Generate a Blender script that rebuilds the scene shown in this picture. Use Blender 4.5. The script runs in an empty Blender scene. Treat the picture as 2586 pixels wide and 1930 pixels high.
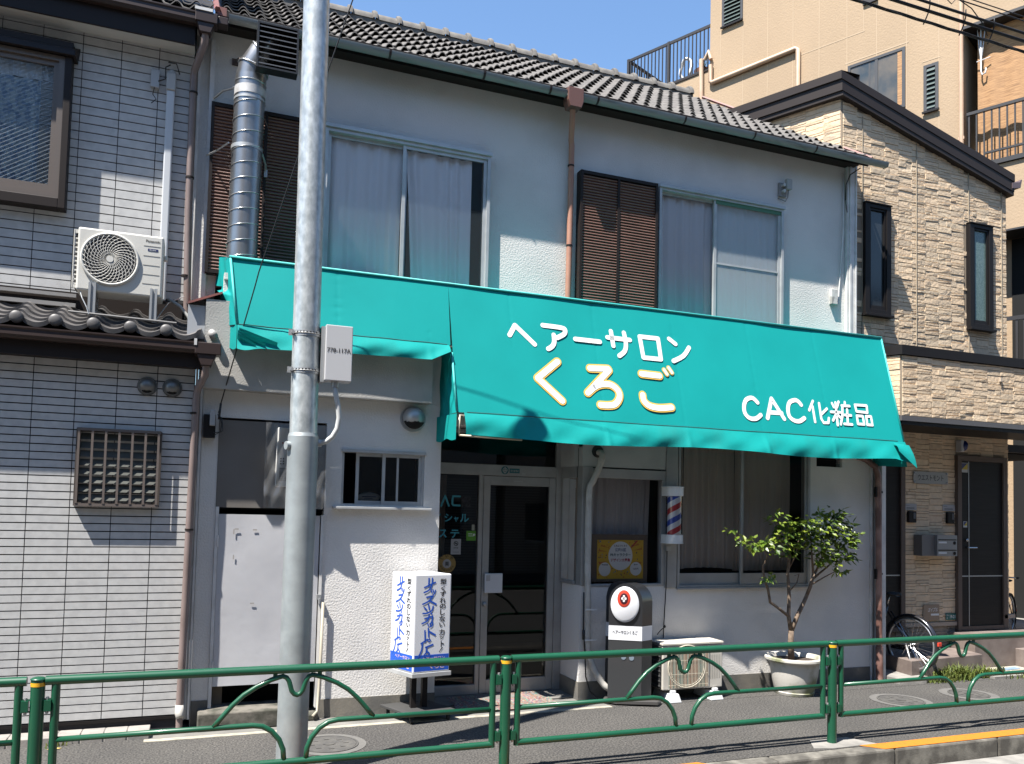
import bpy, bmesh, math, random
from mathutils import Vector, Matrix
random.seed(7)
R = math.radians
SC = bpy.context.scene
COL = SC.collection

# ------------------------------------------------------------------ camera
cd = bpy.data.cameras.new('camera'); cam = bpy.data.objects.new('camera', cd); COL.objects.link(cam)
RR = [[0.9326141251842079, -0.36007873495420056, 0.02396243186066727],
      [0.04053344172707395, 0.038539176079231144, -0.9984346608611362],
      [0.35859159723653933, 0.9321255476280632, 0.05053741040487691]]
rt, up, bk = Vector(RR[0]), -Vector(RR[1]), -Vector(RR[2])
M = Matrix((rt, up, bk)).transposed().to_4x4(); M.translation = Vector((0, 0, 1.96))
cam.matrix_world = M
cd.sensor_width = 36; cd.sensor_fit = 'HORIZONTAL'; cd.lens = 2079/2586*36
cd.shift_y = 210/2586; cd.clip_start = 0.05; cd.clip_end = 2000
SC.camera = cam

# ------------------------------------------------------------------ sky, sun, exposure
SUN = Vector((-0.48, -0.23, 1.0)).normalized()
w = bpy.data.worlds.new('World'); SC.world = w; w.use_nodes = True
nt = w.node_tree; bg = nt.nodes['Background']; sky = nt.nodes.new('ShaderNodeTexSky')
sky.sky_type = 'NISHITA'; sky.sun_disc = False
sky.sun_elevation = math.asin(SUN.z); sky.sun_rotation = math.atan2(SUN.x, SUN.y)
sky.altitude = 50; sky.air_density = 1.35; sky.dust_density = 0.0; sky.ozone_density = 6.5
nt.links.new(sky.outputs[0], bg.inputs[0]); bg.inputs[1].default_value = 0.075
sd = bpy.data.lights.new('sun', 'SUN'); sun = bpy.data.objects.new('sun', sd); COL.objects.link(sun)
sd.energy = 5.0; sd.angle = R(0.5); sd.color = (1.0, 0.955, 0.89)
sun.rotation_euler = SUN.to_track_quat('Z', 'Y').to_euler()
SC.view_settings.view_transform = 'Standard'; SC.view_settings.look = 'None'
SC.view_settings.exposure = 1.6; SC.view_settings.gamma = 1
SC.render.engine = 'CYCLES'
SC.cycles.max_bounces = 8; SC.cycles.transparent_max_bounces = 12

# ------------------------------------------------------------------ materials
MC = {}
ALB = 0.72      # overall level of the base colours against the exposure above
def mat(name, col, rough=0.6, metal=0.0, col2=None, nscale=3.0, ndetail=5.0, lo=0.4, hi=0.65, bump=0.0, bscale=60.0,
        bdist=0.004, coat=0.0, trans=0.0, stretch=None, spec=None, tint=None):
    if name in MC: return MC[name]
    m = bpy.data.materials.new(name); m.use_nodes = True; MC[name] = m
    t = m.node_tree; N = t.nodes; p = N['Principled BSDF']
    p.inputs['Roughness'].default_value = rough; p.inputs['Metallic'].default_value = metal
    if coat: p.inputs['Coat Weight'].default_value = coat; p.inputs['Coat Roughness'].default_value = 0.12
    if spec is not None: p.inputs['Specular IOR Level'].default_value = spec
    tc = N.new('ShaderNodeTexCoord')
    col = tuple(c*ALB for c in col); col2 = None if col2 is None else tuple(c*ALB for c in col2)
    c1 = (*col, 1)
    p.inputs['Base Color'].default_value = c1
    if col2 is not None:
        src = tc.outputs['Object']
        if stretch:
            mp = N.new('ShaderNodeMapping'); mp.inputs['Scale'].default_value = stretch
            t.links.new(src, mp.inputs[0]); src = mp.outputs[0]
        nz = N.new('ShaderNodeTexNoise'); nz.inputs['Scale'].default_value = nscale; nz.inputs['Detail'].default_value = ndetail
        t.links.new(src, nz.inputs['Vector'])
        rp = N.new('ShaderNodeValToRGB'); rp.color_ramp.elements[0].position = lo; rp.color_ramp.elements[1].position = hi
        rp.color_ramp.elements[0].color = c1; rp.color_ramp.elements[1].color = (*col2, 1)
        t.links.new(nz.outputs['Fac'], rp.inputs[0]); out = rp.outputs[0]
        if tint:
            at = N.new('ShaderNodeAttribute'); at.attribute_name = 'tint'
            r2 = N.new('ShaderNodeValToRGB'); r2.color_ramp.interpolation = 'LINEAR'
            while len(r2.color_ramp.elements) < len(tint): r2.color_ramp.elements.new(0.5)
            for i, (e, c) in enumerate(zip(r2.color_ramp.elements, tint)): e.position = i/(len(tint)-1); e.color = (*c, 1)
            t.links.new(at.outputs['Fac'], r2.inputs[0])
            mx = N.new('ShaderNodeMix'); mx.data_type = 'RGBA'; mx.blend_type = 'MULTIPLY'; mx.inputs[0].default_value = 1
            t.links.new(out, mx.inputs[6]); t.links.new(r2.outputs[0], mx.inputs[7]); out = mx.outputs[2]
        t.links.new(out, p.inputs['Base Color'])
    if bump:
        nb = N.new('ShaderNodeTexNoise'); nb.inputs['Scale'].default_value = bscale; nb.inputs['Detail'].default_value = 4
        t.links.new(tc.outputs['Object'], nb.inputs['Vector'])
        bp = N.new('ShaderNodeBump'); bp.inputs['Strength'].default_value = bump; bp.inputs['Distance'].default_value = bdist
        t.links.new(nb.outputs['Fac'], bp.inputs['Height']); t.links.new(bp.outputs[0], p.inputs['Normal'])
    if trans:
        tr = N.new('ShaderNodeBsdfTranslucent'); ms = N.new('ShaderNodeMixShader'); ms.inputs[0].default_value = trans
        if p.inputs['Base Color'].links: t.links.new(p.inputs['Base Color'].links[0].from_socket, tr.inputs[0])
        else: tr.inputs[0].default_value = c1
        o = N['Material Output']; t.links.new(p.outputs[0], ms.inputs[1]); t.links.new(tr.outputs[0], ms.inputs[2]); t.links.new(ms.outputs[0], o.inputs[0])
    return m

def glass(name, tint=(0.9, 0.93, 0.95), rough=0.02, refl=1.0, bump=0.0, bscale=40, haze=0.0, hazecol=(0.6, 0.65, 0.7), ior=1.45):
    if name in MC: return MC[name]
    m = bpy.data.materials.new(name); m.use_nodes = True; MC[name] = m
    t = m.node_tree; N = t.nodes; N.remove(N['Principled BSDF']); o = N['Material Output']
    tr = N.new('ShaderNodeBsdfTransparent'); tr.inputs[0].default_value = (*tint, 1)
    gl = N.new('ShaderNodeBsdfGlossy'); gl.inputs['Roughness'].default_value = rough; gl.inputs[0].default_value = (refl, refl, refl, 1)
    fr = N.new('ShaderNodeFresnel'); fr.inputs[0].default_value = ior
    mx = N.new('ShaderNodeMixShader'); t.links.new(fr.outputs[0], mx.inputs[0]); t.links.new(tr.outputs[0], mx.inputs[1]); t.links.new(gl.outputs[0], mx.inputs[2])
    res = mx.outputs[0]
    if haze:
        df = N.new('ShaderNodeBsdfDiffuse'); df.inputs[0].default_value = (*hazecol, 1)
        m2 = N.new('ShaderNodeMixShader'); m2.inputs[0].default_value = haze
        t.links.new(res, m2.inputs[1]); t.links.new(df.outputs[0], m2.inputs[2]); res = m2.outputs[0]
    if bump:
        tc = N.new('ShaderNodeTexCoord'); nb = N.new('ShaderNodeTexVoronoi'); nb.inputs['Scale'].default_value = bscale
        t.links.new(tc.outputs['Object'], nb.inputs['Vector']); bp = N.new('ShaderNodeBump'); bp.inputs['Strength'].default_value = bump; bp.inputs['Distance'].default_value = 0.003
        t.links.new(nb.outputs['Distance'], bp.inputs['Height']); t.links.new(bp.outputs[0], gl.inputs['Normal']); t.links.new(bp.outputs[0], fr.inputs['Normal'])
    t.links.new(res, o.inputs[0]); return m

STUCCO = mat('stucco_white', (0.80, 0.775, 0.74), 0.85, col2=(0.71, 0.69, 0.66), nscale=2.5, lo=0.45, hi=0.75, bump=0.8, bscale=58, bdist=0.006)
STUCCO_UP = mat('stucco_upper', (0.80, 0.775, 0.735), 0.85, col2=(0.66, 0.645, 0.61), nscale=1.3, lo=0.42, hi=0.72, bump=0.8, bscale=58, bdist=0.006)
SMOOTHW = mat('painted_smooth_wall', (0.68, 0.71, 0.74), 0.7, col2=(0.60, 0.62, 0.64), nscale=2, bump=0.25, bscale=90, bdist=0.003)
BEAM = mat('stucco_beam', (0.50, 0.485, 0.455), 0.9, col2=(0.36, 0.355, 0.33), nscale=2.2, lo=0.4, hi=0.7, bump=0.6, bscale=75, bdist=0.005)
PLINTH = mat('plinth_concrete', (0.13, 0.125, 0.115), 0.9, col2=(0.22, 0.2, 0.165), nscale=4, lo=0.4, hi=0.7, bump=0.4, bscale=50)
ALU = mat('aluminium_frame', (0.60, 0.61, 0.61), 0.4, 0.35, col2=(0.5, 0.51, 0.51), nscale=5)
ALU_D = mat('aluminium_shop_frame', (0.46, 0.46, 0.45), 0.42, 0.4, col2=(0.38, 0.38, 0.37), nscale=4)
WTRIM = mat('white_trim', (0.78, 0.765, 0.74), 0.5, col2=(0.62, 0.61, 0.59), nscale=6)
BROWN = mat('shutter_brown', (0.20, 0.105, 0.08), 0.4, 0.0, col2=(0.16, 0.085, 0.065), nscale=4)
DBROWN = mat('dark_brown_frame', (0.024, 0.018, 0.016), 0.5, spec=0.2)
BLACK = mat('black_trim', (0.014, 0.012, 0.012), 0.5, spec=0.2)
DARK = mat('painted_shade_dark', (0.03, 0.03, 0.032), 0.9)  # only for the board that paints shade below the upper air conditioner
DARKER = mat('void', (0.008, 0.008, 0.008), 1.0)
CURT = mat('white_curtain', (1.22, 1.22, 1.22), 0.9, trans=0.2)
CURTB = mat('beige_sheer_curtain', (0.62, 0.52, 0.44), 0.9, trans=0.2)
CURTG = mat('grey_curtain', (0.62, 0.57, 0.56), 0.9, trans=0.2)
TILE = mat('roof_tile', (0.105, 0.096, 0.088), 0.8, col2=(0.165, 0.152, 0.138), nscale=9, ndetail=8, lo=0.42, hi=0.72, bump=0.3, bscale=60)
RIDGE = mat('ridge_tile', (0.13, 0.12, 0.11), 0.85, col2=(0.22, 0.205, 0.18), nscale=8, ndetail=8, lo=0.4, hi=0.7, bump=0.35, bscale=50)
KAWARA = mat('kawara_tile', (0.085, 0.080, 0.078), 0.5, col2=(0.15, 0.14, 0.135), nscale=6, ndetail=6, bump=0.15, bscale=60)
GUTTERW = mat('gutter_grey', (0.30, 0.32, 0.31), 0.5, col2=(0.14, 0.15, 0.14), nscale=6, lo=0.5, hi=0.8, stretch=(0.6, 1, 6))
GUTTERB = mat('gutter_brown', (0.045, 0.030, 0.027), 0.4, spec=0.3)
COPPER = mat('downpipe_copper', (0.46, 0.23, 0.155), 0.45, col2=(0.40, 0.19, 0.13), nscale=5)
PIPEBR = mat('downpipe_brown', (0.25, 0.19, 0.175), 0.45, col2=(0.20, 0.15, 0.135), nscale=4)
COPPERD = mat('hopper_brown', (0.17, 0.085, 0.065), 0.35)
PINKF = mat('flashing_red', (0.24, 0.07, 0.055), 0.6, col2=(0.16, 0.06, 0.05), nscale=8)
SIDING = mat('siding_grey', (0.60, 0.595, 0.58), 0.75, col2=(0.52, 0.515, 0.505), nscale=14, ndetail=8, bump=0.25, bscale=110, bdist=0.002)
TEAL = mat('awning_teal', (0.004, 0.33, 0.315), 0.7, spec=0.15, col2=(0.003, 0.30, 0.287), nscale=1.4, lo=0.4, hi=0.7, trans=0.05, bump=0.12, bscale=300, bdist=0.001)
TEALV = mat('awning_valance_teal', (0.005, 0.33, 0.31), 0.7, spec=0.15, col2=(0.02, 0.22, 0.20), nscale=2.2, lo=0.5, hi=0.85, trans=0.12, bump=0.2, bscale=7, bdist=0.02, stretch=(1, 1, 0.5))
LETW = mat('letter_white', (0.85, 0.85, 0.84), 0.6)
LETY = mat('letter_yellow', (0.80, 0.50, 0.09), 0.6)
STEEL = mat('spiral_duct_steel', (0.42, 0.42, 0.42), 0.33, 0.9, col2=(0.33, 0.325, 0.32), nscale=5)
GALV = mat('galvanised_steel', (0.70, 0.735, 0.73), 0.38, 0.45, col2=(0.44, 0.475, 0.48), nscale=26, ndetail=8, lo=0.35, hi=0.65, bump=0.1, bscale=40, stretch=(1, 1, 0.55))
GALVP = mat('galvanised_painted', (0.42, 0.455, 0.46), 0.5, 0.4, col2=(0.34, 0.37, 0.375), nscale=7, ndetail=8)
GALVL = mat('galvanised_bracket', (0.50, 0.51, 0.51), 0.45, 0.6)
BOXG = mat('box_light_grey', (0.56, 0.56, 0.57), 0.4)
GREEN = mat('guardrail_green', (0.006, 0.078, 0.038), 0.42, col2=(0.007, 0.09, 0.044), nscale=3, coat=0.2, spec=0.4)
YELL = mat('reflector_yellow', (0.80, 0.42, 0.02), 0.4)
ACW = mat('ac_ivory', (0.72, 0.70, 0.64), 0.45, col2=(0.66, 0.64, 0.58), nscale=3)
ACG = mat('ac_dark_inside', (0.05, 0.05, 0.05), 0.6)
WIRE = mat('cable_black', (0.012, 0.012, 0.013), 0.5)
PVC = mat('pvc_hose', (0.55, 0.53, 0.49), 0.6, col2=(0.44, 0.42, 0.38), nscale=9)
WHITEP = mat('white_plastic', (0.75, 0.76, 0.77), 0.4)
SHEETM = mat('metal_sheet_white', (0.60, 0.60, 0.62), 0.4, 0.0, col2=(0.53, 0.53, 0.55), nscale=2.0, bump=0.35, bscale=2.2, bdist=0.02)
PANELG = mat('panel_grey', (0.16, 0.145, 0.13), 0.65, col2=(0.18, 0.165, 0.15), nscale=3)
LSTONE = mat('ledge_stone', (0.84, 0.67, 0.47), 0.85, col2=(0.69, 0.56, 0.41), nscale=16, ndetail=8, lo=0.35, hi=0.7, bump=0.8, bscale=26, bdist=0.01,
             tint=[(1.0, 0.98, 0.94), (0.82, 0.80, 0.78), (1.1, 1.04, 0.98), (0.92, 0.86, 0.80), (1.05, 1.03, 1.0)])
BEIGE = mat('beige_render', (0.435, 0.315, 0.20), 0.85, col2=(0.395, 0.285, 0.18), nscale=0.8, ndetail=6, bump=0.5, bscale=26, bdist=0.012, stretch=(1, 1, 0.35))
FASC = mat('fascia_brown', (0.036, 0.028, 0.025), 0.5, spec=0.2)
BAMBOO = mat('bamboo_blind', (0.50, 0.28, 0.125), 0.8, col2=(0.27, 0.14, 0.06), nscale=10, ndetail=6, stretch=(0.5, 0.5, 9), bump=0.5, bscale=30)
STEPT = mat('step_tile', (0.16, 0.125, 0.11), 0.6, col2=(0.24, 0.195, 0.17), nscale=5, ndetail=8, lo=0.38, hi=0.66)
CONC = mat('concrete', (0.30, 0.285, 0.26), 0.9, col2=(0.20, 0.19, 0.175), nscale=6, ndetail=8, bump=0.4, bscale=60)
DOORB = mat('door_black', (0.015, 0.013, 0.012), 0.55, spec=0.2, col2=(0.021, 0.018, 0.017), nscale=8, stretch=(0.3, 1, 9))
DOORF = mat('door_frame_brown', (0.14, 0.105, 0.085), 0.6, spec=0.25)
BLUE = mat('sign_blue', (0.015, 0.10, 0.55), 0.4)
SIGNW = mat('sign_white', (0.78, 0.79, 0.82), 0.35)
INKB = mat('ink_black', (0.02, 0.02, 0.022), 0.5)
RED = mat('sign_red', (0.66, 0.06, 0.03), 0.4)
RUBBER = mat('rubber', (0.02, 0.02, 0.02), 0.7)
CHROME = mat('chrome', (0.6, 0.6, 0.61), 0.22, 1.0)
POTM = mat('pot_white_moss', (0.62, 0.59, 0.53), 0.75, col2=(0.22, 0.23, 0.12), nscale=3.0, ndetail=8, lo=0.46, hi=0.62, bump=0.2, bscale=50)
SOIL = mat('soil', (0.05, 0.035, 0.025), 0.95, bump=0.6, bscale=40)
BARK = mat('bark', (0.23, 0.165, 0.115), 0.9, col2=(0.12, 0.085, 0.06), nscale=20, bump=0.5, bscale=40)
LEAF = mat('camellia_leaf', (0.10, 0.175, 0.022), 0.38, col2=(0.20, 0.26, 0.035), nscale=9, lo=0.4, hi=0.6, trans=0.25,
           tint=[(0.55, 0.65, 0.6), (1.0, 1.0, 1.0), (1.5, 1.35, 0.9)])
GRASS = mat('grass', (0.10, 0.15, 0.02), 0.6, col2=(0.18, 0.2, 0.04), nscale=12, trans=0.25)
GLS = glass('window_glass', (0.92, 0.93, 0.94), 0.03, ior=1.25)
GLD = glass('shop_glass_dark', (0.50, 0.51, 0.51), 0.02)
GLF = glass('figured_glass', (0.96, 0.97, 0.98), 0.12, bump=0.3, bscale=70, haze=0.05, hazecol=(0.42, 0.50, 0.56), ior=1.15)
GLN = glass('net_screen', (0.80, 0.83, 0.85), 0.4, refl=0.2, haze=0.30, hazecol=(0.55, 0.60, 0.62), ior=1.1)
PLAST = glass('clear_plastic_sheet', (0.92, 0.92, 0.92), 0.12, bump=0.9, bscale=14, haze=0.08, hazecol=(0.5, 0.5, 0.5))

# ------------------------------------------------------------------ builders
def wl(o):
    v = Vector((0, 0, 0))
    while o is not None: v = v + o.location; o = o.parent
    return v
def set_tags(o, label=None, cat=None, group=None, kind=None):
    if label: o['label'] = label
    if cat: o['category'] = cat
    if group: o['group'] = group
    if kind: o['kind'] = kind
    return o
def thing(name, loc, label, cat, group=None, rz=0.0):
    o = bpy.data.objects.new(name, None); COL.objects.link(o); o.location = loc; o.rotation_euler = (0, 0, rz); o.empty_display_size = 0.1
    return set_tags(o, label, cat, group)
class MB:
    def __init__(s): s.v = []; s.f = []; s.mi = []; s.T = None; s.tint = []; s.cur = 0; s.ct = 0.5
    def add(s, vs, fs):
        b = len(s.v)
        s.v += [tuple(s.T(*p)) if s.T else tuple(p) for p in vs]
        for f in fs: s.f.append([i+b for i in f]); s.mi.append(s.cur); s.tint.append(s.ct)
        return s
    def box(s, x0, x1, y0, y1, z0, z1, skip=''):
        vs = [(x0,y0,z0),(x1,y0,z0),(x1,y1,z0),(x0,y1,z0),(x0,y0,z1),(x1,y0,z1),(x1,y1,z1),(x0,y1,z1)]
        fs = {'b': (0,3,2,1), 't': (4,5,6,7), 'f': (0,1,5,4), 'k': (2,3,7,6), 'l': (3,0,4,7), 'r': (1,2,6,5)}
        return s.add(vs, [f for k, f in fs.items() if k not in skip])
    def quad(s, a, b, c, d): return s.add([a, b, c, d], [(0,1,2,3)])
    def prism(s, poly, y0, y1):      # poly of (x, z) extruded in y
        n = len(poly)
        vs = [(x,y0,z) for x, z in poly] + [(x,y1,z) for x, z in poly]
        fs = [tuple(range(n)), tuple(range(2*n-1, n-1, -1))] + [(i, i+n, (i+1)%n+n, (i+1)%n) for i in range(n)]
        return s.add(vs, fs)
    def slab(s, poly, z0, z1):       # poly of (x, y) extruded in z
        n = len(poly)
        vs = [(x,y,z0) for x, y in poly] + [(x,y,z1) for x, y in poly]
        fs = [tuple(range(n-1,-1,-1)), tuple(range(n, 2*n))] + [(i, (i+1)%n, (i+1)%n+n, i+n) for i in range(n)]
        return s.add(vs, fs)
    def tube(s, pts, r, n=10, caps=True, closed=False):
        pts = [Vector(p) for p in pts]; k = len(pts); rs = r if isinstance(r, (list, tuple)) else [r]*k
        vs = []; fs = []; prev = None
        for i, p in enumerate(pts):
            if closed: d = pts[(i+1) % k] - pts[i-1]
            else: d = pts[min(i+1, k-1)] - pts[max(i-1, 0)]
            d = d.normalized() if d.length > 1e-9 else Vector((0,0,1))
            if prev is None:
                a = Vector((0,0,1)) if abs(d.z) < 0.9 else Vector((1,0,0))
                u = d.cross(a).normalized()
            else: u = (prev - d*prev.dot(d)).normalized()
            prev = u; v = d.cross(u)
            for j in range(n):
                a = 2*math.pi*j/n; q = p + (u*math.cos(a) + v*math.sin(a))*rs[i]; vs.append(tuple(q))
        for i in range(k if closed else k-1):
            i2 = (i+1) % k
            for j in range(n): fs.append((i*n+j, i*n+(j+1)%n, i2*n+(j+1)%n, i2*n+j))
        if caps and not closed: fs.append(tuple(range(n-1,-1,-1))); fs.append(tuple((k-1)*n+j for j in range(n)))
        return s.add(vs, fs)
    def cyl(s, p0, p1, r, n=16): return s.tube([p0, p1], r, n)
    def sphere(s, c, r, n=12, m=8, sc=(1,1,1), half=False):
        vs = []; fs = []
        for i in range(m+1):
            th = math.pi*i/m*(0.5 if half else 1)
            for j in range(n):
                a = 2*math.pi*j/n; vs.append((c[0]+r*sc[0]*math.sin(th)*math.cos(a), c[1]+r*sc[1]*math.sin(th)*math.sin(a), c[2]+r*sc[2]*math.cos(th)))
        for i in range(m):
            for j in range(n): fs.append((i*n+j, (i+1)*n+j, (i+1)*n+(j+1)%n, i*n+(j+1)%n))
        return s.add(vs, fs)
    def lathe(s, prof, c, n=32):     # prof of (r, z)
        vs = []; fs = []; k = len(prof)
        for r, z in prof:
            for j in range(n):
                a = 2*math.pi*j/n; vs.append((c[0]+r*math.cos(a), c[1]+r*math.sin(a), c[2]+z))
        for i in range(k-1):
            for j in range(n): fs.append((i*n+j, i*n+(j+1)%n, (i+1)*n+(j+1)%n, (i+1)*n+j))
        return s.add(vs, fs)
    def disc(s, c, r, nrm=(0,-1,0), n=28, sx=1.0, h=0.0):
        nv = Vector(nrm).normalized(); a = Vector((0,0,1)) if abs(nv.z) < 0.9 else Vector((0,1,0))
        u = a.cross(nv).normalized(); v = nv.cross(u)
        vs = [tuple(Vector(c) + u*math.cos(2*math.pi*j/n)*r*sx + v*math.sin(2*math.pi*j/n)*r) for j in range(n)]
        fs = [tuple(range(n))]
        if h:
            vs += [tuple(Vector(q) - nv*h) for q in vs]; fs += [(j, j+n, (j+1)%n+n, (j+1)%n) for j in range(n)]
        return s.add(vs, fs)
    def grid(s, fn, nu, nv):
        vs = [fn(i/nu, j/nv) for j in range(nv+1) for i in range(nu+1)]
        fs = [(j*(nu+1)+i, j*(nu+1)+i+1, (j+1)*(nu+1)+i+1, (j+1)*(nu+1)+i) for j in range(nv) for i in range(nu)]
        return s.add(vs, fs)
    def wall(s, x0, x1, z0, z1, holes, y, th=0.12):
        xs = sorted({x0, x1, *[min(max(h[i], x0), x1) for h in holes for i in (0, 1)]}); zs = sorted({z0, z1, *[min(max(h[i], z0), z1) for h in holes for i in (2, 3)]})
        def solid(i, j):
            if i < 0 or j < 0 or i >= len(xs)-1 or j >= len(zs)-1: return False
            cx, cz = (xs[i]+xs[i+1])/2, (zs[j]+zs[j+1])/2
            return not any(h[0] < cx < h[1] and h[2] < cz < h[3] for h in holes)
        for i in range(len(xs)-1):
            for j in range(len(zs)-1):
                if not solid(i, j): continue
                a, b, c, d = xs[i], xs[i+1], zs[j], zs[j+1]; y1 = y+th
                s.quad((a,y,c),(b,y,c),(b,y,d),(a,y,d)); s.quad((b,y1,c),(a,y1,c),(a,y1,d),(b,y1,d))
                if not solid(i-1, j): s.quad((a,y1,c),(a,y,c),(a,y,d),(a,y1,d))
                if not solid(i+1, j): s.quad((b,y,c),(b,y1,c),(b,y1,d),(b,y,d))
                if not solid(i, j-1): s.quad((a,y1,c),(b,y1,c),(b,y,c),(a,y,c))
                if not solid(i, j+1): s.quad((a,y,d),(b,y,d),(b,y1,d),(a,y1,d))
        return s
    def frame(s, x0, x1, z0, z1, wd, y0, y1, wb=None, wt=None):   # rectangular frame, rails butted between stiles
        wb = wd if wb is None else wb; wt = wd if wt is None else wt
        s.box(x0, x0+wd, y0, y1, z0, z1); s.box(x1-wd, x1, y0, y1, z0, z1)
        s.box(x0+wd, x1-wd, y0+0.002, y1, z0, z0+wb); s.box(x0+wd, x1-wd, y0+0.002, y1, z1-wt, z1); return s
    def build(s, name, m, parent=None, smooth=False, bevel=0.0, label=None, loc=None, local=False, segs=2, auto=None):
        me = bpy.data.meshes.new(name)
        off = Vector((0,0,0))
        if parent is not None and not local: off = wl(parent)
        elif loc is not None: off = Vector(loc)
        vs = [(v[0]-off.x, v[1]-off.y, v[2]-off.z) for v in s.v]
        me.from_pydata(vs, [], s.f); me.update()
        for mm in (m if isinstance(m, (list, tuple)) else [m]): me.materials.append(mm)
        if any(s.mi): me.polygons.foreach_set('material_index', s.mi)
        if len(set(s.tint)) > 1:
            at = me.attributes.new('tint', 'FLOAT', 'FACE'); at.data.foreach_set('value', s.tint)
        if smooth: me.polygons.foreach_set('use_smooth', [True]*len(me.polygons))
        o = bpy.data.objects.new(name, me); COL.objects.link(o)
        if parent is not None: o.parent = parent
        elif loc is not None: o.location = loc
        if auto: me.set_sharp_from_angle(angle=R(auto))
        if bevel:
            b = o.modifiers.new('bevel', 'BEVEL'); b.width = bevel; b.segments = segs; b.limit_method = 'ANGLE'
        if label: o['label'] = label
        return o

def frameT(o, xd, ud, nd):
    o, xd, ud, nd = Vector(o), Vector(xd).normalized(), Vector(ud).normalized(), Vector(nd).normalized()
    return lambda u, d, v: tuple(o + xd*u + ud*v + nd*d)     # box axes: x -> u, y -> d (along nd), z -> v
FCACHE = {}
def glyphs(ch, size, bold):
    k = (ch, round(size, 4), round(bold, 5))
    if k in FCACHE: return FCACHE[k]
    cu = bpy.data.curves.new('text', 'FONT'); cu.body = ch; cu.size = size; cu.offset = bold; cu.align_x = 'CENTER'; cu.resolution_u = 3
    o = bpy.data.objects.new('text', cu); COL.objects.link(o)
    dg = bpy.context.evaluated_depsgraph_get(); me = bpy.data.meshes.new_from_object(o.evaluated_get(dg))
    vs = [tuple(v.co) for v in me.vertices]; fs = [tuple(p.vertices) for p in me.polygons]
    bpy.data.objects.remove(o); bpy.data.curves.remove(cu); bpy.data.meshes.remove(me)
    FCACHE[k] = (vs, fs); return vs, fs
def text(mb, body, size, T, bold=0.0, w=None, sx=1.0, shear=0.0, h=None):
    """lay flat lettering into mb; T(u, d, v): centre baseline at u=0, v=0; w fits the width"""
    vs, fs = glyphs(body, size, bold)
    if not vs: return
    us = [v[0] for v in vs]; cx = (min(us)+max(us))/2
    k = sx if w is None else w/max(1e-6, max(us)-min(us))
    vv = [v[1] for v in vs]; kv = 1 if h is None else h/max(1e-6, max(vv)-min(vv)); v0 = min(vv) if h is not None else 0
    old = mb.T; mb.T = T; mb.add([((v[0]-cx)*k + shear*v[1], 0, (v[1]-v0)*kv) for v in vs], fs); mb.T = old
def stroke(mb, pts, r, T, flat=0.07, n=10, smooth=3):
    """rounded brush stroke: flattened tube with round ends"""
    P = [Vector((p[0], 0, p[1])) for p in pts]
    if smooth and len(P) > 2 and (P[0]-P[-1]).length > 1e-6:
        out = []
        for i in range(len(P)-1):
            p0, p1, p2, p3 = P[max(i-1,0)], P[i], P[i+1], P[min(i+2,len(P)-1)]
            for q in range(smooth):
                t = q/smooth; out.append(0.5*((2*p1)+(p2-p0)*t+(2*p0-5*p1+4*p2-p3)*t*t+(3*p1-p0-3*p2+p3)*t*t*t))
        out.append(P[-1]); P = out
    old = mb.T; mb.T = T; k = 0           # flat printed paint: every piece a hair above the last
    for i, q in enumerate(P):
        k += 1; dd = k*0.00006; m = 14
        mb.add([(q.x+r*math.cos(2*math.pi*j/m), dd, q.z+r*math.sin(2*math.pi*j/m)) for j in range(m)], [tuple(range(m))])
        if i < len(P)-1:
            k += 1; dd = k*0.00006; t = P[i+1]-q
            if t.length < 1e-6: continue
            n_ = Vector((-t.z, 0, t.x)).normalized()*r; c_ = [q+n_, q-n_, P[i+1]-n_, P[i+1]+n_]
            mb.add([(w_.x, dd, w_.z) for w_ in c_], [(0,1,2,3)])
    mb.T = old
FAC = lambda x, y, z: frameT((x, y, z), (1,0,0), (0,0,1), (0,-1,0))

# =================================================================== SETTING
def structure(name, mb, m, **k):
    o = mb.build(name, m, **k); o['kind'] = 'structure'; return o
def asphalt(name, c1, c2):
    m = mat(name, c1, 0.9, col2=c2, nscale=1.1, ndetail=4, lo=0.35, hi=0.7, bump=0.8, bscale=80, bdist=0.008)
    t = m.node_tree; N = t.nodes; p = N['Principled BSDF']; tc = [n for n in N if n.type == 'TEX_COORD'][0]
    vo = N.new('ShaderNodeTexNoise'); vo.inputs['Scale'].default_value = 62; vo.inputs['Detail'].default_value = 2; t.links.new(tc.outputs['Object'], vo.inputs['Vector'])
    rp = N.new('ShaderNodeValToRGB'); rp.color_ramp.elements[0].position = 0.36; rp.color_ramp.elements[1].position = 0.68
    rp.color_ramp.elements[0].color = (0.45, 0.45, 0.45, 1); rp.color_ramp.elements[1].color = (2.0, 1.95, 1.85, 1)
    t.links.new(vo.outputs['Fac'], rp.inputs[0])
    mx = N.new('ShaderNodeMix'); mx.data_type = 'RGBA'; mx.blend_type = 'MULTIPLY'; mx.inputs[0].default_value = 1
    t.links.new(p.inputs['Base Color'].links[0].from_socket, mx.inputs[6]); t.links.new(rp.outputs[0], mx.inputs[7]); t.links.new(mx.outputs[2], p.inputs['Base Color'])
    return m
ASPH = asphalt('sidewalk_asphalt', (0.050, 0.048, 0.046), (0.068, 0.065, 0.061))
ROADM = asphalt('road_asphalt', (0.055, 0.055, 0.056), (0.07, 0.07, 0.07))
structure('ground', MB().box(-400, 400, -400, 400, -0.6, -0.25), ROADM)
structure('road', MB().box(-60, 60, -4.2, 5.382, -0.24, -0.17), ROADM)
structure('far_pavement', MB().box(-60, 60, -9, -4.21, -0.24, -0.02), ASPH)
structure('sidewalk', MB().slab([(-30, 5.545), (40, 5.545), (40, 7.338), (-0.301, 7.338), (-0.301, 7.414), (-30, 7.414)], -0.24, 0.0), ASPH)
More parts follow.
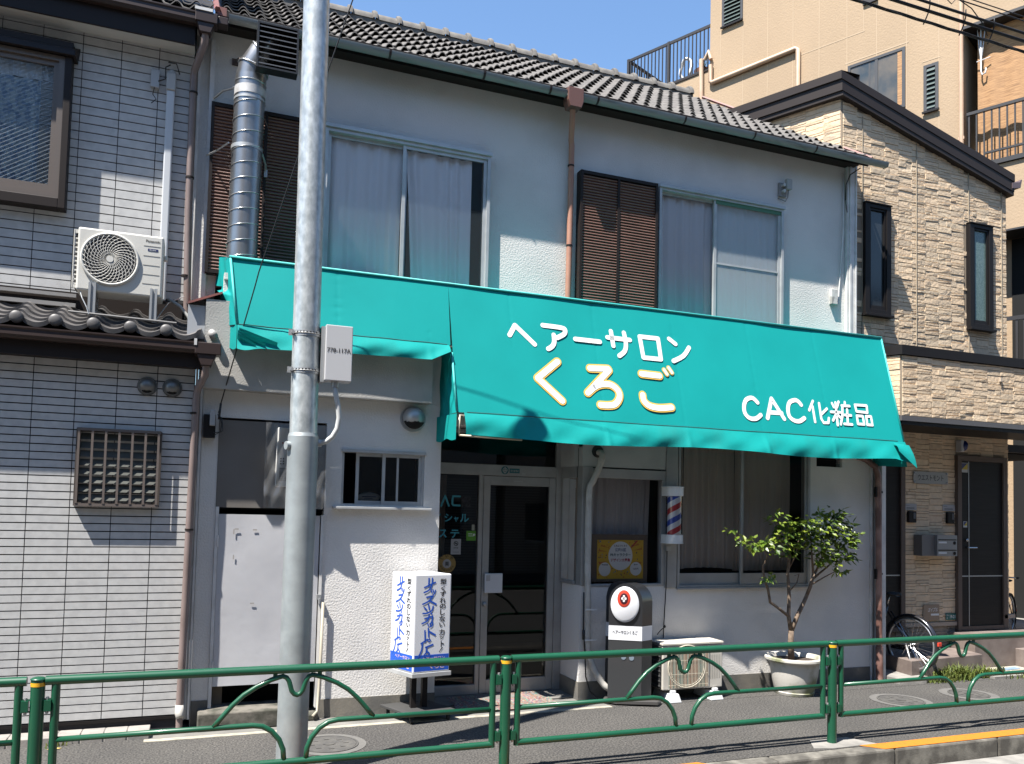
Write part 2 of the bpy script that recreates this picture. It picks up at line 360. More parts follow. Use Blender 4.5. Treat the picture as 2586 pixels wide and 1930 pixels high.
KERBM = mat('kerb_concrete', (0.085, 0.078, 0.066), 0.9, col2=(0.22, 0.205, 0.175), nscale=7, ndetail=10, lo=0.42, hi=0.68, bump=0.5, bscale=70)
mb = MB()
x = -16.0
while x < 30:
    mb.box(x+0.004, x+1.196, 5.39, 5.545, -0.2, 0.002); x += 1.2
structure('kerb', mb, KERBM, bevel=0.018)
structure('gutter_strip', MB().box(-30, 40, 4.95, 5.384, -0.22, -0.160), CONC)
ORANGE = mat('kerb_paint_orange', (0.56, 0.185, 0.010), 0.7, col2=(0.36, 0.14, 0.02), nscale=26, ndetail=8, lo=0.52, hi=0.75, bump=0.3, bscale=90)
structure('kerb_marking', MB().slab([(5.36, 5.548), (5.50, 5.404), (30, 5.404), (30, 5.548)], 0.004, 0.008).slab([(-16, 5.548), (-16, 5.404), (3.86, 5.404), (3.74, 5.548)], 0.004, 0.008), ORANGE)
APR = mat('apron_concrete', (0.155, 0.15, 0.138), 0.9, col2=(0.22, 0.21, 0.19), nscale=3.5, ndetail=8, bump=0.3, bscale=80)
structure('apron', MB().box(-0.3, 7.75, 7.36, 8.6, -0.2, -0.001), APR)
LINE = mat('boundary_mortar', (0.42, 0.385, 0.31), 0.9, col2=(0.28, 0.26, 0.21), nscale=12, ndetail=8)
structure('boundary_strip', MB().slab([(-0.3, 7.30), (1.0, 7.31), (3.95, 7.33), (3.95, 7.39), (2.3, 7.385), (-0.3, 7.37)], -0.1, 0.006), LINE)
structure('wall_foot_asphalt', MB().box(3.955, 9.2, 7.339, 7.72, -0.2, 0.0022), ASPH)
# left house frontage: low paved strip with a brick edge
mb = MB()
PAV = mat('paving_stone', (0.33, 0.30, 0.27), 0.9, col2=(0.24, 0.225, 0.21), nscale=7, bump=0.3)
x = -4.0
while x < -0.36:
    mb.box(x+0.004, x+0.166, 7.415, 7.53, -0.1, 0.062); mb.box(x+0.004, x+0.166, 7.536, 7.64, -0.1, 0.058); x += 0.17
structure('paving_edge', mb, PAV, bevel=0.006)
structure('paving_strip', MB().box(-4.0, -0.302, 7.42, 7.66, -0.1, 0.052), CONC)
structure('driveway', MB().box(9.2, 40, 7.339, 14, -0.2, 0.03), CONC)
# post footing
structure('post_footing', MB().slab([(4.92, 5.60), (5.10, 5.552), (5.56, 5.56), (5.44, 5.80), (5.05, 5.80)], -0.05, 0.005), CONC)

# manhole covers
MH = mat('manhole_iron', (0.085, 0.082, 0.078), 0.7, 0.2, col2=(0.12, 0.115, 0.105), nscale=10, bump=0.5, bscale=40)
MHR = mat('manhole_collar', (0.14, 0.135, 0.125), 0.9, col2=(0.11, 0.105, 0.10), nscale=8)
def manhole(x, y, r, rc, label):
    t = thing('manhole_cover', (x, y, 0), label, 'manhole cover', 'manhole covers in the pavement')
    MB().disc((x, y, 0.004), rc, (0,0,1), 40).build('collar', MHR, t)
    b = MB().lathe([(r+0.012, 0.004), (r+0.012, 0.010), (r-0.004, 0.010), (r-0.004, 0.004)], (x, y, 0), 40); b.build('ring', MH, t)
    b = MB().disc((x, y, 0.009), r-0.008, (0,0,1), 40)
    for i in range(8):
        a = i*math.pi/4; b.box(x+math.cos(a)*r*0.6-0.02, x+math.cos(a)*r*0.6+0.02, y+math.sin(a)*r*0.6-0.02, y+math.sin(a)*r*0.6+0.02, 0.009, 0.013)
    b.disc((x, y, 0.013), 0.05, (0,0,1)); b.build('lid', MH, t)
manhole(1.10, 6.84, 0.225, 0.30, 'round iron manhole cover beside the foot of the steel pole')
manhole(7.10, 6.77, 0.225, 0.31, 'round manhole cover nearest the shop, right of the planter')
manhole(8.12, 6.80, 0.20, 0.30, 'round manhole cover in front of the stone house and weeds')

# =================================================================== SALON
salon = thing('salon_building', (3.7, 7.7, 0), 'white stucco two storey hair salon with grey tiled roof', 'building')
# --- ground floor walls
mb = MB()
mb.wall(0.04, 2.22, 0.0, 2.93, [(0.18, 1.12, 0.0, 2.69), (1.27, 2.06, 1.945, 2.455)], 7.70, 0.14)
mb.box(2.08, 2.22, 7.841, 8.15, 0.0, 2.93)
mb.wall(3.745, 7.585, 0.0, 3.92, [(3.745, 4.885, 1.165, 2.60), (4.885, 6.675, 1.12, 2.75), (6.78, 7.16, 2.52, 2.63)], 7.70, 0.13)
mb.wall(2.22, 3.745, 2.75, 3.92, [], 7.70, 0.13)
mb.box(3.745, 3.86, 7.831, 8.15, 0.0, 1.165)
mb.box(0.17, 7.60, 7.68, 8.15, 3.921, 3.98); mb.wall(0.17, 2.22, 2.931, 3.92, [], 7.70, 0.13)
mb.build('wall', STUCCO, salon)
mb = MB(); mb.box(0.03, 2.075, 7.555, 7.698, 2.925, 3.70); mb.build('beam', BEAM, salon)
mb = MB(); mb.box(1.121, 2.223, 7.692, 7.75, 0.0, 0.168); mb.build('plinth', PLINTH, salon); mb = MB(); mb.box(3.738, 4.3, 7.690, 7.75, 0.0, 0.185); mb.box(3.737, 3.76, 7.751, 8.15, 0.0, 0.185)
mb.box(4.301, 7.585, 7.691, 7.75, 0.0, 0.165); mb.build('plinth', PLINTH, salon); mb = MB(); mb.box(0.045, 0.178, 7.692, 7.75, 0.0, 0.22); mb.build('plinth', PLINTH, salon)
mb = MB(); mb.box(0.10, 0.80, 7.50, 7.88, 0.0, 0.15); mb.box(0.801, 1.12, 7.62, 7.88, 0.0, 0.06); mb.build('threshold', mat('mossy_concrete', (0.17, 0.155, 0.13), 0.95, col2=(0.06, 0.06, 0.045), nscale=7, ndetail=10, lo=0.42, hi=0.62, bump=0.6, bscale=40), salon, bevel=0.012)
mb = MB(); mb.box(2.225, 3.74, 7.80, 8.3, 0.0, 0.018); mb.build('entrance_step', APR, salon, bevel=0.006)
# --- upper wall
mb = MB(); mb.wall(-0.15, 7.60, 3.60, 6.44, [(1.075, 2.765, 4.05, 5.66), (4.86, 6.565, 4.05, 5.675)], 8.15, 0.14); mb.build('upper_wall', STUCCO_UP, salon)
mb = MB()
for a, b, y in ((7.605, 7.632, 8.10), (7.636, 7.664, 8.085), (7.668, 7.72, 8.095), (7.724, 7.745, 8.085)): mb.box(a, b, y, 8.3, 3.9, 6.43)
mb.build('corner_trim', WTRIM, salon); mb = MB()
for a, b, y in ((7.588, 7.61, 7.68), (7.675, 7.70, 7.60), (7.704, 7.74, 7.605)): mb.box(a, b, y, 7.8, 0.0, 3.92)
mb.build('corner_trim', WTRIM, salon); mb = MB()
for a, b, y in ((-0.028, -0.008, 7.63), (-0.005, 0.014, 7.655), (0.017, 0.036, 7.635)): mb.box(a, b, y, 7.75, 0.08, 3.62)
mb.build('corner_trim', WTRIM, salon); mb = MB()
mb.box(-0.02, 0.02, 8.10, 8.149, 3.7, 6.3); mb.box(-0.125, -0.10, 8.12, 8.149, 3.7, 6.3)
mb.build('corner_trim', WTRIM, salon)
# --- core / interiors (dark rooms)
sk = lambda x, y0, y: x - 0.4663*(y-y0)
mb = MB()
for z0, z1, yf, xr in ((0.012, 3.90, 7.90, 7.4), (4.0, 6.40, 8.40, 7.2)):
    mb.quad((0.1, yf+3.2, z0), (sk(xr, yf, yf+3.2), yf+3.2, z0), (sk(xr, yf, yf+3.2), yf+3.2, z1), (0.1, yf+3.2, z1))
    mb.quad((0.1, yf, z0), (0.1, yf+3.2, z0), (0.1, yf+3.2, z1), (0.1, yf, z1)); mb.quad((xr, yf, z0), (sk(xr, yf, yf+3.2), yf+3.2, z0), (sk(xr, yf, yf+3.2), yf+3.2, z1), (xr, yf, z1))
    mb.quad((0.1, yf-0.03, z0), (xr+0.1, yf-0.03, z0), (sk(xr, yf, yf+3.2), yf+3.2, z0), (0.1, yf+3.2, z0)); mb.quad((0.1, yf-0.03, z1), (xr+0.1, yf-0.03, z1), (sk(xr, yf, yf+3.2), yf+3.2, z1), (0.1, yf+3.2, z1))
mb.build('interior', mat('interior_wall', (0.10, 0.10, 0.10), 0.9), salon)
mb = MB(); mb.quad((7.58, 8.3, 0), (sk(7.58, 8.3, 12.4), 12.4, 0), (sk(7.58, 8.3, 12.4), 12.4, 6.5), (7.58, 8.3, 6.5)); mb.quad((0.0, 12.4, 0), (5.6, 12.4, 0), (5.6, 12.4, 6.5), (0.0, 12.4, 6.5)); mb.quad((-0.02, 8.29, 0), (-0.02, 12.4, 0), (-0.02, 12.4, 8.0), (-0.02, 8.29, 8.0))
mb.build('rear_wall', STUCCO_UP, salon)

# --- roof
RX = lambda y: 7.78 - 0.4663*(y-7.87)
def tiled_roof(mb, x0, xr, y0, z0, rows, dy, dz, pitch, amp, lift, th=0.012, ns=8):
    half = pitch*0.56
    def h(x):
        u = (x-x0) % pitch
        if u < half: return amp*math.sin(math.pi*u/half)**0.8
        v = (u-half)/(pitch-half); return -0.006*math.sin(math.pi*v)
    for i in range(rows):
        ya, za = y0+i*dy, z0+i*dz
        xe = xr(ya+dy*0.5); n = int((xe-x0)/pitch*ns)
        cols = [x0 + (xe-x0)*k/n for k in range(n+1)]
        jit = [random.uniform(-0.004, 0.006) for _ in range(int((xe-x0)/pitch/2)+3)]
        V = []
        for xx in cols:
            j = jit[int((xx-x0)/pitch/2)]
            hh = h(xx)
            V.append((xx, ya-0.012, za+lift+hh-th+j)); V.append((xx, ya-0.012, za+lift+hh+j))
            V.append((xx, ya+dy*0.5, za+dz*0.5+lift*0.55+hh*0.86+j)); V.append((xx, ya+dy+0.03, za+dz+0.02+hh*0.7))
        F = []
        for k in range(n):
            b = k*4; F += [(b, b+4, b+5, b+1), (b+1, b+5, b+6, b+2), (b+2, b+6, b+7, b+3)]
        mb.add(V, F)
roof = None
mb = MB(); tiled_roof(mb, 0.06, RX, 7.905, 6.415, 9, 0.255, 0.181, 0.158, 0.048, 0.034)
roof = mb.build('roof', TILE, salon, smooth=True, auto=40)
mb = MB()   # roof deck
ye, ze, yr, zr = 7.90, 6.43, 10.2, 8.05
mb.add([(0.0, ye, ze-0.03), (RX(ye)-0.02, ye, ze-0.03), (RX(yr)-0.02, yr, zr-0.05), (0.0, yr, zr-0.05), (0.0, ye, ze-0.09), (RX(ye)-0.02, ye, ze-0.09), (RX(yr)-0.02, yr, zr-0.12), (0.0, yr, zr-0.12)],
       [(0,1,2,3), (7,6,5,4), (0,4,5,1), (1,5,6,2), (3,2,6,7), (0,3,7,4)])
mb.add([(0.0, yr+0.001, zr-0.05), (RX(yr), yr+0.001, zr-0.05), (RX(12.5), 12.5, 6.43), (0.0, 12.5, 6.43)], [(0,1,2,3)])
mb.build('roof_deck', BLACK, roof)
mb = MB(); mb.box(0.0, 7.70, 7.885, 8.148, 6.395, 6.42); mb.box(0.0, 7.72, 7.882, 7.90, 6.421, 6.47); mb.build('soffit', DBROWN, salon)
mb = MB()   # ridge caps
x = -1.2
while x < 6.55:
    r0 = 0.088
    prof = lambda xx, r: [(xx, 10.19 + r*1.05*math.cos(a), 8.075 + r*1.25*math.sin(a)) for a in [math.pi*q/10 for q in range(11)]]
    x1 = min(x+0.312, 6.62)
    st = [(x, r0), (x1-0.062, r0), (x1-0.060, r0+0.022), (x1-0.03, r0+0.03), (x1-0.001, r0+0.022)]
    V = []; F = []
    for xx, r in st: V += prof(xx, r)
    for i in range(len(st)-1):
        for j in range(10): F.append((i*11+j, i*11+j+1, (i+1)*11+j+1, (i+1)*11+j))
    if x1 > 6.5: F.append(tuple((len(st)-1)*11+j for j in range(11)))
    mb.add(V, F); x += 0.312
mb.box(-1.2, 6.60, 10.11, 10.28, 8.0, 8.078)
mb.build('ridge', RIDGE, salon, smooth=True, auto=40)
mb = MB()   # verge flashing
a, b = Vector((RX(7.9)+0.02, 7.88, 6.47)), Vector((RX(10.1)+0.02, 10.1, 8.08))
mb.tube([a-Vector((0, 0, 0.02)), b-Vector((0, 0, 0.02))], [0.022, 0.022], 6); mb.box(0.02, 0.10, 7.88, 7.96, 6.42, 6.50); mb.tube([(0.02, 7.87, 6.46), (0.0, 8.6, 6.99)], 0.03, 6)
mb.build('verge_flashing', PINKF, salon)
mb = MB()   # gutter, half round, open top
def halfgutter(mb, x0, x1, y, z, r, n=10, th=0.006):
    V = []
    for xx in (x0, x1):
        for k in range(n+1):
            a = math.pi + math.pi*k/n; V.append((xx, y+r*math.cos(a), z+r*1.15*math.sin(a)))
        for k in range(n+1):
            a = 2*math.pi - math.pi*k/n; V.append((xx, y+(r-th)*math.cos(a), z+(r-th)*1.15*math.sin(a)))
    m = 2*(n+1); mb.add(V, [(k, (k+1) % m, (k+1) % m+m, k+m) for k in range(m)])
halfgutter(mb, 0.12, 3.53, 7.845, 6.405, 0.052); halfgutter(mb, 3.72, 7.98, 7.845, 6.40, 0.052)
mb.box(3.53, 3.534, 7.80, 7.89, 6.35, 6.40); mb.box(7.976, 7.98, 7.80, 7.89, 6.345, 6.40)
g = mb.build('gutter', GUTTERW, salon, smooth=True, auto=35)
mb = MB()
for xx in (1.62, 2.60, 3.34, 3.90, 5.0, 5.95, 6.85):
    V = []
    for dx in (-0.012, 0.012):
        for k in range(11):
            a = math.pi + math.pi*k/10; V.append((xx+dx, 7.845+0.058*math.cos(a), 6.405+0.066*math.sin(a)))
    mb.add(V, [(k, k+1, k+12, k+11) for k in range(10)])
mb.build('bracket', GUTTERB, g)
mb = MB(); mb.prism([(3.535, 6.44), (3.715, 6.44), (3.715, 6.30), (3.69, 6.23), (3.56, 6.23), (3.535, 6.30)], 7.775, 7.915); hp = mb.build('hopper', COPPERD, salon, bevel=0.006)
mb = MB(); mb.tube([(3.625, 7.86, 6.24), (3.64, 7.90, 6.16), (3.71, 8.07, 6.00), (3.725, 8.085, 5.95), (3.722, 8.085, 5.0), (3.715, 8.085, 3.95)], 0.032, 14)
dp = mb.build('downpipe', COPPER, salon, smooth=True, auto=50)
mb = MB()
for z in (5.72, 4.83): mb.tube([(3.721, 8.085, z-0.008), (3.721, 8.085, z+0.008)], 0.037, 14)
mb.build('pipe_clamp', DBROWN, dp)
mb = MB(); mb.tube([(7.36, 7.66, 2.66), (7.45, 7.62, 2.62), (7.56, 7.59, 2.54), (7.60, 7.585, 2.44), (7.62, 7.585, 0.42), (7.628, 7.585, 0.0)], 0.036, 14)
mb.tube([(7.62, 7.585, 0.41), (7.628, 7.585, 0.0)], 0.042, 14)
dp2 = mb.build('downpipe', mat('downpipe_pink', (0.36, 0.215, 0.18), 0.45, col2=(0.15, 0.075, 0.06), nscale=2.2, lo=0.5, hi=0.62), salon, smooth=True, auto=50)
mb = MB()
for z in (2.24, 1.27): mb.box(7.545, 7.665, 7.578, 7.592, z-0.012, z+0.012); mb.box(7.545, 7.56, 7.56, 7.592, z-0.06, z+0.06)
mb.build('pipe_clamp', BLACK, dp2)

# --- shutters boxes
def shutter_box(x0, x1, z0, z1, y, mid):
    b = MB(); fw = 0.028
    b.box(x0, x0+fw, y, y+0.11, z0, z1); b.box(x1-fw, x1, y, y+0.11, z0, z1); b.box(x0+fw, x1-fw, y+0.003, y+0.11, z1-0.035, z1); b.box(x0+fw, x1-fw, y+0.003, y+0.11, z0, z0+0.03); b.box(mid-0.014, mid+0.014, y+0.004, y+0.05, z0+0.03, z1-0.035)
    sb = b.build('shutter_box', DBROWN, salon)
    for a, c in ((x0+fw, mid-0.014), (mid+0.014, x1-fw)):
        b = MB(); z = z0+0.03; p = 0.0318
        V = []; n = 0
        while z < z1-0.05:
            V += [(a, y+0.032, z), (c, y+0.032, z), (a, y+0.018, z+0.004), (c, y+0.018, z+0.004), (a, y+0.012, z+0.010), (c, y+0.012, z+0.010), (a, y+0.016, z+0.018), (c, y+0.016, z+0.018), (a, y+0.032, z+p-0.006), (c, y+0.032, z+p-0.006)]
            z += p; n += 5
        b.add(V, [(2*i, 2*i+1, 2*i+3, 2*i+2) for i in range(n-1)])
        b.build('slat_panel', BROWN, sb)
    return sb
shutter_box(0.005, 0.995, 4.06, 5.675, 8.035, 0.50)
shutter_box(3.825, 4.80, 4.06, 5.685, 8.035, 4.298)

def curtain(mb, x0, x1, z0, z1, y, amp, wl_, seed, flare=0.0, n=None):
    rd = random.Random(seed); ph = [rd.uniform(0, 6.28) for _ in range(4)]
    n = n or int((x1-x0)/0.012)
    def fn(u, v):
        xx = x0+(x1-x0)*u; k = 2*math.pi/wl_
        s = (math.sin(k*xx+ph[0]+0.8*math.sin(k*0.37*xx+ph[1])) + 0.45*math.sin(k*2.1*xx+ph[2]+0.6*v))
        return (xx + flare*v*(u-0.5)*0 + 0.012*math.sin(3*v+ph[3]), y + amp*s*(0.55+0.6*(1-v)), z0+(z1-z0)*v)
    mb.grid(fn, n, 14); return mb
# --- upper windows
def win_frame(name, mbs, parent): return mbs.build(name, ALU, parent, bevel=0.003)
b = MB(); b.frame(1.06, 2.785, 4.03, 5.68, 0.032, 8.075, 8.20, wt=0.06); b.box(1.05, 2.795, 8.055, 8.075, 5.655, 5.69)
wf = b.build('window', ALU, salon)
b = MB(); b.frame(1.092, 1.90, 4.062, 5.62, 0.035, 8.125, 8.15); b.frame(1.845, 2.752, 4.062, 5.62, 0.035, 8.095, 8.12); b.build('sash', ALU, wf)
b = MB(); b.quad((1.127, 8.137, 4.09), (1.85, 8.137, 4.09), (1.85, 8.137, 5.59), (1.127, 8.137, 5.59)); b.quad((1.88, 8.107, 4.09), (2.717, 8.107, 4.09), (2.717, 8.107, 5.59), (1.88, 8.107, 5.59)); b.build('pane', GLF, wf)
b = MB(); curtain(b, 1.09, 1.86, 4.0, 5.60, 8.178, 0.022, 0.22, 3)
rd = random.Random(5)
def sidecur(u, v):      # right curtain, pulled away from the meeting stile toward the bottom
    xl = 1.90 + 0.09*(1-v)*(1 if v < 0.75 else (1-v)/0.25); xx = xl+(2.60-xl)*u
    return (xx, 8.160+0.024*math.sin(30*u+1.3*math.sin(9*u))*(1.1-0.5*v), 4.0+1.6*v)
b.grid(sidecur, 70, 14); b.build('curtain', CURT, wf)
b = MB(); b.frame(4.845, 6.595, 4.03, 5.695, 0.032, 8.075, 8.20, wt=0.05); b.box(4.835, 6.605, 8.055, 8.075, 5.672, 5.705)
wf = b.build('window', ALU, salon)
b = MB(); b.frame(4.877, 5.64, 4.062, 5.645, 0.03, 8.13, 8.15); b.frame(5.60, 6.563, 4.062, 5.645, 0.036, 8.095, 8.118); b.box(5.636, 6.527, 8.098, 8.116, 4.88, 4.90); b.build('sash', ALU, wf)
b = MB(); b.box(5.62, 6.56, 8.088, 8.094, 5.60, 5.645); b.build('weather_strip', mat('green_tape', (0.07, 0.20, 0.12), 0.6), wf)
b = MB(); b.quad((4.907, 8.141, 4.09), (5.61, 8.141, 4.09), (5.61, 8.141, 5.615), (4.907, 8.141, 5.615)); b.build('pane', GLS, wf)
b = MB(); b.quad((5.636, 8.106, 4.09), (6.527, 8.106, 4.09), (6.527, 8.106, 5.61), (5.636, 8.106, 5.61)); b.build('insect_screen', GLN, wf)
b = MB(); curtain(b, 4.88, 5.66, 4.0, 5.64, 8.182, 0.022, 0.20, 11); curtain(b, 5.62, 6.56, 4.0, 5.64, 8.165, 0.018, 0.24, 12); b.build('curtain', CURT, wf)

# --- small window, ground floor
b = MB(); b.frame(1.272, 2.058, 1.935, 2.452, 0.02, 7.715, 7.80); b.box(1.262, 2.07, 7.685, 7.714, 2.435, 2.462)
wf = b.build('window', ALU, salon)
b = MB(); b.frame(1.41, 1.69, 1.955, 2.432, 0.03, 7.755, 7.775); b.frame(1.655, 2.038, 1.955, 2.432, 0.03, 7.728, 7.75); b.box(1.795, 1.815, 7.732, 7.748, 1.985, 2.402); b.build('sash', ALU, wf)
b = MB(); b.quad((1.44, 7.766, 1.985), (1.66, 7.766, 1.985), (1.66, 7.766, 2.40), (1.44, 7.766, 2.40)); b.quad((1.685, 7.74, 1.985), (2.008, 7.74, 1.985), (2.008, 7.74, 2.40), (1.685, 7.74, 2.40)); b.build('pane', GLD, wf)
b = MB(); b.sphere((1.55, 7.80, 2.02), 0.11, 14, 8, (1.0, 0.25, 0.42)); pk = b.build('package', WHITEP, loc=(1.55, 7.80, 1.975), smooth=True); set_tags(pk, 'white printed packet lying inside the small ground floor window', 'packet')
b = MB(); b.box(1.48, 1.61, 7.768, 7.7685, 2.02, 2.026); b.box(1.50, 1.58, 7.768, 7.7685, 2.003, 2.008); b.build('print', mat('print_blue', (0.05, 0.08, 0.3), 0.5), pk)
b = MB(); b.box(1.19, 2.125, 7.625, 7.70, 1.905, 1.928); b.build('sill', ALU, wf, bevel=0.003)
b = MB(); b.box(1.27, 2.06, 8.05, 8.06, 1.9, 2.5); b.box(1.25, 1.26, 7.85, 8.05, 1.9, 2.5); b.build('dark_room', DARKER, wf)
# --- metal clad service door and panels
b = MB(); b.box(0.182, 0.21, 7.685, 7.78, 0.15, 1.90); b.build('door_frame', WTRIM, salon); b = MB(); b.box(1.095, 1.12, 7.685, 7.78, 0.10, 1.84); svc = b.build('door_frame', WTRIM, salon)
b = MB(); b.grid(lambda u, v: (0.212+0.872*u, 7.69 + 0.003*math.sin(9*v+2*u)*math.sin(7*u+1), 0.335+1.50*v), 24, 40); b.box(0.212, 1.084, 7.70, 7.715, 0.335, 1.835)
sdoor = b.build('service_door', SHEETM, salon, smooth=True)
b = MB()
for z in (1.60, 0.50): b.cyl((0.208, 7.683, z-0.05), (0.208, 7.683, z+0.05), 0.008, 8)
b.build('hinge', WTRIM, sdoor)
b = MB(); b.box(1.075, 1.115, 7.66, 7.682, 1.075, 1.12); b.cyl((1.10, 7.655, 1.04), (1.10, 7.655, 1.085), 0.008, 8); b.build('padlock', GALVL, sdoor)
b = MB()
for xx, z, ww, hh in ((0.345, 1.70, 0.035, 0.012), (0.335, 1.66, 0.010, 0.045), (0.50, 1.695, 0.035, 0.012), (0.34, 1.44, 0.010, 0.04), (0.50, 1.045, 0.035, 0.012)): b.box(xx, xx+ww, 7.679, 7.682, z, z+hh)
b.build('tape_residue', mat('old_tape', (0.36, 0.34, 0.32), 0.8), sdoor)
b = MB(); b.box(0.182, 0.605, 7.69, 7.71, 1.895, 2.668); gp = b.build('cover_panel', PANELG, salon)
b = MB(); b.box(0.606, 1.118, 7.71, 7.73, 1.895, 2.668); b.build('cover_panel', mat('panel_mid_grey', (0.20, 0.20, 0.195), 0.6), salon)
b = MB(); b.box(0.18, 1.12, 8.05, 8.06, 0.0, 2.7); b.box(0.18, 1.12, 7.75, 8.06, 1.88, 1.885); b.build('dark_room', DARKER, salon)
b = MB(); b.box(0.82, 0.835, 7.79, 7.81, 0.15, 0.335); b.box(0.215, 0.30, 7.8, 7.83, 0.15, 0.33); b.box(0.86, 1.05, 7.80, 7.815, 0.24, 0.255); b.box(0.86, 1.05, 7.80, 7.815, 0.12, 0.135); b.build('door_slat', mat('old_wood', (0.16, 0.14, 0.12), 0.9), salon)
b = MB(); b.tube([(1.135, 7.66, 1.05), (1.13, 7.66, 0.4), (1.115, 7.64, 0.08), (1.07, 7.60, 0.045)], 0.014, 8); b.build('drain_pipe', mat('drain_beige', (0.42, 0.38, 0.30), 0.6), salon, smooth=True)
# --- red flashing at the lower roof step
b = MB(); b.add([(-0.12, 7.56, 3.66), (0.16, 7.54, 3.775), (0.16, 8.15, 3.90), (-0.12, 8.15, 3.78), (-0.12, 7.56, 3.64), (0.16, 7.54, 3.755)], [(0,1,2,3), (4,5,1,0)]); b.build('flashing', PINKF, salon)
b = MB(); b.box(-0.115, 0.028, 7.60, 7.9, 3.15, 3.645); b.build('side_cladding', mat('grey_cladding', (0.42, 0.44, 0.46), 0.5), salon)
# --- hood vent, dark vent
b = MB(); b.disc((1.93, 7.685, 2.78), 0.125, (0,-1,0), 28, h=0.02)
hv = b.build('vent_base', GALVL, salon, smooth=True, auto=40)
def hood(c, r, d, m, parent, lo=0.14, hi=0.62, half=52):
    n, k = 36, 12; P_ = lambda i, j: (c[0]+r*math.cos(math.pi/2*j/k)*math.cos(2*math.pi*i/n), c[1]-d*math.sin(math.pi/2*j/k), c[2]+r*math.cos(math.pi/2*j/k)*math.sin(2*math.pi*i/n))
    dome, mouth = MB(), MB()
    for i in range(n):
        for j in range(k):
            a = 360*(i+0.5)/n; v = (j+0.5)/k; t = abs(a-270)/half
            tgt = mouth if t < 1 and lo < v < lo+(hi-lo)*math.sqrt(max(0, 1-t*t)) else dome
            tgt.add([P_(i, j), P_(i+1, j), P_(i+1, j+1), P_(i, j+1)], [(0,1,2,3)])
    h = dome.build('vent_hood', m, parent, smooth=True); mouth.build('vent_mouth', DARKER, h); return h
hood((1.93, 7.665, 2.785), 0.108, 0.13, GALVL, hv, 0.05, 0.78, 70)
b = MB(); b.box(6.78, 7.16, 7.80, 7.81, 2.51, 2.64); 
for i in range(5): b.box(6.785, 7.155, 7.73, 7.74, 2.53+i*0.022, 2.534+i*0.022)
b.build('vent_opening', DARKER, salon)

# --- shop front: entrance recess
Y = 8.15
b = MB()
b.box(2.222, 3.70, Y, Y+0.06, 2.285, 2.40); b.box(2.222, 3.70, Y, Y+0.06, 2.72, 2.76)
b.box(2.775, 2.822, Y, Y+0.06, 0.02, 2.285); b.box(3.652, 3.742, Y-0.01, Y+0.06, 0.02, 2.76); b.box(2.222, 2.25, Y, Y+0.06, 0.02, 2.285); b.box(2.25, 2.775, Y, Y+0.06, 0.02, 0.12)
ef = b.build('entrance_frame', ALU_D, salon, bevel=0.004)
b = MB(); b.quad((2.225, Y+0.03, 2.40), (3.652, Y+0.03, 2.40), (3.652, Y+0.03, 2.72), (2.225, Y+0.03, 2.72)); b.quad((2.25, Y+0.03, 0.12), (2.775, Y+0.03, 0.12), (2.775, Y+0.03, 2.285), (2.25, Y+0.03, 2.285)); b.build('pane', GLD, ef)
b = MB(); b.frame(2.825, 3.648, 0.022, 2.28, 0.075, Y-0.005, Y+0.045, wb=0.14, wt=0.095); dr = b.build('door', ALU_D, salon, bevel=0.004)
b = MB(); b.quad((2.9, Y+0.02, 0.16), (3.573, Y+0.02, 0.16), (3.573, Y+0.02, 2.185), (2.9, Y+0.02, 2.185)); b.build('pane', GLD, dr)
b = MB(); b.sphere((2.858, Y-0.03, 0.942), 0.026, 14, 8, (1, 0.7, 1)); b.build('knob', GALVL, dr, smooth=True)
b = MB(); b.box(2.846, 3.044, Y-0.045, Y-0.012, 1.06, 1.262); hp_ = b.build('letter_plate', WHITEP, dr, bevel=0.006)
b = MB(); b.box(2.862, 2.905, Y-0.0475, Y-0.0455, 1.185, 1.245); b.build('notice', mat('notice_grey', (0.5, 0.5, 0.5), 0.6), hp_)
b = MB(); b.box(3.16, 3.26, Y-0.008, Y-0.0055, 2.228, 2.236); b.build('door_tag', GALVL, dr)
b = MB(); b.box(2.22, 3.745, 7.845, 8.15, 2.765, 2.80); b.build('entrance_ceiling', mat('ceiling_grey', (0.30, 0.30, 0.30), 0.9), salon)
# dim things inside the shop
b = MB(); curtain(b, 2.26, 2.47, 0.3, 2.28, 8.30, 0.015, 0.07, 21); b.build('curtain', CURTB, ef)
b = MB()
for i in range(34): b.box(2.5, 3.66, 8.62, 8.626, 1.25+i*0.03, 1.266+i*0.03)
b.build('window_blind', mat('blind_grey', (0.12, 0.12, 0.12), 0.7), salon)
# --- bay: side window, posts, poster window, big window
Y = 7.70
b = MB()
b.box(3.745, 3.862, Y-0.012, Y+0.11, 1.165, 2.40); b.box(3.862, 4.74, Y-0.010, Y+0.09, 2.285, 2.385); b.box(3.862, 4.74, Y-0.006, Y+0.09, 1.15, 1.178); b.box(4.70, 4.745, Y-0.008, Y+0.09, 1.178, 2.285); b.box(4.745, 4.89, Y-0.014, Y+0.10, 1.13, 2.80)
b.box(3.715, 3.7445, Y+0.112, Y+0.44, 1.165, 1.205); b.box(3.715, 3.7445, Y+0.112, Y+0.44, 2.28, 2.40); b.box(3.712, 3.744, Y+0.40, Y+0.438, 1.205, 2.28)
bf = b.build('bay_frame', ALU_D, salon, bevel=0.004)
b = MB(); b.quad((3.862, Y+0.05, 1.178), (4.70, Y+0.05, 1.178), (4.70, Y+0.05, 2.285), (3.862, Y+0.05, 2.285)); b.build('pane', GLS, bf)
b = MB(); b.quad((3.73, Y+0.11, 1.2), (3.73, Y+0.40, 1.2), (3.73, Y+0.40, 2.28), (3.73, Y+0.11, 2.28)); b.build('pane', GLD, bf)
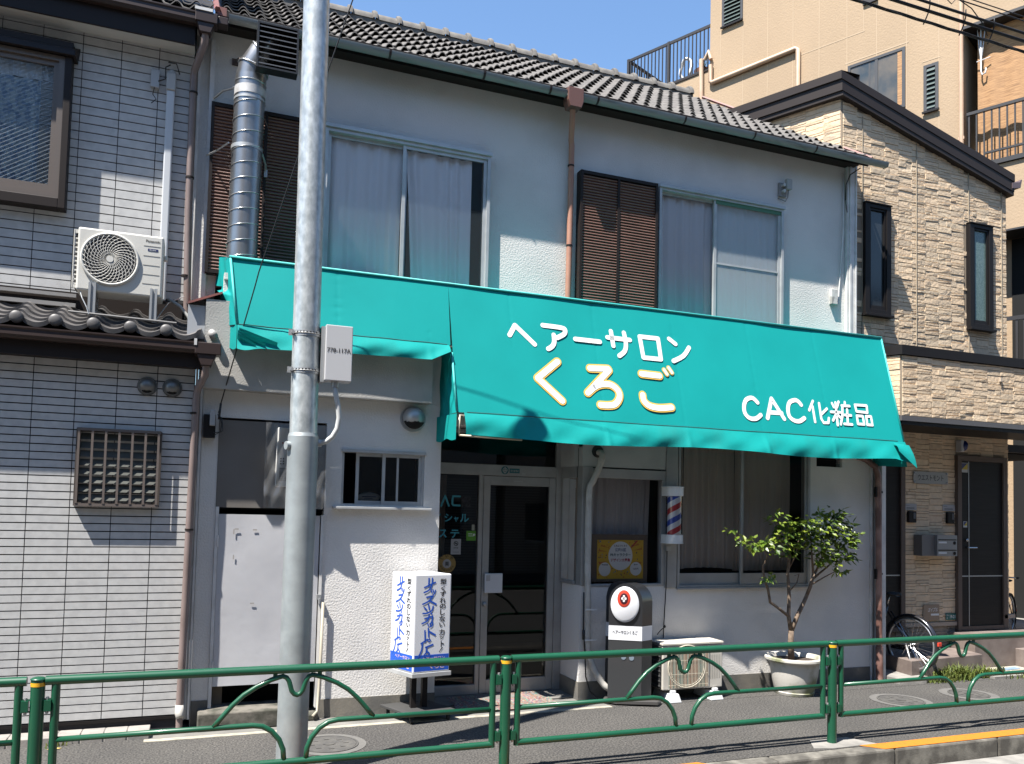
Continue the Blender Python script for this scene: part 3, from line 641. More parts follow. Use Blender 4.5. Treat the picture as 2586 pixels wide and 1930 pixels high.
b = MB(); curtain(b, 3.90, 4.69, 1.16, 2.30, Y+0.26, 0.016, 0.11, 31); b.build('curtain', CURTG, bf)
b = MB(); b.grid(lambda u, v: (3.80+0.012*math.sin(30*u+v), Y+0.13+0.17*u, 1.17+1.12*v), 16, 4); b.build('curtain', CURTB, bf)
b = MB(); b.box(3.745, 3.98, Y-0.004, Y+0.09, 2.40, 2.75); b.box(3.984, 4.74, Y-0.003, Y+0.09, 2.40, 2.75); b.box(3.70, 3.744, Y+0.1, Y+0.44, 2.40, 2.76); b.build('header_panel', mat('header_white', (0.50, 0.51, 0.50), 0.6, col2=(0.42, 0.43, 0.42), nscale=3), salon)
b = MB(); b.frame(4.90, 6.685, 1.125, 2.79, 0.03, Y-0.012, Y+0.10); b.box(4.89, 6.695, Y-0.04, Y-0.013, 1.112, 1.13); wf = b.build('window', ALU_D, salon, bevel=0.003)
b = MB(); b.frame(4.93, 5.80, 1.155, 2.76, 0.028, Y+0.045, Y+0.07, wb=0.125); b.frame(5.735, 6.655, 1.155, 2.76, 0.03, Y+0.012, Y+0.038, wb=0.125); b.build('sash', ALU_D, wf, bevel=0.003)
b = MB(); b.quad((4.958, Y+0.058, 1.28), (5.772, Y+0.058, 1.28), (5.772, Y+0.058, 2.74), (4.958, Y+0.058, 2.74)); b.quad((5.765, Y+0.025, 1.28), (6.625, Y+0.025, 1.28), (6.625, Y+0.025, 2.74), (5.765, Y+0.025, 2.74)); b.build('pane', GLS, wf)
b = MB()
def cur1(u, v): xx = 4.95+0.84*u + 0.05*(1-v)*(u-0.5); return (xx, Y+0.22+0.02*math.sin(52*u+1.1*math.sin(11*u))*(1.2-0.6*v), 1.30+1.5*v + 0.03*math.sin(3*u))
b.grid(cur1, 90, 12); curtain(b, 5.80, 6.58, 1.29, 2.8, Y+0.24, 0.015, 0.16, 41); b.build('curtain', CURTB, wf)

# =================================================================== AWNING
aw = thing('awning', (3.9, 7.7, 2.55), 'long teal fabric awning with white Japanese lettering over the salon front', 'awning')
YA = lambda z: 7.6 - 0.2734*(4.1-z)
AT = lambda u, d, v: (u, YA(v) - 0.0030 - d*0.96, v - d*0.26)
SEAMS = (1.15, 2.0, 2.84, 3.76, 4.70, 5.67, 6.60)
def wrinkle(x, z):
    s = 0.0
    for sx in SEAMS:
        dx = x - sx
        s += 0.0016*math.exp(-(dx/0.012)**2) + 0.0020*math.exp(-(dx/0.05)**2)*max(0.0, math.sin(z*70+sx*9)*math.sin(z*9+sx*5))
    s += 0.003*math.sin(x*2.1+z*1.7) + 0.002*math.sin(x*5.3-z*3.1)
    return max(s, -0.002) + 0.003
b = MB()
def sheet(xl0, xl1, xr0, xr1, zt, zb):
    def fn(u, v):
        z = zb+(zt-zb)*v; xl = xl1+(xl0-xl1)*v; xr = xr1+(xr0-xr1)*v; x = xl+(xr-xl)*u
        return (x, YA(z)+wrinkle(x, z), z)
    b.grid(fn, int((xr0-xl0)/0.016), 40)
sheet(0.212, 0.285, 2.215, 2.205, 4.10, 3.475)
sheet(2.215, 2.232, 7.655, 7.65, 4.10, 2.822)
b.quad((0.212, YA(4.1)+0.004, 4.10), (7.655, YA(4.1)+0.004, 4.10), (7.60, 8.14, 4.235), (0.12, 8.14, 4.235))
b.build('canopy', TEAL, aw, smooth=True, auto=60)
b = MB()
b.tube([(0.215, YA(4.09), 4.09), (0.285, YA(3.48), 3.48)], 0.011, 8); b.tube([(2.215, YA(3.40), 3.40), (2.232, YA(2.83), 2.83)], 0.011, 8); b.tube([(7.655, YA(4.09), 4.09), (7.65, YA(2.83), 2.83)], 0.010, 8)
b.tube([(0.205, 7.597, 4.106), (7.66, 7.597, 4.106)], 0.012, 8); b.build('piping_and_sunlit_edge', mat('piping_sunlit_edge_teal', (0.05, 0.50, 0.46), 0.6), aw, smooth=True)  # top tube: fabric edge catching the sun, painted in the lighter teal
# end panels
b = MB()
def endp(u, v):
    F_ = Vector((0.285, 7.43, 3.475)).lerp(Vector((0.212, 7.6, 4.10)), v)
    K_ = [(0.0, (0.150, 7.70, 3.50)), (0.42, (0.140, 7.70, 3.80)), (0.52, (0.105, 8.10, 3.93)), (1.0, (0.12, 8.12, 4.233))]
    for (a_, p_), (c_, q_) in zip(K_[:-1], K_[1:]):
        if v <= c_ + 1e-9: B_ = Vector(p_).lerp(Vector(q_), (v-a_)/(c_-a_)); break
    return tuple(B_.lerp(F_, u) + Vector((0.004*math.sin(14*u+9*v), 0, 0)))
b.grid(endp, 14, 50)
b.grid(lambda u, v: tuple((Vector((2.19, 7.69, 3.44))*(1-u)+Vector((2.215, 7.42, 3.44))*u)*v + (Vector((2.19, 7.69, 2.80))*(1-u)+Vector((2.232, 7.247, 2.822))*u)*(1-v) + Vector((0.006*math.sin(14*u+9*v), 0, 0))), 16, 16)
b.grid(lambda u, v: tuple((Vector((7.62, 8.0, 4.2))*(1-u)+Vector((7.655, 7.6, 4.10))*u)*v + (Vector((7.62, 7.69, 2.80))*(1-u)+Vector((7.65, 7.247, 2.822))*u)*(1-v)), 10, 10)
b.build('end_panel', TEAL, aw, smooth=True)
# valances
b = MB()
def val(x0, x1, zt, hgt, n, seed, bot=lambda u: 0.0):
    rd = random.Random(seed); ph = [rd.uniform(0, 6.28) for _ in range(6)]
    def fn(u, v):
        x = x0+(x1-x0)*u; w_ = 1-v
        fold = 0.016*math.sin(3.1*x+ph[0]+2.4*w_) + 0.010*math.sin(7.3*x+ph[1]-3.0*w_) + 0.006*math.sin(15*x+ph[2]+5*w_)
        for sx in SEAMS: fold -= 0.012*math.exp(-((x-sx)/0.03)**2)
        bul = -0.014*math.sin(math.pi*w_) - 0.085*w_
        z = zt - w_*(hgt + 0.018*math.sin(2.3*x+ph[3]) + bot(u))
        return (x, YA(zt) + bul + fold*(w_**0.9)*1.1 - 0.004, z)
    b.grid(fn, n, 14)
val(0.288, 2.19, 3.472, 0.165, 130, 2, lambda u: 0.02-0.10*max(0, (u-0.9)/0.1) + 0.03*math.exp(-((u-0.03)/0.05)**2))
val(2.30, 7.66, 2.820, 0.225, 330, 5, lambda u: 0.05*max(0, (u-0.955)/0.045))
# draped gathers at the left end and the twisted corner on the right
for k, (x0, z0, x1, z1) in enumerate(((0.30, 3.43, 0.62, 3.33), (0.29, 3.41, 0.52, 3.31), (0.29, 3.39, 0.44, 3.30))):
    b.grid(lambda u, v: (x0+(x1-x0)*u, YA(3.45)-0.045-0.05*(1-v)-0.016*math.sin(math.pi*v)*(1-u), z0+(z1-z0)*u-0.05*v), 10, 6)
b.grid(lambda u, v: (7.45+0.24*u, 7.215-0.02*math.sin(math.pi*v)-0.085*(1-v)-0.03*u*(1-v), 2.80-0.02*u - (0.10+0.17*u)*(1-v)), 12, 8)
b.grid(lambda u, v: (0.175+0.11*u, 7.69-0.26*u-0.012*math.sin(7*u), 3.475-(0.20+0.012*math.sin(9*u))*(1-v)), 10, 6)
b.grid(lambda u, v: (2.165+0.062*u+0.01*math.sin(6*u)*(1-v), 7.69-0.45*u, 2.81-(0.235+0.012*math.sin(9*u))*(1-v)), 14, 6)
b.grid(lambda u, v: (7.63+0.06*u*(1-v), 7.69-0.45*u, 2.81-(0.25+0.03*u)*(1-v)), 14, 6)
b.build('valance', TEALV, aw, smooth=True)
b = MB()
for x0, x1, z in ((0.30, 2.17, 3.478), (2.33, 7.55, 2.826)): b.tube([(x0+(x1-x0)*k/30, YA(z)-0.005, z+0.002*math.sin(k)) for k in range(31)], 0.004, 6)
b.build('stitch_line', mat('stitch_dark_teal', (0.02, 0.09, 0.085), 0.8), aw)
b = MB(); b.tube([(0.30, 7.47, 3.47), (7.6, 7.47, 3.47)], 0.013, 8); b.tube([(2.26, 7.27, 2.80), (7.63, 7.27, 2.80)], 0.013, 8)
for x in (2.262, 4.0, 5.8, 7.63): b.tube([(x, 7.66, 4.08), (x, 7.30, 2.80)], 0.012, 8); b.tube([(x, 7.27, 2.80), (x, 7.69, 2.80)], 0.012, 8); b.tube([(x, 7.262, 2.80), (x, 7.262, 2.61)], 0.010, 8)
b.tube([(2.262, 7.262, 2.61), (2.9, 7.29, 2.60)], 0.010, 8)
b.build('frame_tube', mat('frame_tube_cream', (0.62, 0.55, 0.42), 0.5), aw, smooth=True)
HAIR = [[(2.817,3.64),(2.881,3.748),(3.076,3.568)],[(3.182,3.781),(3.385,3.776),(3.425,3.753),(3.406,3.708),(3.329,3.663)],[(3.294,3.689),(3.292,3.616),(3.265,3.566),(3.219,3.535)],[(3.53,3.67),(3.807,3.668)],[(3.901,3.726),(4.163,3.723)],[(3.95,3.798),(3.959,3.639)],[(4.102,3.797),(4.111,3.687),(4.088,3.597),(4.016,3.536)],[(4.286,3.774),(4.507,3.774),(4.509,3.543),(4.299,3.543),(4.286,3.774)],[(4.644,3.785),(4.716,3.734)],[(4.88,3.709),(4.795,3.608),(4.661,3.538)]]
KURO = [[(3.304,3.407),(3.076,3.219),(3.317,3.006)],[(3.659,3.37),(3.864,3.382),(3.873,3.367),(3.607,3.109)],[(3.607,3.109),(3.723,3.196),(3.861,3.217),(3.945,3.166),(3.959,3.093),(3.903,3.016),(3.822,2.995),(3.732,2.994)],[(4.25,3.361),(4.463,3.357)],[(4.232,3.134),(4.238,3.071),(4.296,3.022),(4.411,3.007),(4.557,3.024)]]
DAKU = [[(4.528,3.429),(4.557,3.382)],[(4.587,3.456),(4.621,3.404)]]
CAC = [[(5.658,3.154),(5.62,3.192),(5.575,3.201),(5.508,3.17),(5.47,3.097),(5.469,3.02),(5.52,2.971),(5.601,2.971),(5.671,3.015)],[(5.757,2.986),(5.855,3.212)],[(5.855,3.212),(5.98,2.991)],[(5.797,3.053),(5.958,3.055)],[(6.248,3.169),(6.213,3.208),(6.168,3.217),(6.091,3.185),(6.052,3.102),(6.056,3.023),(6.11,2.982),(6.183,2.978),(6.256,3.018)]]
KAN = [[(6.423,3.226),(6.347,3.113)],[(6.404,3.161),(6.399,2.982)],[(6.505,3.205),(6.495,3.024),(6.518,2.98),(6.584,2.984),(6.604,3.039)],[(6.602,3.148),(6.508,3.078)],[(6.692,3.218),(6.707,3.173)],[(6.792,3.243),(6.753,3.176)],[(6.744,3.23),(6.712,2.965)],[(6.653,3.115),(6.783,3.118)],[(6.721,3.092),(6.658,3.016)],[(6.737,3.093),(6.768,3.059)],[(6.882,3.244),(6.876,3.221)],[(6.826,3.199),(6.939,3.202)],[(6.836,3.195),(6.807,3.079),(6.759,2.977)],[(6.843,3.091),(6.934,3.091)],[(6.894,3.158),(6.861,2.983)],[(6.812,2.985),(6.924,2.985)],[(7.024,3.222),(7.197,3.225),(7.186,3.141),(7.027,3.145),(7.024,3.222)],[(7.02,3.093),(7.105,3.093),(7.102,2.997),(7.011,2.997),(7.02,3.093)],[(7.158,3.096),(7.228,3.097),(7.223,2.995),(7.147,2.995),(7.158,3.096)]]
b = MB()
for s_ in HAIR: stroke(b, s_, 0.0245, AT, smooth=0 if len(s_) == 5 and s_[0] == s_[-1] else (0 if len(s_) == 3 and s_[1] == (2.881, 3.748) else 3))
for s_ in CAC: stroke(b, s_, 0.024, AT)
for s_ in KAN: stroke(b, s_, 0.0155, AT, smooth=0)
AT2 = lambda u, d, v: (u, YA(v) - 0.0060 - d*0.96, v - d*0.26)
for i, s_ in enumerate(KURO): stroke(b, s_, 0.0300, AT2, smooth=0 if i < 2 else 3)
for s_ in DAKU: stroke(b, s_, 0.015, AT2)
lt = b.build('lettering', LETW, aw, smooth=True)
b = MB()
for i, s_ in enumerate(KURO): stroke(b, s_, 0.0455, AT, smooth=0 if i < 2 else 3, flat=0.05)
for s_ in DAKU: stroke(b, s_, 0.026, AT, flat=0.05)
b.build('lettering_outline', LETY, lt, smooth=True)

# =================================================================== LEFT HOUSE
lh = thing('tiled_house', (-1.2, 7.65, 0), 'grey panel clad house with kawara lean-to roof on the left', 'building')
def siding(x0, x1, z0, z1, y, px, pz, xj, zj, holes):
    b = MB(); g = 0.0048; d = 0.014
    i0 = int(math.floor((x0-xj)/px)); i1 = int(math.ceil((x1-xj)/px)); j0 = int(math.floor((z0-zj)/pz)); j1 = int(math.ceil((z1-zj)/pz))
    for i in range(i0, i1):
        for j in range(j0, j1):
            a, c, e, f = max(xj+i*px, x0)+g*0.7, min(xj+(i+1)*px, x1)-g*0.7, max(zj+j*pz, z0)+g, min(zj+(j+1)*pz, z1)-g
            if c-a < 0.01 or f-e < 0.005: continue
            if any(h[0] < a and c < h[1] and h[2] < e and f < h[3] for h in holes): continue
            b.ct = random.random(); b.box(a, c, y, y+d, e, f, skip='k')
    return b
SJ = mat('siding_joint', (0.018, 0.018, 0.024), 0.8)
b = siding(-4.0, -0.035, 0.115, 3.16, 7.645, 0.3105, 0.0645, -0.333, 1.867, []); b.build('lower_siding', SIDING, lh)
b = MB(); b.box(-4.0, -0.032, 7.655, 8.05, 0.0, 3.16); b.build('joint_backing', SJ, lh)
b = siding(-4.0, -0.16, 3.75, 6.20, 8.095, 0.3135, 0.0795, -0.774, 6.08, [(-3.0, -1.19, 4.5, 5.88)]); b.build('upper_siding', SIDING, lh)
b = MB(); b.wall(-4.0, -0.155, 3.3, 6.26, [(-2.9, -1.235, 4.55, 5.84)], 8.105, 0.12); b.build('joint_backing', SJ, lh)
b = MB(); b.box(-4.0, -0.155, 9.4, 9.5, 0.0, 6.3); b.box(-0.165, -0.155, 8.23, 9.4, 0.0, 6.3); b.box(-4.0, -0.17, 8.24, 9.4, 3.1, 3.2); b.build('rear_wall', SJ, lh)
b = MB(); b.box(-4.0, -0.035, 7.638, 7.66, 0.095, 0.118); b.build('base_flashing', BLACK, lh)
# upper eave: gutter, fascia, soffit, roof
b = MB(); b.box(-4.0, -0.16, 7.87, 8.094, 6.105, 6.13); b.build('soffit', mat('soffit_white', (0.66, 0.65, 0.62), 0.7), lh)
b = MB(); b.box(-4.0, -0.16, 7.845, 7.868, 6.07, 6.30); b.build('fascia', DBROWN, lh)
def kgutter(b, x0, x1, y, z, dpt, hgt):
    pr = [(y+dpt, z), (y+dpt, z-hgt), (y+dpt*0.35, z-hgt), (y+dpt*0.08, z-hgt*0.7), (y+dpt*0.10, z-hgt*0.25), (y, z-hgt*0.12), (y, z), (y+0.008, z), (y+0.01, z-hgt*0.1), (y+dpt*0.2, z-hgt*0.3), (y+dpt*0.2, z-hgt*0.85), (y+dpt-0.006, z-hgt*0.85), (y+dpt-0.006, z)]
    n = len(pr); b.add([(xx, p[0], p[1]) for xx in (x0, x1) for p in pr], [(k, (k+1) % n, (k+1) % n+n, k+n) for k in range(n)])
b = MB(); kgutter(b, -4.0, -0.13, 7.76, 6.345, 0.085, 0.10); gt = b.build('gutter', GUTTERB, lh)
b = MB(); b.box(-0.165, 0.025, 7.735, 7.865, 6.25, 6.345); b.prism([(-0.15, 6.25), (0.0, 6.25), (-0.03, 6.16), (-0.12, 6.16)], 7.745, 7.855); b.box(0.03, 0.115, 7.755, 7.86, 6.27, 6.34); b.build('hopper', GUTTERB, gt, bevel=0.006)
b = MB(); b.box(-0.17, -0.02, 7.73, 7.86, 6.348, 6.375); b.build('gutter_cap', WTRIM, gt)
b = MB(); b.tube([(-0.075, 7.80, 6.17), (-0.075, 7.81, 6.10), (-0.155, 8.03, 5.93), (-0.16, 8.045, 5.87), (-0.155, 8.045, 4.6), (-0.13, 8.045, 3.66)], 0.032, 14); dp = b.build('downpipe', PIPEBR, lh, smooth=True, auto=50)
b = MB()
for z in (5.72, 4.92, 4.0): b.tube([(-0.156, 8.045, z-0.008), (-0.156, 8.045, z+0.008)], 0.038, 14)
b.build('pipe_clamp', DBROWN, dp)
b = MB(); tiled_roof(b, -4.0, lambda y: 0.0, 7.83, 6.36, 4, 0.255, 0.181, 0.158, 0.048, 0.034); b.build('roof', TILE, lh, smooth=True, auto=40)
b = MB(); b.add([(-4.0, 7.85, 6.34), (-0.02, 7.85, 6.34), (-0.02, 9.4, 7.42), (-4.0, 9.4, 7.42)], [(0,1,2,3)]); b.quad((-4.0, 9.4, 7.42), (-0.02, 9.4, 7.42), (-0.02, 9.45, 6.2), (-4.0, 9.45, 6.2)); b.build('roof_deck', BLACK, lh)
# window with hood and curtain
b = MB(); b.box(-3.05, -1.145, 7.965, 8.10, 5.80, 5.93); b.add([(-3.05, 7.93, 5.80), (-1.12, 7.93, 5.80), (-1.12, 8.09, 5.80), (-3.05, 8.09, 5.80), (-3.05, 7.945, 5.86), (-1.13, 7.945, 5.86), (-1.105, 8.09, 5.945), (-3.05, 8.09, 5.945)], [(0,1,5,4), (4,5,6,7), (1,2,6,5), (0,3,2,1)])
b.box(-1.205, -1.15, 7.968, 8.10, 4.45, 5.799); b.box(-3.0, -1.206, 7.968, 8.10, 4.45, 4.535); wf = b.build('window', DBROWN, lh, bevel=0.004)
b = MB(); b.frame(-3.0, -1.207, 4.536, 5.799, 0.045, 7.985, 8.06); b.frame(-2.2, -1.253, 4.582, 5.753, 0.04, 8.01, 8.05, wb=0.075); b.build('sash', mat('window_bronze', (0.17, 0.14, 0.12), 0.4, 0.2), wf)
LACE = mat('lace_curtain', (0.95, 1.08, 1.15), 0.9, col2=(0.45, 0.62, 0.85), nscale=26, lo=0.47, hi=0.56, trans=0.25)
WGL = glass('wired_glass', (0.88, 0.92, 0.94), 0.06, bump=0.25, bscale=120)
t_ = WGL.node_tree; N_ = t_.nodes; o_ = N_['Material Output']; src_ = o_.inputs[0].links[0].from_socket
wv = N_.new('ShaderNodeTexWave'); wv.inputs['Scale'].default_value = 11; wv.bands_direction = 'DIAGONAL'; tc_ = N_.new('ShaderNodeTexCoord'); mp_ = N_.new('ShaderNodeMapping'); mp_.inputs['Scale'].default_value = (-1.0, 0.0, 1.5)
rp_ = N_.new('ShaderNodeValToRGB'); rp_.color_ramp.elements[0].position = 0.86; rp_.color_ramp.elements[1].position = 0.95
df_ = N_.new('ShaderNodeBsdfDiffuse'); df_.inputs[0].default_value = (0.60, 0.66, 0.70, 1); ms_ = N_.new('ShaderNodeMixShader'); ml_ = N_.new('ShaderNodeMath'); ml_.operation = 'MULTIPLY'; ml_.inputs[1].default_value = 0.2
t_.links.new(tc_.outputs['Object'], mp_.inputs[0]); t_.links.new(mp_.outputs[0], wv.inputs['Vector']); t_.links.new(wv.outputs['Fac'], rp_.inputs[0]); t_.links.new(rp_.outputs[0], ml_.inputs[0]); t_.links.new(ml_.outputs[0], ms_.inputs[0])
t_.links.new(src_, ms_.inputs[1]); t_.links.new(df_.outputs[0], ms_.inputs[2]); t_.links.new(ms_.outputs[0], o_.inputs[0])
b = MB(); b.quad((-2.16, 8.03, 4.655), (-1.293, 8.03, 4.655), (-1.293, 8.03, 5.715), (-2.16, 8.03, 5.715)); b.build('pane', WGL, wf)
b = MB(); curtain(b, -2.6, -1.25, 4.55, 5.60, 8.11, 0.012, 0.16, 51); b.build('lace_curtain', LACE, wf)
b = MB(); curtain(b, -2.6, -1.25, 5.60, 5.84, 8.105, 0.012, 0.13, 52); b.build('valance_curtain', CURT, wf)
# lean-to roof
b = MB()
def kaw(b):
    pitch, x0 = 0.275, -0.275; rows, dy, dz = 5, 0.135, 0.058
    def h(x):
        u = ((x-x0)/pitch) % 1.0
        if u < 0.17 or u > 0.83: return 0.035*math.cos((u if u < 0.5 else u-1)/0.17*math.pi/2)**0.7 + 0.006
        v = (u-0.17)/0.66; return 0.006-0.030*math.sin(math.pi*v)
    for i in range(rows):
        ya, za = 7.475+i*dy, 3.345+i*dz; n = 230; V = []
        for k in range(n+1):
            xx = -3.6+(3.60)*k/n; hh = h(xx)
            V += [(xx, ya-0.005, za+hh-0.014), (xx, ya-0.01, za+0.024+hh), (xx, ya+dy+0.02, za+dz+0.010+hh)]
        F = []
        for k in range(n): q = k*3; F += [(q, q+3, q+4, q+1), (q+1, q+4, q+5, q+2)]
        b.add(V, F)
kaw(b); lt_roof = b.build('lean_to_roof', KAWARA, lh, smooth=True, auto=40)
for k in range(12):
    xc = -0.275-0.275*k
    if xc < -1.9: break
    b = MB(); b.disc((xc, 7.452, 3.375), 0.050, (0,-1,0), 20, h=0.05); b.sphere((xc, 7.452, 3.375), 0.048, 16, 8, (1, 0.35, 1)); b.build('end_tile', KAWARA, lt_roof, smooth=True, auto=45)
b = MB(); b.add([(-4.0, 7.48, 3.30), (0.03, 7.48, 3.30), (0.03, 8.1, 3.57), (-4.0, 8.1, 3.57)], [(0,1,2,3)]); b.box(-4.0, 0.03, 7.485, 7.50, 3.08, 3.30); b.box(-4.0, 0.03, 7.50, 7.65, 3.09, 3.115); b.box(-4.0, -0.17, 8.04, 8.09, 3.55, 3.74); b.build('eave_board', DBROWN, lh)
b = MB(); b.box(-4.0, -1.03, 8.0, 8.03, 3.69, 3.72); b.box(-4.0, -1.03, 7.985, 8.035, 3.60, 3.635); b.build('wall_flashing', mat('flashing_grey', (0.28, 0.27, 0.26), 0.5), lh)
b = MB(); kgutter(b, -4.0, -0.04, 7.39, 3.29, 0.085, 0.095); gt = b.build('gutter', GUTTERB, lh)
b = MB(); b.box(-0.045, 0.165, 7.365, 7.50, 3.185, 3.285); b.prism([(-0.03, 3.185), (0.13, 3.185), (0.09, 3.09), (0.01, 3.09)], 7.375, 7.495); b.build('hopper', GUTTERB, gt, bevel=0.006)
b = MB(); b.box(-0.052, -0.03, 7.36, 7.40, 3.255, 3.31); b.build('gutter_cap', WTRIM, gt)
b = MB(); b.tube([(0.05, 7.44, 3.10), (0.045, 7.45, 3.02), (-0.005, 7.57, 2.92), (-0.015, 7.585, 2.86), (-0.03, 7.585, 1.5), (-0.042, 7.585, 0.22)], 0.031, 14); b.tube([(-0.042, 7.585, 0.22), (-0.04, 7.575, 0.0)], 0.027, 12); dp = b.build('downpipe', PIPEBR, lh, smooth=True, auto=50)
b = MB(); b.tube([(-0.042, 7.585, 0.22), (-0.042, 7.582, 0.15), (-0.036, 7.55, 0.12)], [0.036, 0.038, 0.033], 14); b.build('outlet', PVC, dp, smooth=True)
b = MB()
for z in (2.70, 1.70, 0.50): b.tube([(-0.028, 7.585, z-0.008), (-0.028, 7.585, z+0.008)], 0.036, 14)
b.build('pipe_clamp', DBROWN, dp)
b = MB(); b.tube([(0.02, 7.78, 3.52), (0.09, 7.56, 3.40)], 0.032, 12); b.build('rain_spout', mat('spout_pinkish', (0.40, 0.23, 0.18), 0.5), lh, smooth=True)
b = MB(); b.tube([(0.085, 7.57, 3.41), (0.105, 7.51, 3.37)], 0.034, 12); b.build('spout_end', mat('spout_grey', (0.36, 0.35, 0.34), 0.5), lh, smooth=True)
# louvre window behind bars, two vents, cable cover
b = MB(); b.frame(-0.925, -0.275, 1.885, 2.525, 0.028, 7.60, 7.655); gw = b.build('barred_window', mat('window_umber', (0.085, 0.068, 0.058), 0.45, 0.1), lh)
b = MB(); b.box(-0.918, -0.282, 7.570, 7.60, 1.883, 1.905); b.box(-0.918, -0.282, 7.570, 7.60, 2.505, 2.528)
for i in range(7): xx = -0.902+i*0.1005; b.box(xx-0.009, xx+0.009, 7.566, 7.580, 1.905, 2.505)
b.build('window_bars', mat('bar_umber', (0.16, 0.13, 0.115), 0.45, 0.1), gw)
for i in range(8):
    z = 1.93+i*0.072
    MB().add([(-0.895, 7.618, z), (-0.305, 7.618, z), (-0.305, 7.650, z+0.066), (-0.895, 7.650, z+0.066)], [(0,1,2,3)]).build('glass_slat', mat('slat_glass', (0.075, 0.08, 0.072), 0.6, spec=0.2, col2=(0.10, 0.105, 0.095), nscale=10), gw)
b = MB(); b.quad((-0.9, 7.653, 1.9), (-0.3, 7.653, 1.9), (-0.3, 7.653, 2.51), (-0.9, 7.653, 2.51)); b.build('window_back', DARKER, gw)
VENTM = mat('vent_steel', (0.22, 0.22, 0.21), 0.4, 0.5)
b = MB(); b.box(-1.02, -0.17, 8.085, 8.092, 3.50, 3.78); b.build('painted_shade_board', DARK, lh)  # dark board added to paint the deep shade under the air conditioner
for xc, lab in ((-0.41, 'left'), (-0.213, 'right')):
    b = MB(); b.disc((xc, 7.632, 2.912), 0.080, (0,-1,0), 26, h=0.014); vb = b.build('vent_base', VENTM, lh)
    hood((xc, 7.632, 2.912), 0.072, 0.078, VENTM, vb, 0.30, 0.62, 42)
b = MB(); b.box(-0.385, -0.315, 8.03, 8.094, 3.75, 5.70); b.build('cable_cover', mat('cover_white', (0.62, 0.64, 0.66), 0.5), lh, bevel=0.012)
b = MB(); b.box(-0.39, -0.31, 8.02, 8.094, 5.70, 5.86); b.sphere((-0.35, 8.06, 5.86), 0.045, 14, 8, (0.9, 0.8, 1.0), half=True); b.build('cable_cover_top', mat('cover_grey', (0.48, 0.47, 0.45), 0.6), lh, bevel=0.01)
b = MB(); b.box(-0.525, -0.45, 8.05, 8.094, 5.71, 5.875); b.build('junction_box', mat('cover_grey2', (0.46, 0.47, 0.48), 0.55), lh, bevel=0.006)
b = MB(); b.tube([(-0.36, 8.02, 5.93), (-0.40, 8.02, 5.90), (-0.40, 8.04, 5.80), (-0.46, 8.05, 5.77)], 0.006, 6); b.tube([(-0.49, 8.06, 5.71), (-0.50, 8.05, 5.64), (-0.47, 8.05, 5.60), (-0.51, 8.06, 5.56)], 0.004, 6); b.tube([(-0.38, 8.02, 5.95), (-0.31, 8.0, 5.94), (-0.28, 8.03, 5.86)], 0.006, 6); b.build('loose_cable', WIRE, lh)

# =================================================================== STONE HOUSE
sh = thing('stone_house', (9.0, 8.2, 0), 'beige ledge stone apartment house with dark sloping fascia on the right', 'building')
def stones(x0, x1, z0, z1, y, holes=(), top=None, T=None, seed=1, colw=0.235, dmax=0.011):
    rd = random.Random(seed); b = MB(); b.T = T; x = x0
    HS = [0.032, 0.042, 0.052, 0.068, 0.085]
    ci = 0
    while x < x1-0.01:
        xe = min(x+colw, x1); z = z0; ci += 1
        while z < z1-0.008:
            hh = min(rd.choice(HS), z1-z); a, c = x, xe
            if rd.random() < 0.3: cut = x+(xe-x)*rd.uniform(0.3, 0.7); segs = [(x, cut), (cut, xe)]
            else: segs = [(x, xe)]
            for a, c in segs:
                if top and z+hh > top((a+c)/2): continue
                if any(h[0] < (a+c)/2 < h[1] and h[2] < z+hh/2 < h[3] for h in holes): continue
                a2, c2 = a-(rd.uniform(0, 0.03) if a > x0+0.05 else 0), c
                d = rd.uniform(0.003, dmax); b.ct = rd.random()
                g = 0.0016
                b.add([(a2+g, y, z+g), (c2-g, y, z+g), (c2-g, y, z+hh-g), (a2+g, y, z+hh-g), (a2+g+0.004, y-d, z+g+0.003), (c2-g-0.004, y-d-rd.uniform(-0.003, 0.003), z+g+0.003), (c2-g-0.004, y-d-rd.uniform(-0.002, 0.006), z+hh-g-0.003), (a2+g+0.004, y-d, z+hh-g-0.003)], [(4,5,6,7), (0,1,5,4), (1,2,6,5), (2,3,7,6), (3,0,4,7)])
            z += hh
        x = xe
    return b
SIDE = frameT((7.60, 8.2, 0), (-0.4226, 0.9063, 0), (0, 0, 1), (0.9063, 0.4226, 0))   # u along the skewed side, d inward
roofz = lambda x: 7.36 - 0.27*(x-7.6)
SJNT = mat('stone_joint', (0.30, 0.24, 0.175), 0.9)
b = stones(7.615, 10.54, 4.21, 7.36, 8.2, holes=[(7.95, 8.35, 4.55, 5.98), (9.79, 10.2, 4.55, 5.98)], top=roofz, seed=4)
b.T = SIDE; s2 = stones(0.01, 2.2, 4.3, 7.36, 0.0, seed=6, T=SIDE, top=lambda u: 7.38); b.T = None
for src in (s2,):
    n0 = len(b.v); b.v += src.v; b.f += [[i+n0 for i in f] for f in src.f]; b.mi += src.mi; b.tint += src.tint
b.build('upper_wall', LSTONE, sh)
b = stones(8.62, 10.55, 0.58, 3.10, 8.2, holes=[(9.53, 10.46, 0.3, 2.83)], seed=9); b.build('entry_wall', LSTONE, sh)
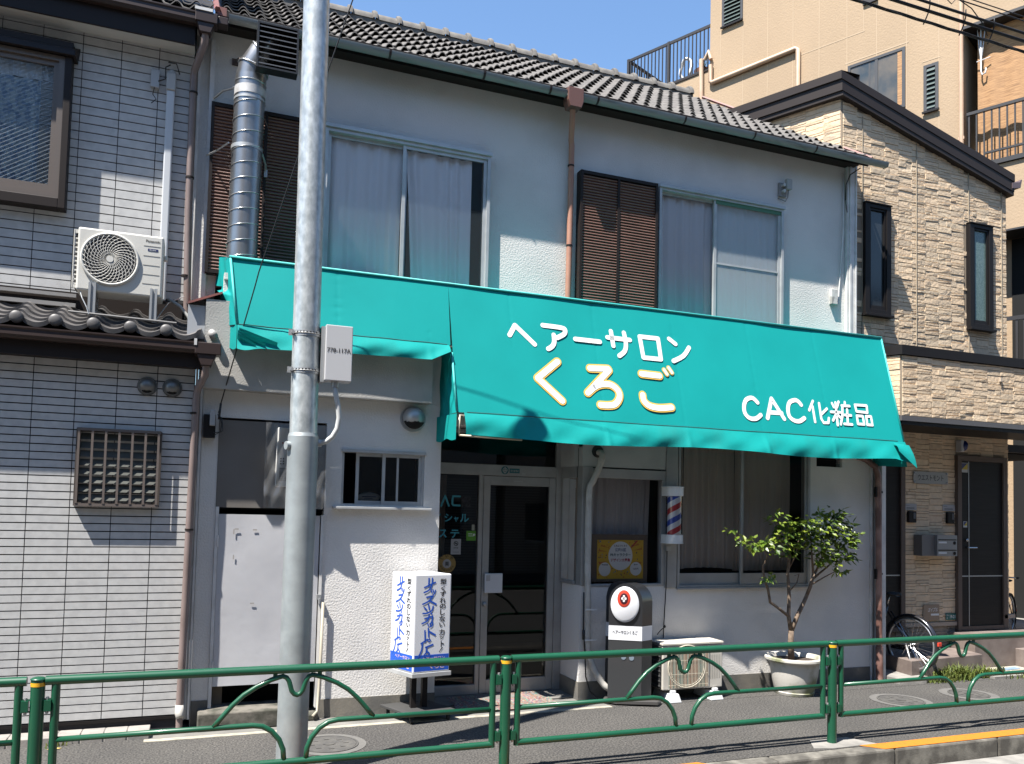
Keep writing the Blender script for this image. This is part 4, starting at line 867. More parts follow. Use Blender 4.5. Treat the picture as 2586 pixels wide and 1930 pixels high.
b = MB(); b.prism([(7.61, 3.0), (10.545, 3.0), (10.545, 6.57), (7.61, 7.36)], 8.201, 8.35); b.prism([(7.6, 0.0), (10.55, 0.0), (10.55, 2.999), (7.6, 2.999)], 8.202, 8.36); b.T = SIDE; b.box(0.0, 7.0, 0.002, 0.1, 0.0, 7.36); b.T = None; b.quad((10.545, 8.35, 0), (6.5, 17, 0), (6.5, 17, 6.5), (10.545, 8.35, 6.5)); b.build('joint_backing', SJNT, sh)
b = MB(); b.box(8.62, 9.55, 8.165, 8.2, 0.525, 0.575); b.box(10.40, 10.60, 8.14, 8.25, 0.60, 0.65); b.build('wall_moulding', mat('moulding_stone', (0.42, 0.35, 0.28), 0.8), sh)
b = stones(8.5, 9.54, 0.0, 0.52, 8.2, seed=12, colw=0.3, dmax=0.01); b.build('base_wall', mat('base_stone', (0.30, 0.27, 0.23), 0.85, col2=(0.22, 0.2, 0.17), nscale=12, bump=0.5, bscale=40), sh)
# vertical joints
b = MB()
for xx in (7.93, 8.86, 9.81, 10.44): b.box(xx-0.004, xx+0.004, 8.181, 8.199, 4.2, min(roofz(xx), 7.15))
b.build('panel_joint', mat('joint_tan', (0.36, 0.30, 0.22), 0.9), sh)
# band (balcony front) with ledge and canopy
BY = 7.5
b = stones(7.885, 13.0, 3.17, 3.90, BY, seed=15)
SB = frameT((7.87, BY, 0), (-0.4226, 0.9063, 0), (0, 0, 1), (0.9063, 0.4226, 0))
s2 = stones(0.01, 0.75, 3.17, 3.90, 0.0, seed=16, T=SB); n0 = len(b.v); b.v += s2.v; b.f += [[i+n0 for i in f] for f in s2.f]; b.mi += s2.mi; b.tint += s2.tint
bd = b.build('balcony_front', LSTONE, sh)
b = MB(); b.slab([(7.88, BY+0.002), (13.0, BY+0.002), (13.0, 8.19), (7.56, 8.19)], 3.12, 3.90); b.build('band_core', SJNT, bd)
b = MB(); b.slab([(7.855, BY-0.03), (13.0, BY-0.03), (13.0, 8.18), (7.53, 8.18)], 3.905, 4.02); b.build('ledge_cap', BLACK, sh)
b = MB(); b.slab([(7.855, BY-0.025), (13.0, BY-0.025), (13.0, 8.18), (7.53, 8.18)], 3.105, 3.165); b.build('canopy_edge', mat('canopy_grey', (0.13, 0.125, 0.13), 0.4, 0.2), sh)
b = MB(); b.slab([(7.87, BY-0.01), (13.0, BY-0.01), (13.0, 8.18), (7.55, 8.18)], 3.06, 3.104); b.build('canopy_soffit', BLACK, sh)
b = MB(); 
for xx in (9.50, 10.62): b.box(xx, xx+0.03, BY-0.03, BY-0.005, 3.70, 3.745)
b.build('weep_cap', mat('cap_tan', (0.5, 0.42, 0.33), 0.7), sh)
# windows
def slit(x0, x1, z0, z1, wf_):
    b = MB(); b.frame(x0, x1, z0+0.03, z1, 0.075, 8.135, 8.21, wt=0.05, wb=0.06); b.box(x0-0.012, x1+0.025, 8.105, 8.21, z0-0.005, z0+0.028); b.box(x0-0.006, x1+0.006, 8.12, 8.21, z1+0.001, z1+0.018); f = b.build('window', BLACK, sh, bevel=0.003)
    b = MB(); b.frame(x0+0.077, x1-0.077, z0+0.09, z1-0.052, 0.026, 8.15, 8.19, wb=0.05); b.build('sash', BLACK, f)
    b = MB(); b.quad((x0+0.1, 8.175, z0+0.1), (x1-0.1, 8.175, z0+0.1), (x1-0.1, 8.175, z1-0.06), (x0+0.1, 8.175, z1-0.06)); b.build('pane', wf_, f)
GREENG = mat('figured_glass_green', (0.10, 0.16, 0.15), 0.15, col2=(0.16, 0.23, 0.22), nscale=60, stretch=(1, 1, 1), bump=0.3, bscale=120)
DARKG = mat('dark_figured_glass', (0.03, 0.035, 0.04), 0.06, bump=0.1, bscale=140)
slit(7.935, 8.37, 4.53, 6.0, DARKG); slit(9.775, 10.215, 4.53, 6.0, GREENG)
# roof fascia: stepped dark band along the slope and along the skewed side
def fasc(b, off, zt0, zb0, thick):
    # zt0/zb0: top and bottom at the apex; follows the slope on the front
    xa, ya = 7.50+off*0.9, 8.10+off*0.4; xr_ = 10.60
    dz = 0.27*(xr_-xa)
    A = [(xa, ya, zt0), (xr_, ya, zt0-dz), (xr_, ya, zb0-dz), (xa, ya, zb0)]
    b.add(A + [(p[0], p[1]+thick, p[2]) for p in A], [(0,1,2,3), (7,6,5,4), (0,4,5,1), (1,5,6,2), (2,6,7,3)])
    sx, sy = xa-0.4226*3.2, ya+0.9063*3.2
    b.add([(xa, ya, zt0), (xa, ya, zb0), (sx, sy, zb0), (sx, sy, zt0), (xa+thick, ya, zt0), (xa+thick, ya, zb0), (sx+thick, sy, zb0), (sx+thick, sy, zt0)], [(0,1,2,3), (4,7,6,5), (0,3,7,4), (1,5,6,2)])
b = MB(); fasc(b, 0.0, 7.64, 7.535, 0.3); fasc(b, 0.025, 7.53, 7.39, 0.28); fasc(b, 0.045, 7.388, 7.33, 0.26); fs_ = b.build('fascia', FASC, sh)
b = MB(); b.add([(7.52, 8.11, 7.63), (10.58, 8.11, 7.63-0.27*3.06), (10.4, 14.0, 7.63-0.27*3.06), (4.8, 14.0, 7.63)], [(0,1,2,3)]); b.build('roof', FASC, sh)
b = MB(); b.prism([(10.55, 6.68), (10.70, 6.71), (10.72, 6.75), (10.74, 6.75), (10.71, 6.63), (10.55, 6.60)], 8.10, 8.28); b.build('gutter_end', PINKF if False else mat('gutter_plum', (0.14, 0.10, 0.10), 0.4), sh)
# entrance doors and steps
def steel_door(x0, x1, z0, z1, full=True):
    b = MB(); b.frame(x0-0.07, x1+0.07, z0-0.05, z1+0.075, 0.07, 8.14, 8.24, wb=0.05); f = b.build('door_frame', DOORF, sh)
    b = MB(); b.box(x0, x1, 8.165, 8.20, z0, z1); d = b.build('door', DOORB, f)
    b = MB(); b.box(x0+0.145, x0+0.157, 8.160, 8.1645, z0, z1); b.box(x0, x1, 8.158, 8.1625, z0+0.66, z0+0.675); b.build('inlay_strip', GALVL, d)
    b = MB(); b.sphere((x0+0.105, 8.15, z0+1.15), 0.022, 12, 8, (1, 0.7, 1)); b.cyl((x0+0.10, 8.165, z0+1.05), (x0+0.10, 8.12, z0+1.05), 0.018, 12); b.tube([(x0+0.10, 8.122, z0+1.05), (x0+0.25, 8.122, z0+1.05)], 0.010, 8); b.build('handle', CHROME, d, smooth=True, auto=40)
    for (a, c, e, g) in ((x0+0.015, x0+0.135, z1-0.15, z1-0.02), (x0+0.05, x0+0.12, z0+1.32, z0+1.40)):
        b = MB(); b.box(a, c, 8.1615, 8.1645, e, g); st = b.build('sticker', mat('sticker_pale', (0.55, 0.55, 0.53), 0.5), d)
        b = MB(); b.add([(a+0.006, 8.1605, g-0.006), (c-0.006, 8.1605, g-0.006), (a+0.006, 8.1605, e+(g-e)*0.3)], [(0,2,1)]); b.build('sticker_blue', mat('sticker_navy', (0.04, 0.05, 0.16), 0.5), st)
        b = MB(); b.add([(c-0.006, 8.1605, g-0.008), (c-0.006, 8.1605, e+(g-e)*0.3), (a+0.008, 8.1605, e+(g-e)*0.3)], [(0,2,1)]); b.build('sticker_yellow', mat('sticker_yellow', (0.60, 0.44, 0.03), 0.5), st)
steel_door(9.61, 10.39, 0.51, 2.72); steel_door(7.74, 8.545, 0.53, 2.73)
b = MB()
b.slab([(9.40, 8.02), (14, 8.02), (14, 8.16), (9.40, 8.16)], 0.0, 0.45); b.slab([(9.40, 7.78), (10.18, 7.78), (14.0, 7.78), (14, 8.019), (9.40, 8.019)], 0.0, 0.448)
b.slab([(10.12, 7.52), (14, 7.52), (14, 7.779), (10.12, 7.779)], 0.0, 0.27)
b.slab([(8.03, 7.50), (9.36, 7.64), (9.44, 7.95), (9.38, 8.15), (8.12, 8.15)], 0.0, 0.245)
st = b.build('entrance_steps', STEPT, sh, bevel=0.008)
b = MB(); b.slab([(9.50, 7.40), (14, 7.40), (14, 7.519), (9.50, 7.519)], -0.05, 0.04); b.slab([(9.46, 7.52), (10.11, 7.52), (10.11, 7.77), (9.46, 7.77)], -0.05, 0.042); b.build('front_paving', mat('front_paving', (0.42, 0.385, 0.32), 0.85, col2=(0.33, 0.30, 0.25), nscale=6), sh)
b = MB(); b.slab([(9.62, 7.56), (9.95, 7.58), (9.98, 7.68), (9.64, 7.66)], 0.043, 0.05); b.slab([(9.62, 7.44), (9.98, 7.45), (9.99, 7.50), (9.63, 7.50)], 0.041, 0.047); b.build('blue_plate', mat('plate_blue_grey', (0.20, 0.30, 0.42), 0.5, col2=(0.26, 0.36, 0.47), nscale=8), sh)
b = MB(); b.slab([(7.76, 7.42), (8.12, 7.36), (8.22, 7.42), (8.18, 7.75), (7.80, 8.2), (7.72, 8.2)], -0.05, 0.07); b.build('gap_slab', CONC, sh, bevel=0.01)

# =================================================================== BEIGE BUILDING
P0 = Vector((14.266, 12.0, 0)); DX = Vector((-0.4226, 0.9063, 0)); DN = Vector((-0.9063, -0.4226, 0))
BT = frameT(P0, DX, (0, 0, 1), -DN)          # u: along the wall going back, d: into the building, v: up
bb = thing('beige_building', tuple(P0 + DX*3), 'tall beige rendered building with roof terrace behind the stone house', 'building')
b = MB(); b.T = BT
b.box(0.0, 5.86, 0, 6, 0, 20, skip=''); b.box(5.861, 9.5, 0.003, 6, 0, 13.16)
b.box(-6, -0.001, 1.0, 6, 0, 20); b.box(-6, -0.53, 0.002, 0.99, 7.60, 8.93); b.box(-6, -0.53, 0.6, 0.99, 0, 7.59); b.box(-0.52, -0.001, 0.004, 0.999, 0, 8.9); b.box(-6, -0.0, 0.0, 0.99, 11.95, 20)
b.build('wall', BEIGE, bb)
b = MB(); b.T = BT
for u in (5.56, 4.94, 4.29, 3.65, 3.02, 2.38, 1.73, 1.11, 0.47): b.box(u-0.007, u+0.007, -0.004, -0.0005, 5, 20)
b.box(1.99, 3.46, -0.004, -0.0006, 12.655, 12.675); b.box(2.0, 2.014, -0.0045, -0.0008, 12.676, 13.2); b.box(1.07, 2.42, -0.0045, -0.0008, 12.05, 12.075); b.box(0.44, 0.80, -0.0045, -0.0008, 11.50, 11.52); b.box(4.0, 5.2, -0.0044, -0.0007, 11.27, 11.29)
b.build('panel_joint', mat('beige_joint', (0.50, 0.375, 0.25), 0.8), bb)
def bwin(u0, u1, z0, z1, name='window'):
    b = MB(); b.T = BT; b.frame(u0, u1, z0, z1, 0.06, -0.03, 0.06); return b.build(name, mat('frame_charcoal', (0.055, 0.055, 0.058), 0.45), bb)
f = bwin(1.13, 2.35, 10.66, 11.98)
b = MB(); b.T = BT; b.box(1.70, 1.76, -0.022, 0.02, 10.72, 11.92); b.box(1.86, 1.90, -0.010, 0.02, 10.72, 11.92); b.box(1.19, 1.30, -0.015, 0.02, 10.72, 11.92); b.build('sash', mat('frame_charcoal', (0.055, 0.055, 0.058), 0.45), f)
b = MB(); b.T = BT; b.box(1.19, 2.29, -0.008, -0.001, 10.72, 11.92); b.build('pane', mat('screen_glass', (0.16, 0.14, 0.115), 0.12, col2=(0.06, 0.075, 0.085), nscale=1.6, lo=0.4, hi=0.6), f)
b = MB(); b.T = BT; b.box(1.20, 1.29, -0.0155, -0.014, 10.73, 11.91); b.build('blind_edge', BAMBOO, f)
def louvre(u0, u1, z0, z1):
    f = bwin(u0, u1, z0, z1, 'louvre_window')
    b = MB(); b.T = BT; n = max(4, int((z1-z0-0.12)/0.092)); p = (z1-z0-0.12)/n
    for i in range(n):
        z = z0+0.06+i*p
        b.add([(u0+0.065, -0.05, z), (u1-0.065, -0.05, z), (u1-0.065, 0.0, z+p*0.86), (u0+0.065, 0.0, z+p*0.86)], [(0,1,2,3)])
    b.build('louvre_slat', mat('louvre_green_glass', (0.12, 0.15, 0.14), 0.2), f)
    b = MB(); b.T = BT; b.box(u0+0.06, u1-0.06, -0.004, 0.03, z0+0.06, z1-0.06); b.box(u0-0.02, u1+0.02, -0.07, -0.031, z0-0.03, z0+0.01); b.build('louvre_back', BLACK, f)
louvre(4.95, 5.52, 14.12, 15.3); louvre(0.475, 0.765, 10.40, 11.41)
PIPEC = mat('pipe_cream', (0.60, 0.44, 0.30), 0.5, col2=(0.55, 0.36, 0.24), nscale=3)
b = MB(); b.T = BT; b.tube([(5.80, -0.06, 13.25), (5.80, -0.06, 12.82), (5.76, -0.06, 12.78), (3.56, -0.06, 12.83), (3.50, -0.06, 12.79), (3.50, -0.06, 11.0)], 0.055, 12); b.tube([(5.98, -0.05, 13.45), (5.86, -0.07, 13.62), (5.80, -0.06, 13.40)], 0.05, 10); b.tube([(6.08, -0.05, 13.5), (6.05, -0.05, 11.5)], 0.06, 10); b.build('conduit_pipe', PIPEC, bb, smooth=True, auto=50)
b = MB(); b.T = BT; b.tube([(0.035, -0.06, 20), (0.035, -0.06, 6)], 0.045, 12); b.box(-0.02, 0.09, -0.08, -0.001, 9.6, 9.66); b.box(-0.02, 0.09, -0.08, -0.001, 14.0, 14.06); b.build('downpipe', PIPEC, bb, smooth=True, auto=50)
RAIL = mat('railing_black_brown', (0.03, 0.027, 0.026), 0.45)
# terrace railing
b = MB(); b.T = BT
for z0, z1 in ((14.33, 14.40), (13.22, 13.27)): b.box(5.88, 8.45, 0.03, 0.08, z0, z1)
u = 5.95
while u < 8.45: b.box(u-0.012, u+0.012, 0.04, 0.065, 13.27, 14.33); u += 0.115
for u in (7.13, 8.44): b.box(u-0.035, u+0.035, 0.02, 0.09, 13.1, 14.41)
for z0, z1 in ((14.33, 14.40), (13.80, 13.86)): b.box(8.40, 8.45, 0.09, 3.0, z0, z1)
d = 0.2
while d < 3: b.box(8.41, 8.44, d-0.012, d+0.012, 13.2, 14.33); d += 0.115
b.build('terrace_railing', RAIL, bb)
b = MB(); b.T = BT; b.box(5.862, 9.5, -0.02, 0.2, 13.165, 13.21); b.build('parapet_cap', FASC, bb)
# balcony: railing, slab edges, soffit, black sheet for the recess shade
b = MB(); b.T = BT
b.box(-6, -0.06, -0.06, 0.0, 10.06, 10.12); b.box(-6, -0.38, -0.05, -0.005, 9.19, 9.23)
u = -0.10
while u > -3.0: b.box(u-0.014, u+0.014, -0.045, -0.015, 9.0 if u < -0.3 else 9.2, 10.06); u -= 0.135
b.build('balcony_railing', RAIL, bb)
b = MB(); b.T = BT; b.box(-6, -0.42, -0.05, 1.0, 8.94, 9.03); b.box(-6, 0.0, -0.10, 1.0, 11.86, 11.92); b.box(-6, -0.55, -0.03, 0.59, 7.56, 7.595); b.box(1.70, 2.02, -0.05, 0.02, 13.24, 13.4); b.build('slab_edge', RAIL, bb)
b = MB(); b.T = BT; b.box(-6, -0.7, 0.58, 0.598, 0, 7.55); b.build('painted_shade_opening', DARKER, bb)  # black sheet stands in for the shade inside the recess
b = MB(); b.T = BT; b.box(-6, -0.56, 0.01, 0.05, 5.80, 5.88); 
u = -0.9
while u > -3.0: b.box(u-0.02, u+0.02, 0.02, 0.05, 4.6, 5.80); u -= 0.13
b.build('lower_railing', RAIL, bb)
bl = MB(); bl.T = BT; bl.grid(lambda u, v: (-0.20-3.5*u, 0.20+0.012*math.sin(60*u), 9.1+2.75*v), 60, 4)
bo = bl.build('bamboo_blind', BAMBOO, loc=tuple(P0)); set_tags(bo, 'brown bamboo blind hanging behind the balcony railing, upper right', 'blind')
lr = thing('laundry_pole_hook', BT(-0.45, 0.3, 11.5), 'white metal laundry pole hooks hanging under the balcony roof, upper right', 'hook')
b = MB(); b.T = BT
for u in (-0.22, -0.36): b.tube([(u, 0.12, 11.86), (-0.28, 0.12, 11.1)], 0.009, 8)
b.tube([(-0.28, 0.12, 11.86), (-0.28, 0.12, 10.98), (-0.30, 0.12, 10.90), (-0.36, 0.12, 10.92), (-0.37, 0.12, 11.02)], 0.015, 8); b.build('hook_arm', WHITEP, lr, smooth=True)
b = MB(); b.T = BT; b.tube([(-0.20, 0.12, 11.2), (-0.45, 0.12, 11.22)], 0.009, 8); b.build('cross_bar', WHITEP, lr)
hc = MB(); hc.T = BT; hc.tube([(6.72+0.17*math.cos(a), 0.25+0.03*math.sin(3*a), 13.60+0.27*math.sin(a)) for a in [i*math.pi/12 for i in range(24)]], 0.04, 8, closed=True)
ho = hc.build('hose_coil', WHITEP, loc=BT(6.7, 0.25, 13.6), smooth=True); set_tags(ho, 'white hose coil standing behind the roof terrace railing', 'hose')
tp = thing('terrace_pot', BT(6.35, 0.4, 13.2), 'dark pot with a thin plant on the roof terrace', 'plant pot')
b = MB(); b.lathe([(0.0, 0), (0.16, 0), (0.22, 0.3), (0.20, 0.3)], BT(6.35, 0.45, 13.21), 16); b.build('pot', mat('terracotta_dark', (0.16, 0.07, 0.05), 0.8), tp)
b = MB(); c0 = Vector(BT(6.35, 0.45, 13.5)); rd = random.Random(3)
for i in range(14): a = rd.uniform(0, 6.28); b.tube([c0, c0+Vector((0.16*math.cos(a), 0.16*math.sin(a), rd.uniform(0.1, 0.5)))], [0.008, 0.002], 5)
b.build('leaves', GRASS, tp)
gd = thing('carport', (11.6, 9.6, 0), 'dark carport opening between the stone house and the right edge', 'carport')
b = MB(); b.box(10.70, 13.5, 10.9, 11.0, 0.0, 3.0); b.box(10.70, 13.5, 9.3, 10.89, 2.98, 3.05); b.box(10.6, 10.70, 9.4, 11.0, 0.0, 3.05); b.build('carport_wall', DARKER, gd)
b = MB(); b.box(10.62, 13.5, 9.20, 9.29, 3.0, 3.12); b.build('carport_beam', DBROWN, gd)

# =================================================================== STREET FURNITURE
GY = 5.70
def guard_panel(px, label, grp='green pipe guardrail panels along the kerb'):
    t = thing('pipe_guardrail', (px+1.5, GY, 0.2), label, 'guardrail', grp)
    xl, xr, xc = px+0.095, px+2.915, px+1.525
    b = MB(); b.tube([(xl-0.055, GY, 0.845), (xr+0.04, GY, 0.845)], 0.0285, 14); b.build('top_rail', GREEN, t, smooth=True, auto=50)
    b = MB(); b.tube([(xl, GY, 0.235), (xr, GY, 0.235)], 0.0245, 12); b.build('bottom_rail', GREEN, t, smooth=True, auto=50)
    for x in (xl, xr):
        b = MB(); b.tube([(x, GY, 0.216), (x, GY, 0.84)], 0.0235, 12); b.build('upright', GREEN, t, smooth=True, auto=50)
    for s in (-1, 1):
        pts = [(xl if s < 0 else xr, 0.488)] + [(xc+s*q[0], q[1]) for q in ((0.52, 0.490), (0.28, 0.490), (0.215, 0.480), (0.155, 0.445), (0.105, 0.385), (0.078, 0.32), (0.070, 0.235))]
        b = MB(); b.tube([(p[0], GY, p[1]) for p in pts], 0.0178, 10); b.build('mid_rail', GREEN, t, smooth=True)
    pts = []
    L = [(0.52, 0.495), (0.47, 0.555), (0.41, 0.625), (0.34, 0.69), (0.26, 0.74), (0.17, 0.780), (0.12, 0.795), (0.095, 0.800), (0.072, 0.79), (0.055, 0.765), (0.046, 0.735), (0.036, 0.70), (0.018, 0.678), (0.0, 0.672)]
    pts = [(xc-q[0], q[1]) for q in L] + [(xc+q[0], q[1]) for q in reversed(L[:-1])]
    b = MB(); b.tube([(p[0], GY, p[1]) for p in pts], 0.0165, 10); b.build('arch', GREEN, t, smooth=True)
    b = MB()
    for s in (-1, 1): b.box(xc+s*0.145-0.014, xc+s*0.145+0.014, GY-0.006, GY+0.006, 0.785, 0.826)
    b.build('arch_tab', GREEN, t)
    for x, s in ((xl, -1), (xr, 1)):
        b = MB(); bo_ = MB()
        for z in (0.70, 0.295):
            x0, x1 = sorted((x+s*0.018, x+s*0.056)); b.box(x0, x1, GY-0.030, GY+0.012, z-0.032, z+0.032)
            bo_.cyl((x+s*0.040, GY-0.012, z-0.050), (x+s*0.040, GY-0.012, z+0.050), 0.009, 8)
        b.build('bracket', GREEN, t); bo_.build('bolt', GALVL, t)
    return t
def guard_post(px, label):
    t = thing('guardrail_post', (px, GY, 0), label, 'guardrail post', 'green guardrail posts along the kerb')
    b = MB(); b.tube([(px, GY, 0.0), (px, GY, 0.855)], 0.0395, 18); b.sphere((px, GY, 0.855), 0.044, 18, 6, (1, 1, 0.35), half=True); b.build('post_tube', GREEN, t, smooth=True, auto=40)
    b = MB(); b.tube([(px, GY, 0.815), (px, GY, 0.838)], 0.041, 18, caps=False); b.build('reflector_band', YELL, t, smooth=True)
    b = MB()
    for z in (0.735, 0.665, 0.33, 0.26): b.box(px-0.085, px+0.085, GY-0.02, GY+0.004, z-0.003, z+0.003)
    b.build('bracket_plate', GREEN, t)
for i, lab in ((-1, 'green guardrail panel cut off at the left edge of the picture'), (0, 'green guardrail panel in front of the steel pole and metal door'), (1, 'green guardrail panel in front of the air conditioner and planter'), (2, 'green guardrail panel in front of the bicycle and stone house')):
    guard_panel(-0.83+i*3.015, lab)
for i, lab in ((0, 'green post with yellow band before the grey panel clad house'), (1, 'green post with yellow band before the salon entrance door'), (2, 'green post with yellow band standing beside the orange kerb paint')):
    guard_post(-0.83+i*3.015, lab)

# steel pole
pole = thing('steel_pole', (0.72, 6.10, 0), 'tall galvanised steel pole standing on the pavement behind the guardrail', 'pole')
PX, PY = 0.72, 6.10
b = MB(); b.tube([(PX, PY, 2.44), (PX-0.03, PY, 7.6)], [0.098, 0.093], 36); b.build('upper_shaft', GALV, pole, smooth=True, auto=50)
b = MB(); b.tube([(PX, PY, -0.02), (PX, PY, 2.43)], 0.108, 36); b.tube([(PX, PY, 2.43), (PX, PY, 2.455)], [0.108, 0.100], 36); b.build('lower_shaft', GALVP, pole, smooth=True, auto=50)
b = MB(); b.cyl((PX-0.085, PY-0.03, 2.36), (PX-0.125, PY-0.045, 2.36), 0.030, 16); b.build('cable_stub', GALVP, pole, smooth=True, auto=50)
cb = thing('control_box', (0.93, 6.04, 2.84), 'grey control box marked with black numbers strapped to the steel pole', 'control box')
b = MB(); b.box(0.842, 1.035, 5.985, 6.11, 2.84, 3.245); bx = b.build('box', BOXG, cb, bevel=0.005)
b = MB(); b.box(0.815, 0.841, 6.02, 6.13, 2.83, 3.235); b.build('back_plate', GALVL, cb)
b = MB(); text(b, '778-117A', 0.05, FAC(0.938, 5.983, 3.045), bold=0.0006, w=0.170, h=0.033); b.build('lettering', INKB, bx)
for z in (3.175, 2.905):
    b = MB(); b.tube([(PX+0.1035*math.cos(a), PY+0.1035*math.sin(a), z) for a in [R(180+i*10) for i in range(19)]] + [(PX+0.1035*math.cos(R(a)), PY+0.1035*math.sin(R(a)), z) for a in range(10, 180, 10)], 0.004, 4, closed=True)
    b.tube([(PX, PY, z-0.02), (PX, PY, z+0.02)], 0.102, 32, caps=False); b.box(PX-0.135, PX-0.096, PY-0.05, PY-0.045, z-0.022, z+0.022); b.cyl((PX-0.105, PY-0.075, z), (PX-0.105, PY-0.02, z), 0.011, 10)
    sp = b.build('strap', GALVL, cb, smooth=True, auto=40)
    b = MB()
    for i in range(7): a = R(225+i*13); b.box(PX+0.1032*math.cos(a)-0.006, PX+0.1032*math.cos(a)+0.006, PY+0.1032*math.sin(a)-0.002, PY+0.1032*math.sin(a)+0.002, z-0.002, z+0.011)
    b.build('strap_slot', BLACK, sp)
hs = [(0.925, 6.04, 2.80), (0.935, 6.04, 2.74), (0.955, 6.045, 2.66), (0.965, 6.05, 2.58), (0.955, 6.055, 2.50), (0.925, 6.065, 2.44), (0.885, 6.08, 2.405), (0.84, 6.09, 2.39)]
b = MB(); b.tube(hs, 0.019, 12); b.build('conduit_hose', mat('conduit_pale', (0.58, 0.59, 0.58), 0.55), cb, smooth=True)
b = MB(); b.cyl((0.925, 6.04, 2.84), (0.925, 6.04, 2.80), 0.027, 12); b.cyl((0.85, 6.088, 2.39), (0.815, 6.095, 2.39), 0.026, 12); b.build('hose_fitting', GALVL, cb)

# light box sign on a wheeled stand
ls_ = thing('standing_sign', (1.96, 7.42, 0), 'white light box sign with blue brush lettering on a wheeled stand', 'sign')
th_ = R(9); fx, fy = math.cos(th_), math.sin(th_); C0 = Vector((1.89, 7.27, 0)); Fd = Vector((fx, fy, 0)); Bd = Vector((-0.36, 0.933, 0)).normalized(); WL = 0.365; DL = 0.37
A0, A1, A2, A3 = C0, C0+Fd*WL, C0+Fd*WL+Bd*DL, C0+Bd*DL
b = MB(); b.slab([(p.x, p.y) for p in (A0, A1, A2, A3)], 0.445, 1.33); bx = b.build('light_box', SIGNW, ls_, bevel=0.012)
g = 0.012; q = [C0-Fd*g-Bd*g, A1+Fd*g-Bd*g, A2+Fd*g+Bd*g, A3-Fd*g+Bd*g]
b = MB(); b.slab([(p.x, p.y) for p in q], 0.405, 0.444); b.build('rim', ALU, ls_, bevel=0.003)
cc = (A0+A2)/2
b = MB()
for s in (-0.055, 0.055): p = cc+Fd*s; b.box(p.x-0.024, p.x+0.024, p.y-0.03, p.y+0.03, 0.10, 0.404)
b.build('leg', BLACK, ls_)
b = MB(); b.slab([(p.x, p.y) for p in (C0-Fd*0.05-Bd*0.05, A1+Fd*0.05-Bd*0.05, A2+Fd*0.05+Bd*0.05, A3-Fd*0.05+Bd*0.05)], 0.075, 0.10); b.build('base_plate', mat('base_dark', (0.05, 0.05, 0.05), 0.6), ls_, bevel=0.004)
for p in (C0, A1, A2, A3):
    b = MB(); b.tube([(p.x-0.012, p.y, 0.028), (p.x+0.012, p.y, 0.028)], 0.027, 14); b.box(p.x-0.016, p.x+0.016, p.y-0.012, p.y+0.012, 0.05, 0.075); b.build('caster', RUBBER, ls_)
def sign_face(o, xd, nd, w_):
    T = frameT(o + nd*0.0006, xd, (0,0,1), nd)
    b = MB(); b.T = T; b.box(0.012, w_-0.012, -0.001, 0.0006, 0.458, 0.603); fb = b.build('blue_panel', BLUE, ls_)
    T2 = frameT(o + nd*0.0020, xd, (0,0,1), nd)
    UV = lambda x, y: ((x-(228-(y-50)*0.018))/378*w_, 1.33-(y-50)*0.000905)
    b = MB()
    for ch, y, ww, hh in (('型', 125, 64, 56), ('く', 195, 46, 50), ('ず', 250, 60, 56), ('れ', 315, 64, 56), ('の', 375, 62, 52), ('し', 435, 50, 60), ('な', 500, 62, 58), ('い', 560, 58, 42), ('カ', 635, 58, 60), ('ッ', 690, 42, 36), ('ト', 752, 36, 62)):
        u_, z_ = UV(516-(y-125)*0.022 + (10 if ch == 'ト' else 0), y)
        text(b, ch, 0.07, (lambda u_, z_, hh: (lambda u, d, v: T2(u+u_, d, v+z_-hh*0.00045)))(u_, z_, hh), bold=0.0016, w=ww/378*w_, h=hh*0.0009)
    stroke(b, [UV(512, 790), UV(492, 815)], 0.0045, T2, smooth=0, flat=0.03); stroke(b, [UV(484, 824), UV(482, 828)], 0.0045, T2, smooth=0, flat=0.03)
    b.build('black_lettering', INKB, ls_)
    b = MB()
    S = lambda pts, r=0.0072: stroke(b, [UV(*q) for q in pts], r*(0.75+0.25*w_/0.365), T2, smooth=3, flat=0.03)
    S([(322,182),(432,133)]); S([(367,92),(364,170)]); S([(402,92),(397,150),(372,205),(318,232)])
    S([(388,208),(397,234)], 0.006); S([(408,206),(413,230)], 0.006); S([(434,212),(426,240),(412,258)], 0.006)
    S([(345,280),(410,268)]); S([(410,270),(368,318),(305,348)]); S([(370,312),(440,352)], 0.0085)
    S([(364,352),(373,400)]); S([(322,382),(346,408)]); S([(412,372),(398,414),(352,438),(308,440)]); S([(393,438),(399,450)])
    S([(328,492),(408,472)]); S([(408,474),(400,522),(384,548)]); S([(372,458),(354,512),(300,540)])
    S([(358,546),(366,564)], 0.006); S([(380,543),(386,562)], 0.006); S([(411,535),(402,566),(382,577)], 0.006)
    S([(365,590),(370,675)]); S([(374,622),(436,660)], 0.008)
    S([(330,612),(334,722)]); S([(292,738),(358,700)]); S([(306,738),(298,802),(266,868)])
    S([(375,696),(390,710),(376,726),(362,710),(375,696)], 0.0048)
    S([(340,778),(412,754)], 0.008); S([(350,775),(346,826),(326,852)]); S([(322,862),(378,868),(374,838),(345,814)], 0.008)
    b.build('brush_lettering', BLUE, ls_, smooth=True)
    T3 = frameT(o + nd*0.0022, xd, (0,0,1), nd)
    b = MB(); text(b, 'くろご', 0.07, lambda u, d, v: T3(u+w_*0.66, d, v+0.475), bold=0.002, w=w_*0.42, h=0.050); text(b, 'ヘアーサロン', 0.05, lambda u, d, v: T3(u+w_*0.55, d, v+0.555), bold=0.001, w=w_*0.62, h=0.030); b.build('panel_lettering', mat('pale_pink_letter', (0.75, 0.55, 0.62), 0.6), ls_)
sign_face(A0, Fd, Vector((fy, -fx, 0)), WL)
